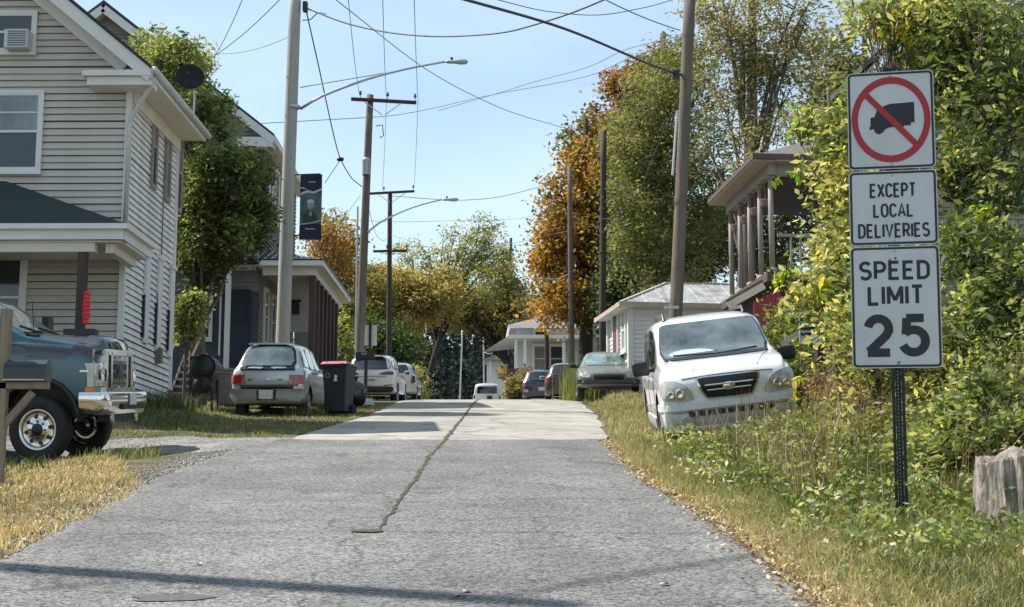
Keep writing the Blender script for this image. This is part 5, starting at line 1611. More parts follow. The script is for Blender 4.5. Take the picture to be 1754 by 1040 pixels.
c.both("side_window", [(-.28, .95), (-.28, 1.34), (-.92, 1.32), (-1.0, .96)], GLASS_D, soft=1)
c.both("quarter_window", [(-1.08, .97), (-1.0, 1.31), (-1.42, 1.28), (-1.72, .99)], M("pale_quarter_glass", (.16, .20, .21), .08, coat=1), soft=1)
c.both("lower_body", [(1.0, .30), (1.0, .50), (-.92, .50), (-.92, .30)], GREYB, off=.003, thick=.012, soft=0)
c.both("lower_body", [(-1.62, .36), (-1.60, .50), (-2.0, .55), (-2.02, .38)], GREYB, off=.003, thick=.012, soft=0)
part("exhaust", MB().tube([(.45, -1.9, .27), (.45, -2.15, .26)], .03, 10), RUBBER, c.t)
for x in (.73, -.73):
    for y in (1.3, -1.25):
        c.wheel(x, y, .30, .19, spokes=5)

# ---------------------------------------------------------------- smaller cars
def simple_car(name, label, paint, loc, rz, kind, face, pitch=radians(5), group=None, W=.90, glass=GLASS_D, lamps=None, sc=1.0):
    H = {'suv': 1.66, 'sedan': 1.45, 'van': 2.0, 'wagon': 1.45}[kind]
    if kind == 'suv':
        st = [(-2.2, W * .86, .50, .90, W * .66, .96), (-2.15, W * .95, .42, 1.05, W * .74, 1.12), (-2.0, W * .99, .36, 1.10, W * .70, 1.28), (-1.72, W, .34, 1.10, W * .68, 1.56), (-1.2, W, .33, 1.06, W * .70, H - .03), (-.3, W, .32, 1.03, W * .71, H),
              (.3, W, .32, 1.0, W * .70, H - .06), (1.1, W, .32, .98, W * .80, 1.10), (1.9, W * .97, .34, .90, W * .72, .98), (2.18, W * .88, .40, .68, W * .6, .74)]
        arch = ((1.33, .36), (-1.30, .36)); wr = .355; rw = [(-.62, 1.15), (.62, 1.15), (.52, 1.54), (-.52, 1.54)]; wsn = [(-.66, 1.12), (.66, 1.12), (.56, 1.55), (-.56, 1.55)]
    elif kind == 'van':
        st = [(-2.6, W * .93, .50, 1.20, W * .82, 1.26), (-2.55, W * .98, .44, 1.24, W * .84, 1.60), (-2.45, W, .42, 1.24, W * .82, 1.92), (-2.0, W, .40, 1.22, W * .83, H), (.8, W, .38, 1.2, W * .82, H), (1.2, W, .38, 1.18, W * .80, H - .12), (1.9, W, .38, 1.14, W * .84, 1.25), (2.5, W * .95, .40, .95, W * .74, 1.05), (2.65, W * .85, .45, .7, W * .6, .8)]
        arch = ((1.7, .38), (-1.5, .38)); wr = .37; rw = [(-.70, 1.28), (.70, 1.28), (.66, 1.78), (-.66, 1.78)]; wsn = [(-.7, 1.3), (.7, 1.3), (.6, 1.85), (-.6, 1.85)]
    else:
        st = [(-2.3, W * .84, .44, .66, W * .6, .72), (-2.2, W * .94, .38, .86, W * .72, .94), (-1.7, W, .34, .96, W * .74, 1.06), (-1.1, W, .32, .96, W * .64, H - .05), (-.3, W, .3, .94, W * .66, H), (.3, W, .3, .93, W * .66, H - .04), (1.05, W, .3, .92, W * .78, 1.02),
              (1.9, W * .97, .33, .82, W * .72, .88), (2.2, W * .93, .35, .70, W * .66, .76), (2.3, W * .84, .40, .56, W * .56, .62)]
        arch = ((1.35, .33), (-1.3, .33)); wr = .325; rw = [(-.60, 1.06), (.60, 1.06), (.52, 1.36), (-.52, 1.36)]; wsn = [(-.66, 1.0), (.66, 1.0), (.55, 1.355), (-.55, 1.355)]
    c = Car(name, label, "car" if kind != 'van' else "van", st, paint, loc, rz, pitch=pitch, nose=(.16, .14), arches=arch, arch_r=wr + .05, group=group)
    k_ = 1.0
    if face == 'rear':
        c.patch("rear_window", rw, 'B', glass, soft=1)
    else:
        c.patch("windscreen", wsn, 'F', glass, soft=1)
    zb = {'suv': 1.10, 'van': 1.28, 'sedan': .98, 'wagon': .98}[kind]; zt = H - .14
    c.both("side_window", [(.72, zb), (.22, zt - .02), (-.22, zt), (-.22, zb)], glass, soft=1)
    c.both("side_window", [(-.28, zb), (-.28, zt), (-1.0, zt - .02), (-1.1, zb + .01)], glass, soft=1)
    if kind in ('suv', 'van'):
        c.both("quarter_window", [(-1.18, zb + .02), (-1.14, zt - .03), (-1.55, zt - .08), (-1.85, zb + .06)], glass, soft=1)
    for x in (W - .12, -W + .12):
        for y in (arch[0][0], arch[1][0]):
            c.wheel(x, y, wr, .22, spokes=5)
    return c


# 4. white crossover
b = P(640, 690, 50.5)
c = simple_car("white_crossover", "white crossover with slim dark tail lamps parked behind the rubbish bin on the left", WPAINT, (b.x - .06, 52.4, G(b.x, 50.6) - .02), -radians(2), 'suv', 'rear', pitch=radians(4.5))
c.t.scale = (1, 1, 1.07)
c.patch("rear_window_dark_band", [(-.74, 1.16), (.74, 1.16), (.60, 1.56), (-.60, 1.56)], 'B', GLASS_D, off=.004, thick=.004, soft=1)
for s in (1, -1):
    c.patch("tail_light", [(s * .30, .985), (s * .84, .97), (s * .80, 1.09), (s * .55, 1.08)][::s], 'B', LAMP_DRED, off=.004, thick=.02, soft=1)
    c.patch("bumper_vent", [(s * .50, .62), (s * .80, .64), (s * .80, .67), (s * .52, .65)][::s], 'B', BLACK_PL, off=.01, soft=0)
    c.mirror(s * .90, .72, 1.10, .2, .14, .1, WPAINT)
c.patch("tailgate_crease", [(-.60, .92), (.60, .92), (.60, .94), (-.60, .94)], 'B', M("crease_grey", (.3, .3, .31), .5), off=.0, soft=0)
c.patch("handle_strip", [(-.2, .80), (.2, .80), (.2, .83), (-.2, .83)], 'B', BLACK_PL, off=.0, soft=0)
c.patch("lower_bumper", [(-.80, .43), (.80, .43), (.84, .60), (-.84, .60)], 'B', RUBBER, off=.004, thick=.03, soft=1)
part("licence_plate", MB().box((0, -2.25, .72), (.31, .012, .155)), PLATE, c.t)
part("roof_spoiler", MB().box((0, -1.78, 1.60), (1.15, .26, .04)), WPAINT, c.t)
part("shark_fin", MB().prism([(-1.4, 1.64), (-1.2, 1.64), (-1.38, 1.72)], -.02, .02, 'X'), WPAINT, c.t)
# 5. silver car just beyond it
b = P(672, 690, 58)
c = simple_car("silver_car", "pale silver car mostly hidden beyond the white crossover", SIL, (b.x + .05, 60.0, G(b.x, 58) + .0), 0, 'suv', 'rear', pitch=radians(4))
for s in (1, -1):
    c.patch("tail_light", [(s * .66, .80), (s * .86, .80), (s * .84, 1.10), (s * .72, 1.08)][::s], 'B', LAMP_DRED, off=.004, thick=.02, soft=1)
    c.mirror(s * .90, .72, 1.10, .2, .14, .1, BLACK_PL)
# 6. old green car facing us
OLDG = car_paint("faded_grey_green_paint", (.15, .165, .155), rough=.45, coat=.5, dirt=.55, dcol=(.16, .13, .09))
b = P(1047, 672, 41.5)
c = simple_car("green_sedan", "old faded green sedan facing the camera between the garage and the white SUV", OLDG, (b.x, 43.6, G(b.x, 41.5) + .05), pi - radians(2), 'sedan', 'front', pitch=radians(-4), glass=M("mottled_windscreen", (.16, .24, .23), .07, var=.55, scale=3, coat=1, spec=1))  # pale green glass with a mottled tone
for s in (1, -1):
    c.patch("headlight", [(s * .50, .60), (s * .84, .62), (s * .84, .72), (s * .52, .72)][::s], 'F', LAMP_CLEAR, off=.004, thick=.02, soft=1)
    c.mirror(s * .88, .70, 1.0, .2, .13, .1, BLACK_PL)
    q, nn = c.cast(s * .70, .50, 'F')
    part("marker_lamp", MB().lathe([(.001, .03), (.05, .03), (.06, .0)], q, 'Y', 14), LAMP_CLEAR, c.t, True)
c.patch("grille", [(-.42, .58), (.42, .58), (.42, .70), (-.42, .70)], 'F', GRILLE, off=.004, thick=.02, soft=0)
c.patch("bumper", [(-.84, .44), (.84, .44), (.85, .55), (-.85, .55)], 'F', M("dark_worn_bumper", (.06, .06, .055), .6, var=.3), off=.004, thick=.06, soft=0)
# 7. dark blue SUV rear, tilted by the crest
NAVY = car_paint("navy_blue_paint", (.02, .028, .055), metal=.3, dirt=.15)
b = P(931, 684, 66)
c = simple_car("navy_suv", "dark navy SUV with big rear window seen from behind at the crest on the right", NAVY, (b.x, 68.1, float(HZ(b.x, 66)) - .05), -radians(2), 'suv', 'rear')
c.patch("pale_window_pillar", [(-.84, 1.05), (-.70, 1.05), (-.60, 1.56), (-.68, 1.56)], 'B', M("pale_pillar", (.4, .42, .46), .3), off=.01, soft=1)
for s in (1, -1):
    c.patch("tail_light", [(s * .70, .84), (s * .87, .84), (s * .86, 1.06), (s * .72, 1.04)][::s], 'B', LAMP_RED, off=.004, thick=.02, soft=1)
    c.patch("pale_rear_panel", [(s * .60, .62), (s * .82, .62), (s * .82, .76), (s * .62, .76)][::s], 'B', M("silver_reflector_panel", (.4, .42, .46), .3, metal=.4), off=.006, soft=1)
    c.mirror(s * .90, .72, 1.10, .2, .14, .1, NAVY)
part("licence_plate", MB().box((0, -2.23, .78), (.31, .012, .155)), PLATE, c.t)
# 8. black car hidden behind the tall weeds
BLK2 = car_paint("black_car_paint", (.018, .02, .022), dirt=.2)
b = P(975, 678, 57)
c = simple_car("black_car", "black car half hidden behind tall weeds between the navy SUV and the green sedan", BLK2, (b.x, 58.8, float(HZ(b.x, 57)) - .05), -radians(2), 'suv', 'rear')
for s in (1, -1):
    c.patch("tail_light", [(s * .70, .84), (s * .87, .84), (s * .86, 1.06), (s * .72, 1.04)][::s], 'B', LAMP_RED, off=.004, thick=.02, soft=1)
    c.mirror(s * .90, .72, 1.10, .2, .14, .1, M("white_mirror", (.6, .6, .6), .4))
# 9. white van beyond the crest
b = P(834, 690, 101)
c = simple_car("white_van", "white van seen from behind, its lower half hidden by the crest of the road", WPAINT, (b.x, 104, P(834, 653, 101).z - 2.02), -radians(0), 'van', 'rear', pitch=radians(2), W=.98)
part("licence_plate", MB().box((.18, -2.66, 1.0), (.36, .02, .22)), BLACK_PL, c.t)
for s in (1, -1):
    c.patch("tail_light", [(s * .84, .90), (s * .94, .90), (s * .93, 1.20), (s * .85, 1.20)][::s], 'B', LAMP_RED, off=.004, thick=.02, soft=1)
# ------------------------------------------------------------------ street furniture, poles, wires, signs
POLEW = M("weathered_pole_wood", (.145, .115, .092), .9, var=.25, scale=7, stretch=(3, 3, .12), bump=.5, dirt=(.07, .06, .05), dirt_amt=.5)
POLEG = M("bleached_grey_pole", (.36, .34, .31), .85, var=.12, scale=6, stretch=(3, 3, .15), bump=.3, dirt=(.2, .17, .15), dirt_amt=.4)
POLED = M("dark_creosote_pole", (.045, .032, .026), .85, var=.3, scale=6, stretch=(3, 3, .15))
STEEL = M("galvanised_steel", (.42, .43, .44), .4, metal=.6, var=.08, scale=5)
WIRE = M("black_wire", (.02, .02, .022), .5)
WIREG = M("weathered_grey_wire", (.12, .13, .14), .5)


def pole(label, top, foot, Y, r0, r1, mat, group="utility poles along the street", cat="utility pole", name="utility_pole"):
    """pole seen from (px,py) foot to (px,py) top at distance Y"""
    a, b = P(foot[0], foot[1], Y), P(top[0], top[1], Y)
    d = (b - a) / max(.01, (b.z - a.z))
    gz = float(HZ(a.x, Y)) - .4
    a2 = a - d * (a.z - gz)
    t = thing(name, label, cat, a2, 0, group)
    pts = [(b - a2) * f for f in np.linspace(0, 1, 9)]
    part("pole", MB().tube(pts, list(np.linspace(r0, r1, 9)), 14), mat, t, True)
    return t, a2, b


def crossarm(t, c, L, w=.10, pins=(-.95, .0, .95), brace=True, tilt=0.0):
    arm = part("crossarm", MB().bar(c + Vector((-L / 2, -.16, tilt)), c + Vector((L / 2, -.16, -tilt)), .10, .12), POLED, t)
    for p in pins:
        z = -tilt * p
        part("insulator", MB().lathe([(.012, 0), (.012, .12), (.05, .13), (.055, .18), (.035, .20), (.05, .23), (.03, .28), (.001, .29)], c + Vector((p * L / 2, -.16, .06 + z)), 'Z', 10), M("brown_glazed_insulator", (.045, .03, .03), .2, coat=.6), t, True)
    if brace:
        for s in (-1, 1):
            part("arm_bar", MB().bar(c + Vector((s * L * .30, -.2, -.05)), c + Vector((s * .05, -.18, -.55)), .02, .03), STEEL, t)


def street_light(t, org, base, tip, Y, second=None):
    a, b = P(*base, Y) - org, P(*tip, Y) - org
    pts = []
    for f in np.linspace(0, 1, 14):
        q = a.lerp(b, f)
        q.z += sin(pi * min(1, f * 1.0)) * .16 + (.10 * (f > .0)) * min(1, f * 8) - .10 * f
        pts.append(q)
    arm = part("lamp_arm", MB().tube(pts, list(np.linspace(.038, .028, 14)), 8), STEEL, t, True)
    if second:
        part("arm_bar", MB().tube([P(*second[0], Y) - org, P(*second[1], Y) - org], .014, 6), STEEL, arm)  # thin grey rod above the lamp arm
    d = (pts[-1] - pts[-3]).normalized()
    L = .62
    mb = MB()
    prof = [(.001, 0), (.05, .02), (.075, .10), (.085, .28), (.12, .42), (.10, .56), (.001, .62)]
    mb.lathe(prof, (0, 0, 0), 'X', 14)
    hd = part("lamp_head", mb, M("grey_lamp_housing", (.40, .41, .42), .45, metal=.3), t, True, loc=pts[-1], scale=(1, .9, .62))
    part("lamp_lens", MB().lathe([(.001, -.07), (.06, -.06), (.095, -.02), (.10, 0)], (.43, 0, -.03), 'Z', 14), M("prismatic_lens", (.55, .55, .5), .2), hd, True)
    part("photocell", MB().lathe([(.035, 0), (.035, .09), (.001, .11)], (.18, 0, .10), 'Z', 10), BLACK_PL, hd)
    return arm


# A: near left pole with the banner and the lamp arm
tA, oA, bA = pole("big bleached grey utility pole with banner and street lamp arm left of the road", (507, -45), (484, 595), 36.8, .185, .155, POLEG)
street_light(tA, oA, (514, 187), (762, 106), 36.8, ((514, 150), (700, 118)))
part("junction_box", MB().box(P(523, 12, 36.8) - oA, (.12, .2, .25)), BLACK_PL, tA)
part("pole_collar", MB().lathe([(.17, 0), (.185, .02), (.185, .07), (.17, .09)], P(503, 187, 36.8) - oA, 'Z', 14), STEEL, tA, True)
for py in (300, 404):
    part("banner_bracket", MB().bar(P(495, py, 36.8) - oA, P(549, py - 2, 36.8) - oA, .03), BLACK_PL, tA)
# banner
bw = P(531, 352, 36.75)
w_, h_ = .56, 1.72
t = thing("pole_banner", "navy street banner with a grey portrait hanging from the grey pole", "banner", P(531, 411, 36.72))
NAVYB = M("navy_banner_cloth", (.008, .011, .032), .7, var=.12, scale=3)
def wavy(name, x0, x1, z0, z1, mat, off, parent, nx=8, nz=14):
    V, F = [], []
    for j in range(nz + 1):
        for i in range(nx + 1):
            x = x0 + (x1 - x0) * i / nx; z = z0 + (z1 - z0) * j / nz
            V.append((x, .018 * sin(5 * z + 6 * x) - off, z))
    F = [(j * (nx + 1) + i, j * (nx + 1) + i + 1, (j + 1) * (nx + 1) + i + 1, (j + 1) * (nx + 1) + i) for j in range(nz) for i in range(nx)]
    return part(name, MB().add(V, F), mat, parent, True)
cl = wavy("cloth", -w_ / 2, w_ / 2, 0, h_, NAVYB, 0, t)
wavy("cloth_back", -w_ / 2, w_ / 2, 0, h_, NAVYB, -.006, t)
wavy("portrait_panel", -w_ / 2 + .01, w_ / 2 - .01, .42, 1.24, M("grey_blue_portrait_ground", (.075, .105, .115), .6, var=.35, scale=4), .004, cl)
GP = M("portrait_grey", (.22, .27, .28), .6, var=.3, scale=9)
def flat(name, pts, mat, off, par):
    return part(name, MB().add([(x, .018 * sin(5 * z + 6 * x) - off, z) for x, z in pts], [tuple(range(len(pts)))]), mat, par)
ell = lambda cx, cz, rx, rz, n=20: [(cx + rx * cos(a), cz + rz * sin(a)) for a in np.linspace(0, 2 * pi, n + 1)[:-1]]
flat("portrait_shoulders", [(-.21, .46), (.18, .46), (.17, .62), (.08, .72), (.03, .76), (-.05, .76), (-.14, .70), (-.20, .60)], M("portrait_dark_grey", (.03, .04, .045), .6), .008, cl)
flat("portrait_head", ell(.0, .90, .085, .12), GP, .012, cl)
flat("portrait_cap", [(-.10, .96), (.10, .96), (.085, 1.03), (.0, 1.06), (-.085, 1.03)], M("portrait_pale", (.40, .46, .46), .6), .015, cl)
flat("portrait_collar", [(-.03, .74), (.03, .74), (.05, .66), (.0, .60), (-.05, .66)], GP, .012, cl)
PALE = M("banner_pale_print", (.42, .44, .46), .7)
flat("ribbon", [(-.27, 1.22), (-.10, 1.30), (.06, 1.27), (.27, 1.36), (.27, 1.30), (.08, 1.21), (-.10, 1.235), (-.27, 1.17)], PALE, .012, cl)
flat("ribbon", [(-.27, 1.38), (-.16, 1.36), (-.06, 1.31), (-.14, 1.33), (-.27, 1.34)], PALE, .012, cl)
flat("ribbon", [(-.27, .42), (-.02, .45), (.27, .52), (.27, .49), (.0, .42), (-.27, .39)], PALE, .012, cl)
for (cx, cz, ww) in ((.02, 1.52, .17), (-.0, .285, .25)):
    x = cx - ww / 2
    while x < cx + ww / 2:
        k = random.uniform(.012, .024)
        flat("print_stroke", [(x, cz - .016), (x + k, cz - .016), (x + k, cz + .018), (x, cz + .018)], PALE, .012, cl)
        x += k + .007

# B: middle pole with crossarm, transformer can, second lamp arm
tB, oB, bB = pole("tall utility pole with a single crossarm and transformer in the middle distance", (634, 163), (616, 600), 53, .18, .13, POLEW)
crossarm(tB, P(658, 175, 53) - oB, 2.44, pins=(-.72, .12, .96), brace=True, tilt=.07)
part("transformer", MB().lathe([(.14, 0), (.15, .03), (.15, .55), (.16, .57), (.10, .66), (.001, .68)], P(627, 300, 52.7) - oB, 'Z', 16), STEEL, tB, True)
part("cutout_switch", MB().tube([P(644, 216, 52.9) - oB, P(655, 214, 52.9) - oB, P(657, 232, 52.9) - oB, P(651, 236, 52.9) - oB], .02, 6), BLACK_PL, tB)
street_light(tB, oB, (630, 398), (757, 342), 52.8)
part("riser_pipe", MB().tube([P(613, 345, 52.8) - oB + Vector((0, 0, -.2)), P(609, 600, 52.8) - oB], .035, 8), STEEL, tB)
# C: pole with two crossarms beyond the crest
tC, oC, bC = pole("brown utility pole with two crossarms beyond the middle pole", (668, 330), (666, 600), 76, .15, .12, POLED)
crossarm(tC, P(670, 331, 76) - oC, 2.5, pins=(-.95, -.3, .95), tilt=-.07)
crossarm(tC, P(669, 431, 76) - oC, 1.8, pins=(-.95, -.2, .95), tilt=-.02, brace=False)
# D: big right pole in front of the porch house
tD, oD, bD = pole("thick weathered brown utility pole rising behind the white SUV", (1183, -30), (1158, 530), 30.5, .145, .125, POLEW)
jb = P(1157, 128, 30.3) - oD
part("splice_box", MB().box(jb, (.14, .16, .17)), BLACK_PL, tD)
part("splice_arm", MB().bar(jb, P(1172, 128, 30.5) - oD, .04), BLACK_PL, tD)
part("conduit", MB().tube([P(1160, 190, 30.3) - oD, P(1152, 300, 30.3) - oD], .025, 8), M("pvc_conduit", (.5, .5, .48), .5), tD)
part("foot_scrap", MB().box(P(1150, 527, 30.2) - oD, (.30, .1, .06)), STEEL, tD)
# E, F: two thin poles in front of the orange maple
tE, oE, bE = pole("dark utility pole between the orange maple and the white garage", (1034, 225), (1032, 595), 48, .125, .10, POLED)
part("cable_bundle", MB().tube([P(1028, 376, 47.8) - oE, P(1042, 374, 47.8) - oE, P(1048, 380, 47.8) - oE], .02, 6), WIREG, tE)
tF, oF, bF = pole("thin grey utility pole in front of the left half of the orange maple", (976, 285), (979, 610), 57, .13, .10, POLEW)
part("lamp_bracket", MB().tube([P(974, 470, 56.8) - oF, P(955, 478, 56.8) - oF, P(940, 478, 56.8) - oF], .025, 6), STEEL, tF)
tG, oG, bG = pole("short dark pole in the sky gap left of the orange maple", (875, 408), (874, 520), 105, .14, .11, POLED)
tH, oH, bH = pole("thin dark trunk-like pole in front of the distant white house", (936, 545), (937, 640), 74, .12, .12, POLED)
# far poles in the hollow beyond the crest
for k, (x0, y0, x1, y1, Yd, lab) in enumerate([(792, 565, 788, 682, 135, "pale distant pole left of the white van in front of the dark wooded hill"),
                                          (828, 572, 829, 655, 140, "pale distant pole standing right above the white van"),
                                          (872, 566, 870, 640, 130, "pale distant pole with fanned wires right of the dark wooded hill")]):
    tt, oo, bb = pole(lab, (x0, y0), (x1, y1), Yd, .085, .07, STEEL)
# off-frame pole whose shadow crosses the road
a = Vector((-9.5, 11.1, G(-9.5, 11.1) - .3))
tO = thing("utility_pole", "utility pole standing just left of the picture that throws its long shadow over the road", "utility pole", a, 0, "utility poles along the street")
part("pole", MB().tube([(0, 0, 0), (0, 0, 12.2)], [.15, .12], 14), POLEW, tO, True)


def wire(label, pts, r=.012, mat=WIRE, sag=0.0, group="overhead wires"):
    """a cable through world points; sag only between two points"""
    if len(pts) == 2:
        a, b = pts
        pts = [a.lerp(b, f) - Vector((0, 0, sag * 4 * f * (1 - f))) for f in np.linspace(0, 1, 18)]
    else:
        # smooth through the points
        t = np.arange(len(pts)); tt = np.linspace(0, len(pts) - 1, len(pts) * 6)
        A = np.array([tuple(p) for p in pts])
        pts = [Vector(q) for q in np.stack([_pchip(t, A[:, k])(tt) for k in range(3)], 1)]
    o0 = pts[0].copy()
    o = obj("overhead_wire", MB().tube([p - o0 for p in pts], r, 5), mat, None, True, loc=o0)
    return tag(o, label, "wire", group)


wire("thick black cable from the sky's top down to the box on the brown pole", [P(770, -8, 19), P(960, 47, 22.5), P(1100, 105, 27), P(1156, 126, 30.3)], .024)
wire("sagging cable from the grey banner pole across the road, lowest in mid sky", [P(524, 14, 36.6), P(600, 42, 35.6), P(700, 60, 34.2), P(790, 62, 33), P(890, 50, 31.6), P(980, 22, 30.4), P(1062, -12, 29)], .020)
wire("cable running from the grey banner pole down to the transformer pole", [P(524, 16, 36.8), P(545, 110, 40), P(583, 272, 47), P(600, 302, 50), P(620, 320, 52.8)], .018)
wire("short branch cable hanging left from the black splice above the banner", [P(583, 274, 47), P(556, 314, 47)], .014, WIREG)
o = obj("cable_splice", MB().lathe([(.001, -.12), (.06, -.10), (.07, 0), (.06, .10), (.001, .12)], (0, 0, 0), 'X', 10), BLACK_PL, None, True, loc=P(583, 273, 46.95))
tag(o, "small black splice on the cable to the right of the banner top", "splice")
wire("loop of cable under the top of the grey banner pole", [P(518, 35, 36.6), P(530, 34, 36.6), P(545, 22, 36.4), P(558, 24, 36.2)], .014)
ins = [(616, 163), (662, 170), (716, 172)]
for (x, y), x0, lab in zip(ins, (595, 655, 709), ("left", "middle", "right")):
    wire("%s of the three primary wires rising from the single crossarm towards the camera" % lab, [P(x, y, 53), P(x0, -20, 30)], .010, WIREG, sag=.25)
for (x, y), (x1, y1), lab in zip(ins[1:], ((655, 325), (709, 322)), ("left", "right")):
    wire("%s of the two wires dropping from the single crossarm to the two-arm pole" % lab, [P(x, y, 53), P(x1, y1, 76)], .010, WIREG, sag=.5)
wire("lower of two thin lines rising to the right behind the transformer pole", [P(440, 212, 44), P(640, 201, 46), P(830, 165, 44), P(1040, 118, 40), P(1165, 70, 31)], .012, WIREG)
wire("upper of two thin lines rising to the right behind the transformer pole", [P(750, 190, 45), P(900, 145, 42), P(1040, 100, 39), P(1168, 60, 31)], .010, WIREG)
wire("thin line slanting down from the top left to the orange maple", [P(568, -6, 30), P(735, 122, 38), P(850, 182, 44), P(964, 219, 52)], .011, WIREG)
wire("thin line between the lamp and maple, sagging right of the small lamp", [P(672, 336, 54), P(790, 343, 56), P(880, 332, 57), P(975, 305, 57)], .012, WIREG)
wire("faint line below the small street lamp", [P(560, 374, 56), P(700, 380, 60), P(840, 378, 60), P(975, 360, 57)], .008, WIREG)
wire("line falling to the right from the two-arm pole over the treetops", [P(668, 402, 76), P(760, 428, 70), P(840, 425, 64), P(976, 395, 57)], .011, WIREG)
wire("left service line rising from the treetop behind the satellite dish", [P(368, 95, 42), P(418, -8, 30)], .010, WIREG, sag=.1)
wire("middle service line rising from the treetop behind the satellite dish", [P(368, 95, 42), P(486, -8, 33)], .012, WIREG, sag=.1)
wire("right service line running from the treetop to the grey banner pole", [P(368, 92, 42), P(497, 62, 36.8)], .009, WIREG, sag=.15)
wire("line near the top right slanting down to the thick brown pole", [P(1026, -6, 26), P(1165, 52, 30.5)], .012, WIREG, sag=.05)
wire("faint sagging line along the top edge of the sky", [P(830, -6, 24), P(940, 20, 26), P(1020, 26, 27), P(1100, 14, 28), P(1170, -6, 30)], .009, WIREG)
wire("cable descending from the thick brown pole behind the foliage", [P(1162, 170, 30.6), P(1130, 240, 34), P(1095, 330, 40), P(1036, 380, 48)], .012)
wire("long drop cable curling beside the transformer pole towards the two-arm pole", [P(625, 330, 53), P(640, 390, 60), P(655, 412, 68), P(666, 404, 76)], .011, WIREG)
wire("guy line slanting left from the transformer pole to the roof of the porch house", [P(617, 335, 53), P(575, 392, 50)], .010, WIREG)
for k, (x1, y1) in enumerate(((838, 582), (828, 603), (905, 590))):
    wire("%s faint wire fanning from the distant pole right of the wooded hill" % ("upper", "lower", "right-hand")[k], [P(872, 568, 130), P(x1, y1, 138)], .03, STEEL, sag=.8)
wire("cable crossing high over the near road that throws a thin shadow on the asphalt", [Vector((-9.5, 11.1, G(-9.5, 11.1) + 11.4)), Vector((1.2, 21.5, 14.2)), P(1172, -60, 30.5)], .03)

# ------------------------------------------------------------------ the sign assembly
YS = 10.6
sb = P(1545, 912, YS)
st_ = P(1523, 118, YS)
SX = sb.x; SZ = G(SX, YS)
yaw = radians(-13)
sg = thing("road_sign", "tall sign post with no trucks, except local deliveries and speed limit 25 plates", "road sign", (SX, YS, SZ - .03), yaw)
lean = (st_.x - sb.x) / (st_.z - sb.z)
SIGNW = M("dull_white_sign_sheeting", (.54, .55, .56), .5, var=.03, scale=5, dirt=(.34, .34, .31), dirt_amt=.42)
SIGNK = M("sign_black_print", (.010, .011, .014), .5, var=.1)
SIGNR = M("sign_red_print", (.36, .010, .018), .45, var=.06, scale=6)
GRNP = M("dark_green_post_steel", (.010, .013, .012), .45, metal=.3, var=.2)
zs = lambda py: P(877, py, YS).z - (SZ - .03)
H_ = zs(116)
lx_ = lambda z: lean * z
# channel post with holes
mb = MB()
for (dx, dy, wx_, wy_) in ((0, .014, .040, .006), (-.026, .0, .006, .030), (.026, 0, .006, .030), (-.036, -.013, .020, .005), (.036, -.013, .020, .005)):
    mb.bar((dx, dy, -.3), (dx + lean * H_, dy, H_), wx_, wy_, up=(0, 1, 0))
po = part("channel_post", mb, GRNP, sg)
hm = MB().lathe([(.001, -.0006), (.0055, -.0006), (.0055, .0)], axis='Y', n=8).mesh("post_hole")
hm.materials.append(M("sky_toned_hole_disc", (.32, .33, .33), .8))  # pale disc on the post, coloured like sky seen through it
z = .05
while z < zs(636):
    obj("post_hole", hm, None, po, loc=(lean * z, .0095, z))
    z += .0255


def rounded_rect(w, h, r, n=5):
    p = []
    for cx, cz, a0 in ((w / 2 - r, h / 2 - r, 0), (-w / 2 + r, h / 2 - r, pi / 2), (-w / 2 + r, -h / 2 + r, pi), (w / 2 - r, -h / 2 + r, 3 * pi / 2)):
        p += [(cx + r * cos(a0 + pi / 2 * k / n), cz + r * sin(a0 + pi / 2 * k / n)) for k in range(n + 1)]
    return p


def ring_mesh(outer, inner, y):
    n = len(outer)
    return MB().add([(x, y, z) for x, z in outer] + [(x, y, z) for x, z in inner], [(k, (k + 1) % n, n + (k + 1) % n, n + k) for k in range(n)])


def plate(name, cz, w, h):
    o = part(name, MB().prism(rounded_rect(w, h, .035), -.0015, .0015), SIGNW, sg, loc=(lx_(cz), -.021, cz), rot=(0, 0, 0))
    o.rotation_euler = (0, math.atan(lean) , 0)
    part("border", ring_mesh(rounded_rect(w - .014, h - .014, .030), rounded_rect(w - .046, h - .046, .018), -.0035), SIGNK, o)
    for zz_ in (h / 2 - .035, -h / 2 + .035):
        part("bolt", MB().lathe([(.001, -.008), (.006, -.007), (.009, -.001)], (0, 0, zz_), 'Y', 8), STEEL, o)
    return o


def arc(cx, cy, rx, ry, a0, a1, n=10):
    return [(cx + rx * cos(radians(a0 + (a1 - a0) * k / n)), cy + ry * sin(radians(a0 + (a1 - a0) * k / n))) for k in range(n + 1)]


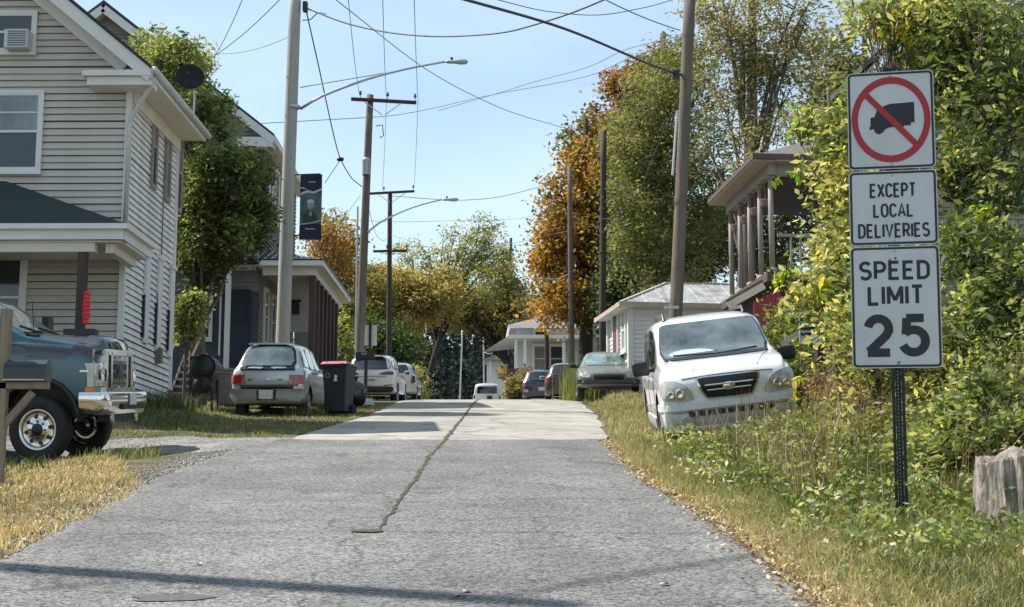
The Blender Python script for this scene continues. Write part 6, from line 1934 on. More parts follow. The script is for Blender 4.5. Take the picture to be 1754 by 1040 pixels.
# highway style letters as strokes in a box of height 1: (width, strokes)
GLY = {
    'E': (.52, [[(.50, 1), (0, 1), (0, 0), (.50, 0)], [(0, .52), (.43, .52)]]),
    'L': (.50, [[(0, 1), (0, 0), (.50, 0)]]),
    'I': (.0, [[(0, 1), (0, 0)]]),
    'T': (.56, [[(0, 1), (.56, 1)], [(.28, 1), (.28, 0)]]),
    'X': (.58, [[(0, 1), (.58, 0)], [(0, 0), (.58, 1)]]),
    'V': (.62, [[(0, 1), (.31, 0), (.62, 1)]]),
    'A': (.66, [[(0, 0), (.33, 1), (.66, 0)], [(.11, .30), (.55, .30)]]),
    'M': (.74, [[(0, 0), (0, 1)], [(0, 1), (.37, .20)], [(.37, .20), (.74, 1)], [(.74, 1), (.74, 0)]]),
    'P': (.54, [[(0, 0), (0, 1), (.28, 1)] + arc(.28, .73, .26, .27, 90, -90) + [(0, .46)]]),
    'R': (.56, [[(0, 0), (0, 1), (.28, 1)] + arc(.28, .74, .26, .26, 90, -90) + [(0, .48)], [(.28, .48), (.56, 0)]]),
    'D': (.56, [[(0, 0), (0, 1), (.24, 1)] + arc(.24, .68, .32, .32, 90, 0, 6) + arc(.24, .32, .32, .32, 0, -90, 6) + [(0, 0)]]),
    'O': (.60, [arc(.30, .70, .30, .30, 0, 180, 12) + arc(.30, .30, .30, .30, 180, 360, 12) + [(.60, .70)]]),
    'C': (.58, [arc(.30, .70, .29, .30, 18, 180, 10) + arc(.30, .30, .29, .30, 180, 342, 10)]),
    'S': (.56, [arc(.28, .745, .27, .255, 28, 180, 8) + arc(.28, .745, .27, .235, 180, 262, 4) + arc(.28, .27, .28, .245, 82, 0, 5) + arc(.28, .27, .28, .27, 0, -152, 8)]),
    '2': (.62, [arc(.30, .69, .30, .31, 168, -8, 12) + [(.52, .50), (.02, .03)], [(-.02, .0), (.62, 0)]]),
    '5': (.60, [[(.56, 1), (.06, 1)], [(.08, 1), (.045, .52)], arc(.26, .33, .33, .33, 138, -158, 18)]),
}


def stroke_mesh(strokes, fx, fz, tk, y):
    """flat ribbons of even thickness with mitred corners"""
    mb = MB()
    for st_ in strokes:
        p = [Vector((a * fx, b * fz)) for a, b in st_]
        q = [p[0]]
        for v in p[1:]:
            if (v - q[-1]).length > 1e-4: q.append(v)
        p = q
        closed = (p[0] - p[-1]).length < 1e-4
        if closed: p = p[:-1]
        n = len(p); L, R = [], []
        for i in range(n):
            d0 = (p[i] - p[i - 1]).normalized() if (i > 0 or closed) else None
            d1 = (p[(i + 1) % n] - p[i]).normalized() if (i < n - 1 or closed) else None
            d0 = d0 or d1; d1 = d1 or d0
            n0, n1 = Vector((-d0.y, d0.x)), Vector((-d1.y, d1.x))
            m = (n0 + n1)
            m = m.normalized() if m.length > 1e-3 else n0
            k = min(1.5, 1 / max(.2, m.dot(n0))) * tk / 2
            L.append(p[i] + m * k); R.append(p[i] - m * k)
        V = [(v.x, y, v.y) for v in L] + [(v.x, y, v.y) for v in R]
        F = [(i, (i + 1) % n, n + (i + 1) % n, n + i) for i in range(n if closed else n - 1)]
        mb.add(V, F)
        y -= .00015
    return mb


def lettering(parent, text, cx, cz, width, height, mat=SIGNK, tk=.17, gap=.30):
    """each letter is a piece of its own; width is overall, tk the stroke thickness as a share of the height"""
    t_ = tk * height
    h = height - t_
    tot = sum(GLY[c][0] for c in text) + gap * (len(text) - 1)
    fx = (width - t_) / tot
    x = cx - width / 2 + t_ / 2
    for c in text:
        part("letter", stroke_mesh(GLY[c][1], fx, h, t_, -.0035), mat, parent, loc=(x, 0, cz - h / 2))
        x += (GLY[c][0] + gap) * fx


def pxh(a, b): return zs(a) - zs(b)
def pxw(a, b): return (b - a) / FPX * YS / cos(yaw) * 1.01
# top: no trucks
z1, z0 = zs(125), zs(291)
pl1 = plate("no_trucks_plate", (z1 + z0) / 2, pxw(1452, 1595), z1 - z0)
cxr, czr = 0, .004
RW, RH = pxw(1459, 1589) / 2, pxh(135, 281) / 2
el = lambda f, n=48: [(cxr + RW * f * cos(a), czr + RH * f * sin(a)) for a in np.linspace(0, 2 * pi, n + 1)[:-1]]
tr = [(-.165, -.092), (-.130, -.088), (-.125, -.112), (-.105, -.128), (-.085, -.130), (-.062, -.115), (-.045, -.092), (-.02, -.080), (.02, -.075), (.05, -.084), (.075, -.098), (.090, -.094), (.100, -.068), (.150, -.068), (.152, -.045), (.180, -.045), (.180, .118), (.0, .112), (-.012, .110), (-.10, .078), (-.110, .05), (-.125, .01), (-.155, .005), (-.155, -.06), (-.165, -.075)]
k_ = RW * 2 / .56
part("truck_symbol", MB().add([(x * k_ * .93, -.0035, z * k_ * .93 + .018) for x, z in tr], [tuple(range(len(tr)))]), SIGNK, pl1)
part("red_ring", ring_mesh(el(1.0), el(.84), -.0050), SIGNR, pl1)
a_ = radians(136)
d1 = Vector((RW * cos(a_), 0, RH * sin(a_))) * .86; nrm = Vector((d1.z, 0, -d1.x)).normalized() * .022
part("red_slash", MB().add([tuple(p + Vector((0, -.0065, czr))) for p in (d1 + nrm, d1 - nrm, -d1 - nrm, -d1 + nrm)], [(0, 1, 2, 3)]), SIGNR, pl1)
# middle
z1, z0 = zs(294), zs(421)
pl2 = plate("except_plate", (z1 + z0) / 2, pxw(1457, 1601), z1 - z0)
hh = z1 - z0
lettering(pl2, "EXCEPT", .0, hh * .235, pxw(1490, 1566), pxh(309, 334), tk=.15)
lettering(pl2, "LOCAL", .0, hh * -.035, pxw(1495, 1561), pxh(347, 371), tk=.15)
lettering(pl2, "DELIVERIES", .0, hh * -.305, pxw(1471, 1588), pxh(379, 404), tk=.15)
# bottom
z1, z0 = zs(423), zs(631)
pl3 = plate("speed_limit_plate", (z1 + z0) / 2, pxw(1462, 1607), z1 - z0)
hh = z1 - z0
lettering(pl3, "SPEED", -.005, hh * .300, pxw(1475, 1590), pxh(448, 481), tk=.165)
lettering(pl3, "LIMIT", .0, hh * .095, pxw(1487, 1578), pxh(488, 523), tk=.165)
lettering(pl3, "25", .0, hh * -.235, pxw(1481, 1588), pxh(539, 612), tk=.20, gap=.42)
for (x, z) in ((.005, .40), (-.035, .385), (.01, -.455)):
    part("bolt", MB().lathe([(.001, -.008), (.007, -.007), (.009, -.001)], (x, 0, hh * z), 'Y', 8), M("rusty_bolt", (.08, .06, .05), .6), pl3)

# ------------------------------------------------------------------ mailbox on the wooden post, left edge
YM = 14.0
mbx = P(3, 700, YM)
WOODP = M("grey_brown_post_wood", (.24, .185, .13), .85, var=.25, scale=7, stretch=(4, 4, .2), bump=.4)
t = thing("roadside_mailbox", "black mailbox on a weathered timber post with a diagonal brace in front of the pickup", "mailbox", (mbx.x, YM, G(mbx.x, YM)))
zm = lambda py: P(877, py, YM).z - t.location.z
xm = lambda px: P(px, 600, YM).x - mbx.x
part("post", MB().box((0, 0, (zm(530) - .3) / 2), (.09, .09, zm(530) + .3)), WOODP, t)
part("arm", MB().box((xm(42), 0, zm(661)), (.50, .09, .06)), WOODP, t)
part("brace", MB().bar((xm(8), 0, zm(735)), (xm(60), 0, zm(672)), .06, .06), WOODP, t)
part("upper_rail", MB().box((xm(-12), .0, zm(600)), (.10, .06, .05)), WOODP, t)
w2, h2 = xm(83) - xm(12), zm(616) - zm(653)
prof = [(-.085, 0), (.085, 0), (.085, h2 * .5)] + [(.085 * cos(a), h2 * .5 + h2 * .5 * sin(a)) for a in np.linspace(.2, pi - .2, 8)] + [(-.085, h2 * .5)]
bx = part("box", MB().prism([(y, z) for y, z in prof], xm(13), xm(83), 'X'), M("black_mailbox_paint", (.010, .012, .014), .35, var=.2, coat=.3), t, loc=(0, -.0, zm(654)))
part("door", MB().prism([(y * 1.04, z * 1.02) for y, z in prof], xm(83), xm(83) + .012, 'X'), M("black_mailbox_paint", (.010, .012, .014), .35), t, loc=(0, 0, zm(654)))
part("base_strip", MB().box((xm(48), -.088, zm(652)), (w2, .008, .012)), M("pale_metal_strip", (.5, .48, .4), .4), t)
# dark mailbox and post beside the bins
YN = 42.0
p0 = P(626, 688, YN)
t = thing("roadside_mailbox", "small dark mailbox on a thin post in front of the white crossover", "mailbox", (p0.x, YN, G(p0.x, YN)))
zm = lambda py: P(877, py, YN).z - t.location.z
part("post", MB().box((0, 0, zm(614) / 2), (.09, .09, zm(614))), M("dark_grey_post_paint", (.05, .055, .06), .7), t)
part("box", MB().prism([(-.10, 0), (.10, 0), (.10, .12), (.07, .19), (-.07, .19), (-.10, .12)], -.30, .24, 'X'), BLACK_PL, t, loc=(0, 0, zm(615)))
part("number_plate", MB().box((-.05, -.105, zm(607)), (.16, .01, .05)), M("pale_number_strip", (.3, .32, .34), .6), t)
# rubbish bin
YW = 32.2
p0 = P(580, 703, YW)
t = thing("rubbish_bin", "tall black wheeled rubbish bin with a faded red lid beside the silver hatchback", "rubbish bin", (p0.x, YW, G(p0.x, YW)), radians(-14))
bkp = M("black_bin_plastic", (.012, .015, .024), .5, var=.2, scale=4, dirt=(.05, .05, .05), dirt_amt=.4)
mb = MB()
lv = [(.235, .25, .06), (.25, .27, .5), (.285, .31, 1.02), (.30, .33, 1.05), (.30, .33, 1.10)]
V = []
for (hx, hy, z) in lv:
    V += [(x * hx, y * hy, z) for x, y in ((-1, -1), (1, -1), (1, 1), (-1, 1))]
F = [(0, 3, 2, 1)] + [(i * 4 + k, i * 4 + (k + 1) % 4, (i + 1) * 4 + (k + 1) % 4, (i + 1) * 4 + k) for i in range(len(lv) - 1) for k in range(4)] + [(16, 17, 18, 19)]
bevel_mesh(part("bin_body", mb.add(V, F), bkp, t), .018, 2)
lid = part("lid", MB().add([(-.32, -.36, 1.10), (.32, -.36, 1.10), (.32, .36, 1.10), (-.32, .36, 1.10), (-.27, -.30, 1.17), (.27, -.30, 1.17), (.27, .30, 1.15), (-.27, .30, 1.15)],
     [(3, 2, 1, 0), (4, 5, 6, 7), (0, 1, 5, 4), (1, 2, 6, 5), (2, 3, 7, 6), (3, 0, 4, 7)]), M("faded_red_lid", (.50, .10, .14), .5, var=.12, scale=6, dirt=(.65, .36, .38), dirt_amt=.7), t)
bevel_mesh(lid, .015, 2)
part("handle", MB().tube([(-.24, .36, .98), (.24, .36, .98)], .02, 8), bkp, t)
for s in (-1, 1):
    part("wheel", MB().lathe([(.001, -.03), (.12, -.025), (.13, 0), (.12, .025), (.001, .03)], (s * .27, .22, .13), 'X', 16), TYRE, t)
part("printed_mark", MB().add([(.03 + x * .055, -.298, .80 + z * .075) for x, z in ((-.5, -1), (.6, -1), (.8, -.5), (.3, -.1), (.7, .4), (.4, 1), (-.4, 1), (-.7, .5), (-.3, 0), (-.8, -.5))], [tuple(range(10))]), M("white_print", (.6, .6, .6), .6), t)
part("logo_mark", ring_mesh([(-.16 + .06 * cos(a), .86 + .06 * sin(a)) for a in np.linspace(0, 2 * pi, 15)[:-1]], [(-.16 + .04 * cos(a), .86 + .04 * sin(a)) for a in np.linspace(0, 2 * pi, 15)[:-1]], -.302), M("grey_print", (.2, .21, .2), .6), t)
# black bag and pale tub beside it
def blob(name, label, cat, loc, r, mat, sc, seed=1, n=14):
    rr = np.random.default_rng(seed)
    mb = MB()
    V = []; nu, nv = 14, 10
    for j in range(nv + 1):
        for i in range(nu):
            th = pi * j / nv; ph = 2 * pi * i / nu
            k = 1 + .10 * sin(5 * ph + seed) * sin(th) + .06 * sin(9 * ph + 3 * th)
            V.append((r * k * sin(th) * cos(ph) * sc[0], r * k * sin(th) * sin(ph) * sc[1], r * cos(th) * sc[2] + r * sc[2] * .9))
    F = [(j * nu + i, (j + 1) * nu + i, (j + 1) * nu + (i + 1) % nu, j * nu + (i + 1) % nu) for j in range(nv) for i in range(nu)]
    t = thing(name, label, cat, loc)
    part("bag", mb.add(V, F), mat, t, True)
    return t
p0 = P(609, 692, 38.5)
t = blob("bin_bag", "stuffed shiny black rubbish bag slumped right of the wheeled bin", "rubbish bag", (p0.x, 38.5, G(p0.x, 38.5)), .30, M("black_bag_film", (.01, .011, .013), .25, coat=.5), (1.0, 1, 1.25), 3)
part("knot", MB().lathe([(.07, .66), (.03, .72), (.08, .80), (.001, .80)], axis='Z', n=8), M("black_bag_film", (.01, .011, .013), .25), t)
p0 = P(627, 687, 40)
t = thing("pale_tub", "upturned pale grey plastic tub at the foot of the small dark mailbox", "tub", (p0.x, 40.2, G(p0.x, 40.2)))
part("tub", MB().lathe([(.22, 0), (.20, .10), (.15, .20), (.001, .22)], axis='Z', n=18), M("pale_grey_plastic", (.42, .47, .48), .5), t, True)
part("rim", MB().lathe([(.23, .0), (.24, .02), (.22, .035)], axis='Z', n=18), M("pale_grey_plastic", (.42, .47, .48), .5), t)
# back of a street sign behind the middle pole
p0 = P(635, 590, 55)
t = thing("street_sign", "pale square sign back on a dark post right of the transformer pole", "street sign", (p0.x, 55, G(p0.x, 55)))
zn = lambda py: P(877, py, 55).z - t.location.z
part("sign_panel", MB().box((.0, .0, (zn(557) + zn(592)) / 2), (.46, .02, zn(557) - zn(592))), M("pale_sign_back", (.45, .46, .45), .5), t)
part("sign_post", MB().box((-.02, -.06, zn(553) / 2), (.10, .06, zn(553))), BLACK_PL, t)

# small blue-and-white board and dark mailbox on the right bank
YQ = 19.5
p0 = P(1425, 660, YQ)
t = thing("roadside_mailbox", "dark mailbox on a thin post half hidden in weeds right of the white SUV", "mailbox", (p0.x, YQ, min(G(p0.x, YQ), p0.z)))
zq = lambda py: P(877, py, YQ).z - t.location.z
xq = lambda px: P(px, 600, YQ).x - p0.x
part("post", MB().box((0, 0, zq(620) / 2), (.045, .045, zq(620))), BLACK_PL, t)
part("box", MB().prism([(-.12, 0), (.12, 0), (.12, .14), (.08, .22), (-.08, .22), (-.12, .14)], xq(1397), xq(1436), 'X'), BLACK_PL, t, loc=(0, 0, zq(620)))
part("flag", MB().box((xq(1412), -.13, zq(608)), (.03, .01, .12)), M("tan_flag", (.4, .25, .15), .6), t)
t = thing("yard_sign", "blue and white striped board behind the passenger mirror of the white SUV", "sign", (P(1408, 600, 21.5).x, 21.5, G(4.6, 21.5)))
zq = lambda py: P(877, py, 21.5).z - t.location.z
xq = lambda px: P(px, 600, 21.5).x - t.location.x
part("board", MB().box((0, 0, (zq(545) + zq(586)) / 2), (xq(1447) - xq(1371), .03, zq(545) - zq(586))), M("pale_blue_board", (.35, .42, .45), .5), t)
for (a, b, c_) in ((545, 551, BLACK_PL), (560, 566, BLACK_PL), (570, 575, BLACK_PL)):
    part("stripe", MB().box((0, -.018, (zq(a) + zq(b)) / 2), (xq(1445) - xq(1373), .006, zq(a) - zq(b))), c_, t)
for px in (1378, 1440):
    part("leg", MB().box((xq(px), .03, zq(545) / 2), (.05, .03, zq(545))), WOODP, t)
part("plank", MB().bar((xq(1340), .1, zq(590)), (xq(1371), .1, zq(568)), .05, .07), M("pale_plank", (.5, .45, .36), .8), t)

# weathered stump at the right picture edge
YT = 9.6
p0 = P(1725, 945, YT)
t = thing("tree_stump", "weathered grey split tree stump at the right picture edge", "stump", (p0.x + .17, YT + .05, G(p0.x, YT) - .08))
hs_ = P(877, 772, YT).z - t.location.z
def stump_mat():
    m = M("weathered_stump_wood", (.13, .11, .09), .95, var=.5, scale=6, stretch=(3, 3, .8), bump=1.0, bscale=11, col2=(.36, .31, .26), dirt=(.05, .04, .035), dirt_amt=.8)
    return m
rr = np.random.default_rng(4)
nu, nv = 64, 26
V = []
ph0 = rr.uniform(0, 6.28, 8)
for j in range(nv + 1):
    f = j / nv
    for i in range(nu):
        a = 2 * pi * i / nu
        rad = .30 + .05 * (1 - f) ** 3 + .018 * sin(3 * a + ph0[0]) + .016 * sin(7 * a + ph0[1] + f * 1.2) + .014 * abs(sin(11 * a + ph0[2] + f * .8)) + .010 * sin(19 * a + ph0[3] + 3 * f) + .012 * sin(9 * f + 5 * a)
        if abs(((a - 4.1 + pi) % (2 * pi)) - pi) < .10: rad -= .07 * (1 - f * .3)
        if abs(((a - 4.75 + .25 * f + pi) % (2 * pi)) - pi) < .07: rad -= .05
        top = hs_ * (1 + .10 * sin(a + 1.2) + .02 * sin(5 * a) + .015 * sin(9 * a) + .008 * sin(17 * a + 2))
        V.append((rad * cos(a), rad * sin(a), top * f))
b0 = len(V)
for k, rf in enumerate((.9, .6, .3)):
    for i in range(nu):
        a = 2 * pi * i / nu
        x, y, z = V[nv * nu + i]
        V.append((x * rf, y * rf, z - .02 - .03 * k + .012 * sin(5 * a + k)))
F = [(j * nu + i, j * nu + (i + 1) % nu, (j + 1) * nu + (i + 1) % nu, (j + 1) * nu + i) for j in range(nv + 3) for i in range(nu)]
V.append((0, 0, hs_ - .10)); F += [((nv + 3) * nu + i, (nv + 3) * nu + (i + 1) % nu, len(V) - 1) for i in range(nu)]
part("stump_wood", MB().add(V, F), stump_mat(), t, True)
# ------------------------------------------------------------------ trees and shrubs
BARK = M("grey_brown_bark", (.13, .105, .085), .95, var=.35, scale=9, stretch=(3, 3, .4), bump=.8)
BARKD = M("dark_bark", (.05, .042, .036), .95, var=.35, scale=9, stretch=(3, 3, .4), bump=.8)

LOCUST = [(.06, .075, .03), (.10, .125, .045), (.155, .18, .07), (.23, .235, .11), (.30, .27, .14)]
OLIVE = [(.07, .08, .035), (.12, .13, .055), (.19, .19, .09), (.27, .25, .13), (.33, .26, .14)]
MAPLE = [(.08, .085, .03), (.17, .13, .04), (.29, .165, .045), (.40, .22, .06), (.52, .32, .09)]
RUST = [(.09, .08, .03), (.17, .10, .04), (.26, .12, .045), (.33, .17, .06), (.36, .24, .10)]
YGREEN = [(.045, .07, .025), (.09, .13, .042), (.165, .215, .075), (.33, .35, .14), (.62, .55, .24)]
DKGREEN = [(.018, .035, .012), (.03, .06, .018), (.05, .09, .025), (.09, .13, .035), (.14, .18, .05)]
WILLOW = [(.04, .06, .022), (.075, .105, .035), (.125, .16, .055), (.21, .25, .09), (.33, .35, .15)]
GOLD = [(.09, .09, .035), (.17, .15, .05), (.26, .21, .07), (.36, .28, .10), (.46, .37, .15)]
BUSHY = [(.06, .09, .025), (.12, .16, .04), (.22, .24, .07), (.34, .32, .11), (.52, .47, .24)]
BROWNW = [(.10, .075, .045), (.19, .13, .075), (.27, .19, .11), (.36, .27, .16), (.46, .38, .25)]
_lm = {}


def leafmat(name, cols, trans=.45):
    return M_leaf("leaves_" + name, cols, trans)


def clump_centres(ells, n, rng, shell=.55):
    """points inside the crown's ellipsoids, more towards the outside"""
    vol = np.array([e[1][0] * e[1][1] * e[1][2] for e in ells]); pr = vol / vol.sum()
    out = []
    k = rng.choice(len(ells), n, p=pr)
    d = rng.normal(0, 1, (n, 3)); d /= np.linalg.norm(d, axis=1)[:, None]
    r = (shell + (1 - shell) * rng.random(n)) * np.where(rng.random(n) < .2, rng.random(n), 1)
    C = np.array([ells[i][0] for i in k]) + d * r[:, None] * np.array([ells[i][1] for i in k])
    return C, d


def tree(name, label, cat, base, trunk_top, ells, nclump, nper, lsize, cols, matname, seed, group=None, trunk_r=.2, bark=BARK, clump_r=.45,
         nlimb=22, droop=0.0, trans=.45, tint=(.5, .28), flat_=.7, up=.3, limb_r=.3, twigs=True, aspect=.5, tintz=0.0, bare=0):
    rng = np.random.default_rng(seed)
    base = Vector(base)
    t = thing(name, label, cat, base, 0, group)
    b0 = np.array(base)
    C, D = clump_centres(ells, nclump, rng)
    q = C[:, 2] > HZ(C[:, 0], C[:, 1]) + .1
    C, D = C[q], D[q]
    # trunk and limbs
    tt = Vector(trunk_top) - base
    pts = []
    for f in np.linspace(0, 1, 9):
        pts.append(tt * f + Vector((.12 * sin(3 * f + seed), .12 * cos(4 * f + seed), 0)) * f * tt.length * .12)
    mb = MB().tube([pts[0] - Vector((0, 0, .3))] + pts, [trunk_r * 1.35] + list(np.linspace(trunk_r * 1.15, trunk_r * .35, 9)), 10)
    part("trunk", mb, bark, t, True)
    if nlimb:
        mb = MB()
        idx = rng.choice(len(C), min(nlimb, len(C)), replace=False)
        ends = []
        for i in idx:
            e = Vector(C[i] - b0)
            f = float(np.clip((e.z / max(.5, tt.z)) * .55 + rng.uniform(-.1, .1), .25, .97))
            s = pts[int(f * 8)]
            m = s.lerp(e, .5) + Vector((0, 0, (e - s).length * .12))
            q_ = [s, s.lerp(m, .5) + Vector(rng.normal(0, .06, 3)), m, m.lerp(e, .55) + Vector(rng.normal(0, .08, 3)), e]
            r0 = trunk_r * limb_r * (1.1 - .5 * f)
            mb.tube(q_, [r0, r0 * .8, r0 * .6, r0 * .38, r0 * .12], 6, cap=False)
            ends.append((m, e, r0))
        if twigs:
            for m, e, r0 in ends:
                near = np.argsort(((C - b0 - np.array(e)) ** 2).sum(1))[1:5]
                for j in near:
                    g = Vector(C[j] - b0)
                    s = m.lerp(e, rng.uniform(.1, .8))
                    mb.tube([s, s.lerp(g, .5) + Vector((0, 0, .05)), g], [r0 * .35, r0 * .22, r0 * .06], 4, cap=False)
        for _ in range(bare):
            i = rng.integers(len(C)); e = Vector(C[i] - b0); s = e * .6 + Vector((0, 0, .3)); e = e * 1.08 + Vector((0, 0, .5))
            mb.tube([s, s.lerp(e, .5) + Vector(rng.normal(0, .1, 3)), e], [.02, .014, .004], 4, cap=False)
        lo = part("limbs", mb, bark, t, True)
        tag(lo, kind="stuff")
    # leaves
    n = len(C) * nper
    crad = clump_r * rng.uniform(.35, 1.45, len(C))
    pw = crad ** 2 / (crad ** 2).sum()
    ci = rng.choice(len(C), n, p=pw)
    rad = crad[ci]
    off = rng.normal(0, 1, (n, 3)) * .5
    off[:, 2] *= flat_
    pos = C[ci] + off * rad[:, None]
    if droop:
        pos[:, 2] -= droop * rng.random(n) ** 1.5 * rad * 2
    q = pos[:, 2] > HZ(pos[:, 0], pos[:, 1]) + .02
    pos, ci = pos[q], ci[q]
    ct = rng.normal(0, tint[1] * 1.05, len(C))[ci]
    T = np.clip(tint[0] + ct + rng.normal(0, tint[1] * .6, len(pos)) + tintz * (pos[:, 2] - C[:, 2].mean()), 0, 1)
    V, F, T = leaves(pos - b0, lsize, rng, T, up=up, droop=droop * .6, aspect=aspect)
    o = obj("foliage", np_mesh("foliage", V, quads=F, tint=T), leafmat(matname, cols, trans), t)
    tag(o, kind="stuff")
    return t, C


def E(px, py, Y, rpx, rpy, ry=None):
    """ellipsoid from its picture centre and radii at distance Y"""
    c = P(px, py, Y)
    rx, rz = rpx / FPX * Y, rpy / FPX * Y
    return (np.array(c), np.array((rx, ry if ry else (rx + rz) / 2, rz)))


def ground_at(px, Y):
    x = P(px, 600, Y).x
    return (x, Y, G(x, Y))


# --- big drooping green tree between the two left houses
tree("leafy_tree", "tall drooping green tree between the white clapboard house and the dark gabled house", "tree", (-7.55, 35, G(-7.55, 35)), P(335, 200, 35), [
    E(300, 110, 35, 62, 62, 1.3), E(345, 190, 34.5, 60, 60, 1.2), E(395, 300, 34.5, 75, 55, 1.3), E(360, 330, 34.5, 70, 80, 1.2), E(350, 420, 34.5, 60, 55, 1.1), E(428, 370, 34.8, 40, 46, .9), E(440, 290, 35, 28, 30, .7),
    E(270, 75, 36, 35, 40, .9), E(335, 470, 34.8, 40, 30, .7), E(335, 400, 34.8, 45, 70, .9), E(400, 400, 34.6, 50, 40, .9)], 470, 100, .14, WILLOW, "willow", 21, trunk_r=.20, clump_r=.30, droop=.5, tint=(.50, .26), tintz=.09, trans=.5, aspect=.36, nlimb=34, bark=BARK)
# lower bush beside the corner
tree("shrub", "light green leafy bush growing against the far corner of the white house", "shrub", (-7.25, 32.2, G(-7.25, 32.2)), P(322, 540, 32.2), [E(320, 540, 32.2, 22, 38, .5), E(335, 515, 32.3, 16, 20, .4)], 60, 46, .12, WILLOW, "willow", 22,
     trunk_r=.04, clump_r=.20, droop=.3, nlimb=10, tint=(.62, .2))

# --- right side trees behind the porch house and the garage
tree("honey_locust", "tall feathery olive-green tree behind the thick brown pole on the right", "tree", ground_at(1120, 52), P(1130, 60, 52), [
    E(1130, 300, 50, 75, 110, 2.2), E(1085, 250, 50, 55, 90, 2), E(1150, 170, 50, 90, 110, 2.2), E(1110, 400, 49, 70, 80, 2), E(1200, 290, 49, 70, 100, 2), E(1070, 360, 49, 35, 75, 1.5), E(1140, 460, 48, 60, 42, 1.5), E(1210, 400, 49, 50, 55, 1.6), E(1060, 450, 49, 30, 40, 1.2)],
     460, 90, .16, LOCUST, "locust", 31, trunk_r=.3, clump_r=.55, droop=.25, tint=(.60, .25), aspect=.34, nlimb=46, trans=.5)
tree("honey_locust", "thin-crowned grey-green tree with dark bare limbs against the sky above the porch", "tree", ground_at(1270, 46), P(1290, -60, 46), [
    E(1270, 60, 46, 95, 110, 2.2), E(1330, 130, 46, 80, 110, 2), E(1220, 40, 46, 60, 80, 2), E(1390, 30, 45, 70, 90, 2), E(1260, 200, 46, 70, 70, 2), E(1360, 240, 44, 55, 60, 1.6), E(1270, 300, 45, 50, 50, 1.5)],
     210, 80, .15, OLIVE, "olive", 32, trunk_r=.28, clump_r=.55, droop=.15, tint=(.6, .25), aspect=.36, nlimb=16, trans=.5, bark=BARK, bare=6, limb_r=.36)
tree("maple_tree", "orange and gold maple standing left of the dark pole", "tree", ground_at(1000, 60), P(1010, 200, 60), [
    E(1010, 440, 60, 95, 95, 2.6), E(975, 350, 60, 55, 90, 2), E(1030, 290, 60, 60, 110, 2.2), E(950, 420, 60, 40, 70, 1.6), E(1000, 510, 59, 90, 40, 2.2), E(955, 520, 58, 45, 38, 1.4), E(985, 260, 61, 32, 45, 1.2), E(925, 380, 60, 18, 60, .9)],
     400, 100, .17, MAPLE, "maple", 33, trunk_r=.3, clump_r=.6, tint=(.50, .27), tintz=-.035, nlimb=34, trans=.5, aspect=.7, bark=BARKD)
tree("maple_tree", "rust-topped maple rising highest behind the olive tree left of the thick pole", "tree", ground_at(1085, 64), P(1090, 150, 64), [
    E(1095, 160, 64, 60, 55, 1.8), E(1060, 240, 64, 50, 70, 2), E(1130, 120, 64, 50, 40, 1.6), E(1010, 200, 64, 14, 26, .8), E(1050, 150, 64, 18, 34, .8), E(1060, 330, 64, 60, 80, 2)], 300, 100, .17, RUST, "rust", 34, trunk_r=.25, clump_r=.55, tint=(.5, .25), nlimb=20, trans=.5, aspect=.7)
tree("leafy_tree", "deep green tree filling the gap between the maple and the garage roof", "tree", ground_at(1080, 62), P(1080, 420, 62), [E(1080, 480, 56, 55, 75, 2), E(1110, 420, 58, 60, 60, 2), E(1050, 540, 57, 40, 60, 1.6), E(1180, 440, 56, 60, 60, 2), E(1240, 380, 56, 60, 70, 2)],
     330, 90, .17, DKGREEN, "dark_green", 35, trunk_r=.2, clump_r=.55, tint=(.35, .22), nlimb=14, trans=.3)
tree("leafy_tree", "dark olive tree behind the roof of the porch house", "tree", ground_at(1500, 50), P(1470, 0, 50), [E(1430, 150, 50, 70, 110, 2), E(1340, 380, 50, 60, 80, 2), E(1300, 440, 50, 70, 60, 2)], 240, 60, .16, OLIVE, "olive", 36, trunk_r=.2, clump_r=.55, tint=(.35, .22), nlimb=22, trans=.3, bark=BARKD)

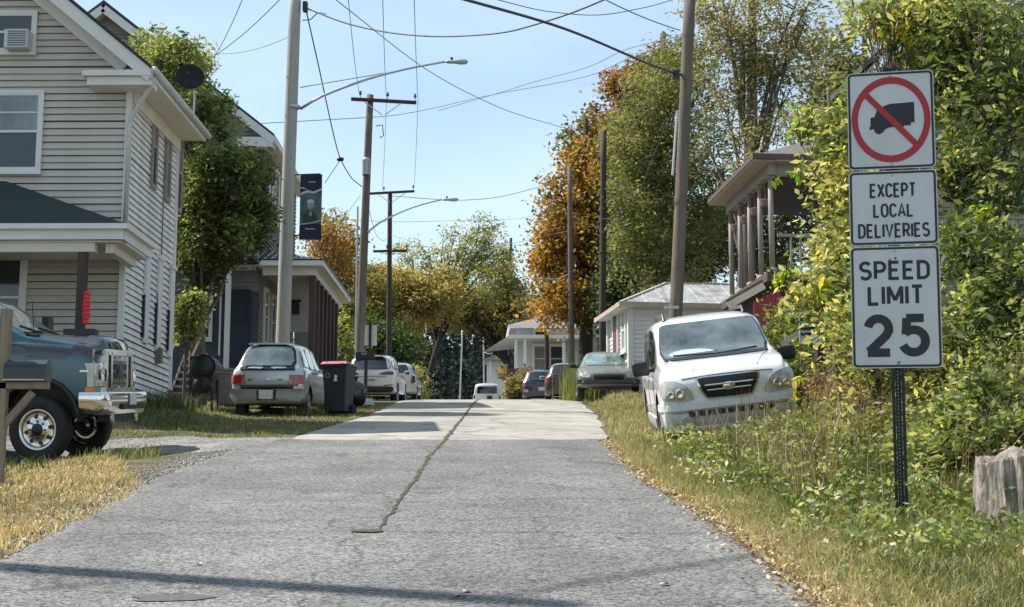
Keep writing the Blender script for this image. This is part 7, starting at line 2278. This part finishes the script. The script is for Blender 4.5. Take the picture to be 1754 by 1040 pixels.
# --- autumn trees closing the street behind the crest
G_ = "autumn trees closing the view beyond the crest"
spec = [
    ("golden-brown rounded tree right behind the transformer pole", 690, 92, 560, [E(690, 520, 92, 70, 60, 3), E(655, 500, 92, 45, 45, 2.4), E(730, 500, 92, 55, 50, 2.6), E(760, 515, 92, 50, 36, 2.4), E(675, 585, 90, 60, 45, 3)], GOLD, "gold", .66, 330, 95, .22, .65),
    ("tall pale-leaved tree with open airy crown over the middle of the street", 790, 96, 420, [E(820, 400, 96, 38, 42, 2), E(790, 430, 96, 50, 50, 2.2), E(845, 430, 96, 40, 42, 2), E(760, 455, 96, 60, 40, 2.4), E(800, 490, 95, 70, 45, 3), E(700, 440, 96, 50, 30, 2)], BUSHY, "bushy", .62, 200, 40, .20, .6),
    ("brown-olive spreading tree directly above the dark wooded gap", 800, 100, 500, [E(800, 528, 100, 85, 36, 3), E(860, 520, 100, 48, 60, 2.6), E(755, 530, 99, 50, 36, 2.6), E(850, 470, 100, 30, 32, 2), E(885, 545, 98, 28, 28, 2)], OLIVE, "olive", .62, 320, 90, .24, .7),
    ("yellow-green tree behind the far end of the brown-columned porch", 585, 70, 480, [E(590, 470, 70, 35, 80, 2.2), E(575, 420, 70, 36, 55, 1.8), E(600, 560, 69, 45, 60, 2.2), E(555, 390, 70, 20, 30, 1.5)], BUSHY, "bushy", .45, 150, 60, .18, .55),
    ("dark green tree low behind the white crossover", 650, 84, 600, [E(650, 600, 84, 60, 50, 2.6), E(690, 640, 82, 30, 34, 2), E(610, 600, 82, 40, 60, 2)], DKGREEN, "dark_green", .50, 260, 90, .22, .7),
    ("olive-gold tree tucked left of the transformer pole", 630, 88, 500, [E(625, 540, 88, 40, 70, 2.4), E(640, 490, 88, 36, 45, 2)], GOLD, "gold", .45, 140, 80, .2, .6),
    ("rounded dark olive tree under the short dark pole", 880, 112, 540, [E(880, 560, 112, 40, 55, 3), E(895, 600, 110, 36, 40, 2.4)], LOCUST, "locust", .40, 200, 90, .24, .8),
]
for k, (lab, px, Yd, ty, ells, cols, mn, ti, nc, npc, ls, cr_) in enumerate(spec):
    tree("autumn_tree", lab, "tree", ground_at({790: 722, 800: 915}.get(px, px), Yd), P(px, ty, Yd), ells, nc, npc, ls, cols, mn, 50 + k, G_, trunk_r=.22, clump_r=cr_, tint=(ti, .25), nlimb=26 if k != 1 else 34, trans=.45, bark=BARKD, limb_r=.4)
# purple-brown far tree behind the banner
tree("autumn_tree", "thin pinkish-yellow tree behind the navy banner", "tree", ground_at(565, 64), P(560, 380, 64), [E(560, 400, 64, 38, 45, 1.6), E(540, 430, 64, 30, 40, 1.4), E(585, 450, 64, 26, 50, 1.4)], 90, 40, .16, RUST, "rust", 60, G_, trunk_r=.12, clump_r=.5, tint=(.7, .25), nlimb=26)

# dark wooded hill in the gap: land and its woods
hill_c = P(810, 640, 260)
def hill_z(X, Y):
    return HZ(X, Y) - 3 + 30 * np.exp(-((X - hill_c.x - 5) / 55) ** 2 - ((Y - 300) / 60) ** 2)
tag(obj("hill", grid_mesh("hill", np.linspace(-160, 150, 60), np.linspace(200, 420, 40), hill_z), M("hill_ground", (.03, .036, .03), 1.0, var=.3, scale=.05, spec=.0)), kind="structure")
r = np.random.default_rng(77)
n = 90000
tx = r.uniform(-70, 60, 420); ty = r.uniform(205, 300, 420)
tz_ = hill_z(tx, ty); th = r.uniform(8, 15, 420); tr_ = r.uniform(2.2, 4.2, 420)
ci = r.integers(0, 420, n)
f = r.random(n) ** .7
ang = r.uniform(0, 2 * pi, n); rr_ = tr_[ci] * (1.05 - f) * r.random(n) ** .4
C = np.stack([tx[ci] + rr_ * np.cos(ang), ty[ci] + rr_ * np.sin(ang), tz_[ci] + th[ci] * (.12 + .9 * f)], 1)
cloud_obj("distant_woods", [leaves(C, .85, r, np.clip(r.normal(.45, .2, n) + r.normal(0, .2, 420)[ci], 0, 1), up=.5, aspect=.6)],
          M_leaf("leaves_distant_woods", [(.028, .040, .042), (.036, .052, .050), (.048, .064, .058), (.058, .070, .062)], .1, .95), kind="stuff", label="dark blue-green wooded hillside seen down the middle of the street", cat="woods")  # blue-green conifers, with a bluer tint put in for distance haze

# pale flowering bushes at the left road edge by the crest
for k, (px, py, Yd, rx, ry_, lab, mn, cols, ti) in enumerate([
        (712, 655, 72, 26, 28, "pale cream-flowered bush right of the parked silver car at the crest", "bushy", BUSHY, .85),
        (700, 672, 66, 16, 16, "low pale bush at the left road edge just before the crest", "bushy", BUSHY, .7),
        (885, 668, 70, 20, 18, "round olive bush in front of the red-brown board fence", "gold", GOLD, .35),
        (905, 655, 72, 12, 22, "narrow brown shrub left of the navy SUV", "brown_weed", BROWNW, .4),
        (868, 640, 110, 14, 14, "small yellow-green bush beside the white van", "gold", GOLD, .6)]):
    g0 = ground_at(px, Yd)
    tree("shrub", lab, "shrub", g0, P(px, py, Yd), [E(px, py, Yd, rx, ry_, .8)], 60, 60, .13, cols, mn, 80 + k, "bushes at the crest of the road", trunk_r=.04, clump_r=.3, tint=(ti, .22), nlimb=8)
# tall reed-like weeds hiding the black car
for _n in MATS['leaves_distant_woods'].node_tree.nodes:
    if _n.type == 'BSDF_PRINCIPLED': _n.inputs['Specular IOR Level'].default_value = 0.0
r = np.random.default_rng(90)
n = 2600
g0 = P(990, 680, 50)
X = r.normal(g0.x + .25, .30, n); Y = r.normal(50, .6, n)
cloud_obj("tall_weeds", [blades(X, Y, r.uniform(.5, 1.45, n), r.uniform(.008, .018, n), r, np.clip(r.normal(.6, .15, n), 0, 1), .22)], M_leaf("weed_blades", [(.07, .09, .03), (.13, .16, .05), (.21, .24, .08), (.32, .31, .14)], .4),
          kind="stuff", label="tall bright green weeds between the navy SUV and the green sedan", cat="weeds")

# --- right bank thicket: yellow-green saplings and scrub in front of the porch house
GR = "saplings and bushes of the right bank thicket"
def px_tree(name, lab, px, Yd, top, ells, nc, npc, ls, cols, mn, seed, **k):
    x, y, z = ground_at(px, Yd)
    return tree(name, lab, k.pop("cat", "tree"), (x, y, z), P(top[0], top[1], Yd), ells, nc, npc, ls, cols, mn, seed, GR, **k)
A_ = dict(trans=.5, up=.2, aspect=.38, bark=BARK)
px_tree("sapling", "bright yellow-green sapling leaning over the porch left of the sign plates", 1430, 17.5, (1420, 150), [E(1458, 330, 17, 38, 60, .7), E(1432, 215, 17.5, 30, 26, .5), E(1445, 420, 16.8, 42, 60, .7), E(1412, 495, 16.8, 50, 28, .6), E(1380, 205, 17.3, 26, 12, .4), E(1425, 285, 17, 26, 16, .4)],
        120, 46, .12, YGREEN, "yellow_green", 101, trunk_r=.05, clump_r=.26, droop=.4, tint=(.74, .25), nlimb=40, **A_)
px_tree("sapling", "tall leafy green sapling rising above the no trucks plate", 1530, 17.5, (1530, -40), [E(1560, 15, 17.5, 80, 36, .8), E(1620, 60, 17.5, 60, 60, 1), E(1560, 150, 17.5, 60, 30, .8), E(1450, 160, 17.3, 34, 22, .6), E(1500, 18, 17.3, 44, 20, .5), E(1430, 250, 17.3, 40, 30, .6)],
        130, 42, .125, YGREEN, "yellow_green", 102, trunk_r=.07, clump_r=.30, droop=.3, tint=(.55, .28), nlimb=60, **A_)
px_tree("sapling", "dense green tree filling the top right corner of the picture", 1690, 16.5, (1680, -60), [E(1680, 60, 16.5, 100, 90, 1), E(1720, 180, 16.3, 80, 90, 1), E(1640, 170, 16.8, 70, 90, .9), E(1700, 300, 16, 80, 80, .9), E(1620, 40, 17, 80, 70, 1), E(1630, 290, 16.5, 50, 80, .8)],
        210, 42, .12, YGREEN, "yellow_green", 103, trunk_r=.09, clump_r=.30, droop=.3, tint=(.45, .28), nlimb=70, **A_)
px_tree("thicket_bush", "mid-height tangled green bush right of the speed limit plate", 1680, 14.5, (1680, 420), [E(1660, 420, 15, 70, 80, .8), E(1720, 480, 14.5, 60, 90, .8), E(1650, 540, 14.5, 60, 70, .7), E(1720, 620, 14, 55, 70, .7)],
        160, 42, .105, YGREEN, "yellow_green", 104, cat="bush", trunk_r=.05, clump_r=.24, droop=.3, tint=(.45, .28), nlimb=34, **A_)
px_tree("thicket_bush", "yellowing bush low behind the speed limit plate", 1500, 15.5, (1500, 520), [E(1470, 560, 15.5, 60, 60, .7), E(1530, 600, 15.2, 70, 55, .7), E(1500, 480, 15.8, 60, 60, .7), E(1600, 640, 14.6, 50, 50, .6), E(1450, 480, 16.5, 40, 60, .6)],
        170, 44, .095, YGREEN, "yellow_green", 105, cat="bush", trunk_r=.04, clump_r=.24, droop=.3, tint=(.68, .26), nlimb=26, **A_)
px_tree("thicket_bush", "dense low green bush above the grey stump", 1690, 12.6, (1690, 700), [E(1680, 700, 12.6, 60, 50, .55), E(1640, 730, 12.4, 55, 45, .5), E(1730, 740, 11.8, 50, 36, .4), E(1600, 780, 12.2, 50, 36, .5)],
        230, 36, .09, YGREEN, "yellow_green", 106, cat="bush", trunk_r=.03, clump_r=.17, droop=.2, tint=(.52, .25), nlimb=18, **A_)
px_tree("thicket_bush", "dry brown brushy weeds right of the white SUV bumper", 1420, 17.0, (1420, 690), [E(1450, 700, 17.0, 45, 42, .6), E(1490, 705, 16.5, 45, 42, .6), E(1430, 655, 18, 30, 26, .5)],
        180, 46, .07, BROWNW, "brown_weed", 107, cat="bush", trunk_r=.02, clump_r=.2, tint=(.42, .25), nlimb=60, trans=.3, up=.2, aspect=.3, bark=M("dry_stem", (.22, .14, .09), .9, var=.3))
px_tree("thicket_bush", "pale green weeds between the sign post and the brown brush", 1490, 14.5, (1490, 760), [E(1480, 770, 14.3, 70, 40, .6), E(1560, 740, 14, 60, 50, .6), E(1420, 760, 15.2, 50, 36, .5)],
        220, 44, .07, BUSHY, "bushy", 108, cat="bush", trunk_r=.02, clump_r=.18, tint=(.42, .28), nlimb=20, trans=.4, up=.3, aspect=.4, bark=BARKD)
px_tree("thicket_bush", "shadowed red-stemmed brush under the saplings at the right", 1700, 15.3, (1700, 560), [E(1700, 580, 15.5, 60, 60, .8), E(1640, 600, 15.5, 50, 50, .7)], 120, 40, .08, [(.05, .03, .02), (.10, .05, .03), (.12, .09, .04), (.08, .10, .03), (.2, .1, .05)], "red_brush", 109, cat="bush", trunk_r=.03, clump_r=.22, tint=(.5, .3), nlimb=40, trans=.3, up=.2, aspect=.4, bark=M("red_stem", (.12, .04, .03), .8))
px_tree("thicket_bush", "green bush behind the striped yard board", 1400, 24, (1400, 560), [E(1400, 600, 24, 60, 45, .9), E(1350, 590, 25, 40, 60, .9), E(1470, 620, 22, 60, 50, .9), E(1360, 660, 23, 50, 30, .8)], 220, 50, .10, BUSHY, "bushy", 110, cat="bush", trunk_r=.04, clump_r=.28, tint=(.36, .25), nlimb=14, trans=.4, up=.3, bark=BARKD)

# individual large leaves that stand out on the nearest branches
leaf_me = MB().add([(0, 0, 0), (.30, .24, .05), (.62, .22, .03), (1, 0, -.08), (.62, -.22, .03), (.30, -.24, .05), (.5, 0, -.02)], [(0, 6, 1), (1, 6, 2), (2, 6, 3), (3, 6, 4), (4, 6, 5), (5, 6, 0)]).mesh("leaf")
lc = [leafmat_ for leafmat_ in (M_leaf("big_leaf_yellow", [(.62, .50, .06), (.70, .58, .10)], .5), M_leaf("big_leaf_lime", [(.30, .42, .04), (.38, .46, .05)], .5), M_leaf("big_leaf_green", [(.10, .22, .02), (.16, .28, .03)], .5))]
def leafy_spray(lab, px, py, Yd, n, spread, size, mixp, seed):
    rr = np.random.default_rng(seed)
    p0 = P(px, py, Yd)
    t = thing("leafy_branch", lab, "branch", p0, 0, "leafy sprays standing out of the thicket")
    mb = MB(); tips = []
    for k in range(5):
        e = Vector((rr.normal(0, spread[0]), rr.normal(0, .15), rr.normal(0, spread[1])))
        mid = e * .5 + Vector((0, 0, .05))
        mb.tube([(0, .3, -.25), mid, e], [.010, .006, .002], 5, cap=False)
        tips.append(([Vector((0, .3, -.25)), mid, e]))
    part("stem", mb, BARKD, t)
    ms = []
    for m in lc:
        me = leaf_me.copy(); me.materials.append(m); ms.append(me)
    for k in range(n):
        a, b, c = tips[k % 5]
        f = rr.uniform(.25, 1.0)
        q = (a.lerp(b, f * 2) if f < .5 else b.lerp(c, f * 2 - 1))
        o = obj("leaf", ms[rr.choice(3, p=mixp)], None, t, loc=q, rot=(rr.uniform(-.5, .5), rr.uniform(.1, 1.1), rr.uniform(0, 6.28)))
        s_ = size * rr.uniform(.7, 1.25); o.scale = (s_, s_, s_)
    return t
leafy_spray("yellow leaf cluster overlapping the right headlight of the white SUV", 1372, 655, 17.8, 9, (.10, .10), .16, (.8, .2, 0), 1)
leafy_spray("yellow-green spray reaching left over the red steps", 1350, 468, 17.0, 24, (.16, .09), .14, (.35, .45, .2), 2)
leafy_spray("lime spray hanging beside the porch lamp", 1375, 290, 17.0, 34, (.20, .18), .13, (.1, .5, .4), 3)
leafy_spray("green spray silhouetted on the sky left of the no trucks plate", 1380, 205, 17.2, 38, (.30, .12), .13, (.05, .45, .5), 4)
leafy_spray("yellow spray directly left of the speed limit plate", 1420, 500, 16.2, 38, (.20, .22), .13, (.5, .4, .1), 5)
leafy_spray("golden-yellow spray above the no trucks plate", 1540, 40, 16.8, 40, (.30, .15), .13, (.7, .2, .1), 6)
leafy_spray("pale fern-like spray right of the except plate", 1690, 360, 15.0, 34, (.22, .12), .12, (.2, .6, .2), 7)
leafy_spray("yellow-tinged spray at the right picture edge level with the speed limit plate", 1735, 440, 14.6, 30, (.14, .18), .12, (.4, .4, .2), 8)
leafy_spray("bright green shoot at the foot of the white SUV bumper", 1250, 755, 18.6, 40, (.20, .10), .13, (.05, .6, .35), 9)
leafy_spray("bright green weed shoot left of the white SUV front wheel", 1110, 770, 18.6, 20, (.12, .08), .10, (.0, .5, .5), 10)

# --- broadleaf weeds over the right verge
r = np.random.default_rng(120)
W = []
nc = 1500
cx_ = r.uniform(1.5, 6.5, nc); cy_ = r.uniform(8.2, 20, nc)
off = cx_ - edge_r(cy_)
q = (off > .25 + r.random(nc) * .5) & (cx_ < .36 * cy_ + .6) & ~((np.abs(cx_ - 2.85) < 1.15) & (cy_ > 18.2)) & (r.random(nc) < np.clip(.25 + off * .35 + (cy_ - 11) * .06, .12, 1))
cx_, cy_ = cx_[q], cy_[q]
per = 34
ci = np.repeat(np.arange(len(cx_)), per)
hh = r.uniform(.08, .34, len(cx_)) * (1 + np.clip(cx_ - edge_r(cy_) - 1.2, 0, 2) * .5)
ang = r.uniform(0, 2 * pi, len(ci)); rad = r.random(len(ci)) ** .6 * .13 * (1 + hh[ci])
X = cx_[ci] + rad * np.cos(ang); Y = cy_[ci] + rad * np.sin(ang)
C = np.stack([X, Y, HZ(X, Y) + hh[ci] * r.random(len(ci)) ** .7 + .02], 1)
tc_ = np.clip(r.normal(.45, .24, len(cx_)), 0, 1)
cloud_obj("weeds", [leaves(C, .055, r, np.clip(tc_[ci] + r.normal(.05, .18, len(ci)), 0, 1), up=.8, aspect=.5)], leafmat("verge_weeds", [(.07, .11, .03), (.13, .19, .05), (.22, .28, .09), (.38, .39, .16), (.58, .54, .34)], .4),
          kind="stuff", label="broad leaved weeds growing through the grass of the right verge", cat="weeds")
# dry upright stalks
n = 5200
X = r.uniform(2.0, 6.5, n); Y = r.uniform(10.5, 20, n)
q = (X - edge_r(Y) > .7) & (X < .36 * Y + .5) & (bumps(X * 1.3, Y) > -.1) & ~((X < 4.1) & (Y > 16.6) & (np.sin(X * 9 + Y * 5) > -.75))
X, Y = X[q], Y[q]
cloud_obj("dry_stalks", [blades(X, Y, r.uniform(.22, .85, len(X)), r.uniform(.0025, .005, len(X)), r, np.clip(r.normal(.5, .3, len(X)), 0, 1), .35)], M_leaf("dry_stalks", [(.10, .05, .03), (.22, .12, .07), (.38, .26, .15), (.5, .42, .28)], .2),
          kind="stuff", label="thin dry brown stalks standing in the right verge weeds", cat="weeds")
# straggly weeds along the left: by the mailbox post, house foot and under the cars
W = []
for (x0, x1, y0, y1, nn, h0, h1, ti) in ((-6.8, -5.4, 23.4, 25.4, 900, .06, .22, .38), (-6.9, -6.3, 25.3, 30, 900, .2, .5, .25), (-5.2, -4.3, 17.4, 18.4, 420, .05, .20, .55), (-4.9, -4.0, 31.0, 33, 500, .1, .35, .4), (-6.5, -5.0, 13.0, 16.5, 900, .06, .22, .2)):
    X = r.uniform(x0, x1, nn); Y = r.uniform(y0, y1, nn)
    W.append(blades(X, Y, r.uniform(h0, h1, nn), r.uniform(.004, .010, nn), r, np.clip(r.normal(ti, .18, nn), 0, 1), .6))
cloud_obj("rough_grass", W, GREEN_GRASS, kind="stuff", label="rough darker grass tufts round the pickup and the foot of the white house", cat="grass")

# low clover and small broad leaves through both verges
r = np.random.default_rng(140)
def low_leaves(name, n, x0, x1, y0, y1, test, size, cols, mn, label, cat, tint_f, hmax=.07):
    X = r.uniform(x0, x1, n); Y = r.uniform(y0, y1, n)
    q = test(X, Y)
    X, Y = X[q], Y[q]
    k = bumps(X * 2.6 + 2, Y * 2.2) + r.normal(0, .3, len(X))
    X, Y = X[k > -.15], Y[k > -.15]
    C = np.stack([X, Y, HZ(X, Y) + r.uniform(.01, hmax, len(X))], 1)
    cloud_obj(name, [leaves(C, size, r, np.clip(tint_f(X, Y) + r.normal(0, .25, len(X)), 0, 1), up=1.6, aspect=.62)], leafmat(mn, cols, .3), kind="stuff", label=label, cat=cat)
low_leaves("clover", 60000, 1.4, 5.0, 6.4, 19.5, lambda X, Y: (X > edge_r(Y) + .15 + np.abs(r.normal(0, .12, len(X)))) & (X < .36 * Y + .5), .032,
           [(.07, .11, .03), (.14, .21, .05), (.25, .31, .09), (.42, .43, .18), (.66, .64, .46)], "clover", "small clover and pale broad leaves scattered through the right verge", "clover", lambda X, Y: .42 + .15 * bumps(X * 4, Y * 3))
low_leaves("dead_litter", 22000, 1.3, 4.6, 6.4, 20, lambda X, Y: (X > edge_r(Y) - .02) & (X < edge_r(Y) + .15 + np.abs(r.normal(0, .5, len(X)))), .040,
           [(.18, .10, .05), (.36, .25, .14), (.55, .42, .27), (.72, .60, .44)], "verge_litter", "dry tan litter lying in the grass along the right road edge", "litter", lambda X, Y: .55 + 0 * X, .05)
low_leaves("mown_litter", 22000, -8, -3.2, 6.8, 18.2, lambda X, Y: X < edge_l(Y) + .05 - np.clip((Y - 13.2) * .30, 0, 1.7), .024,
           [(.20, .15, .08), (.38, .27, .15), (.54, .40, .24), (.68, .55, .38)], "left_litter", "sunlit tan clippings lying in the dry grass of the left verge", "litter", lambda X, Y: .55 + .2 * bumps(X * 2, Y * 2), .06)
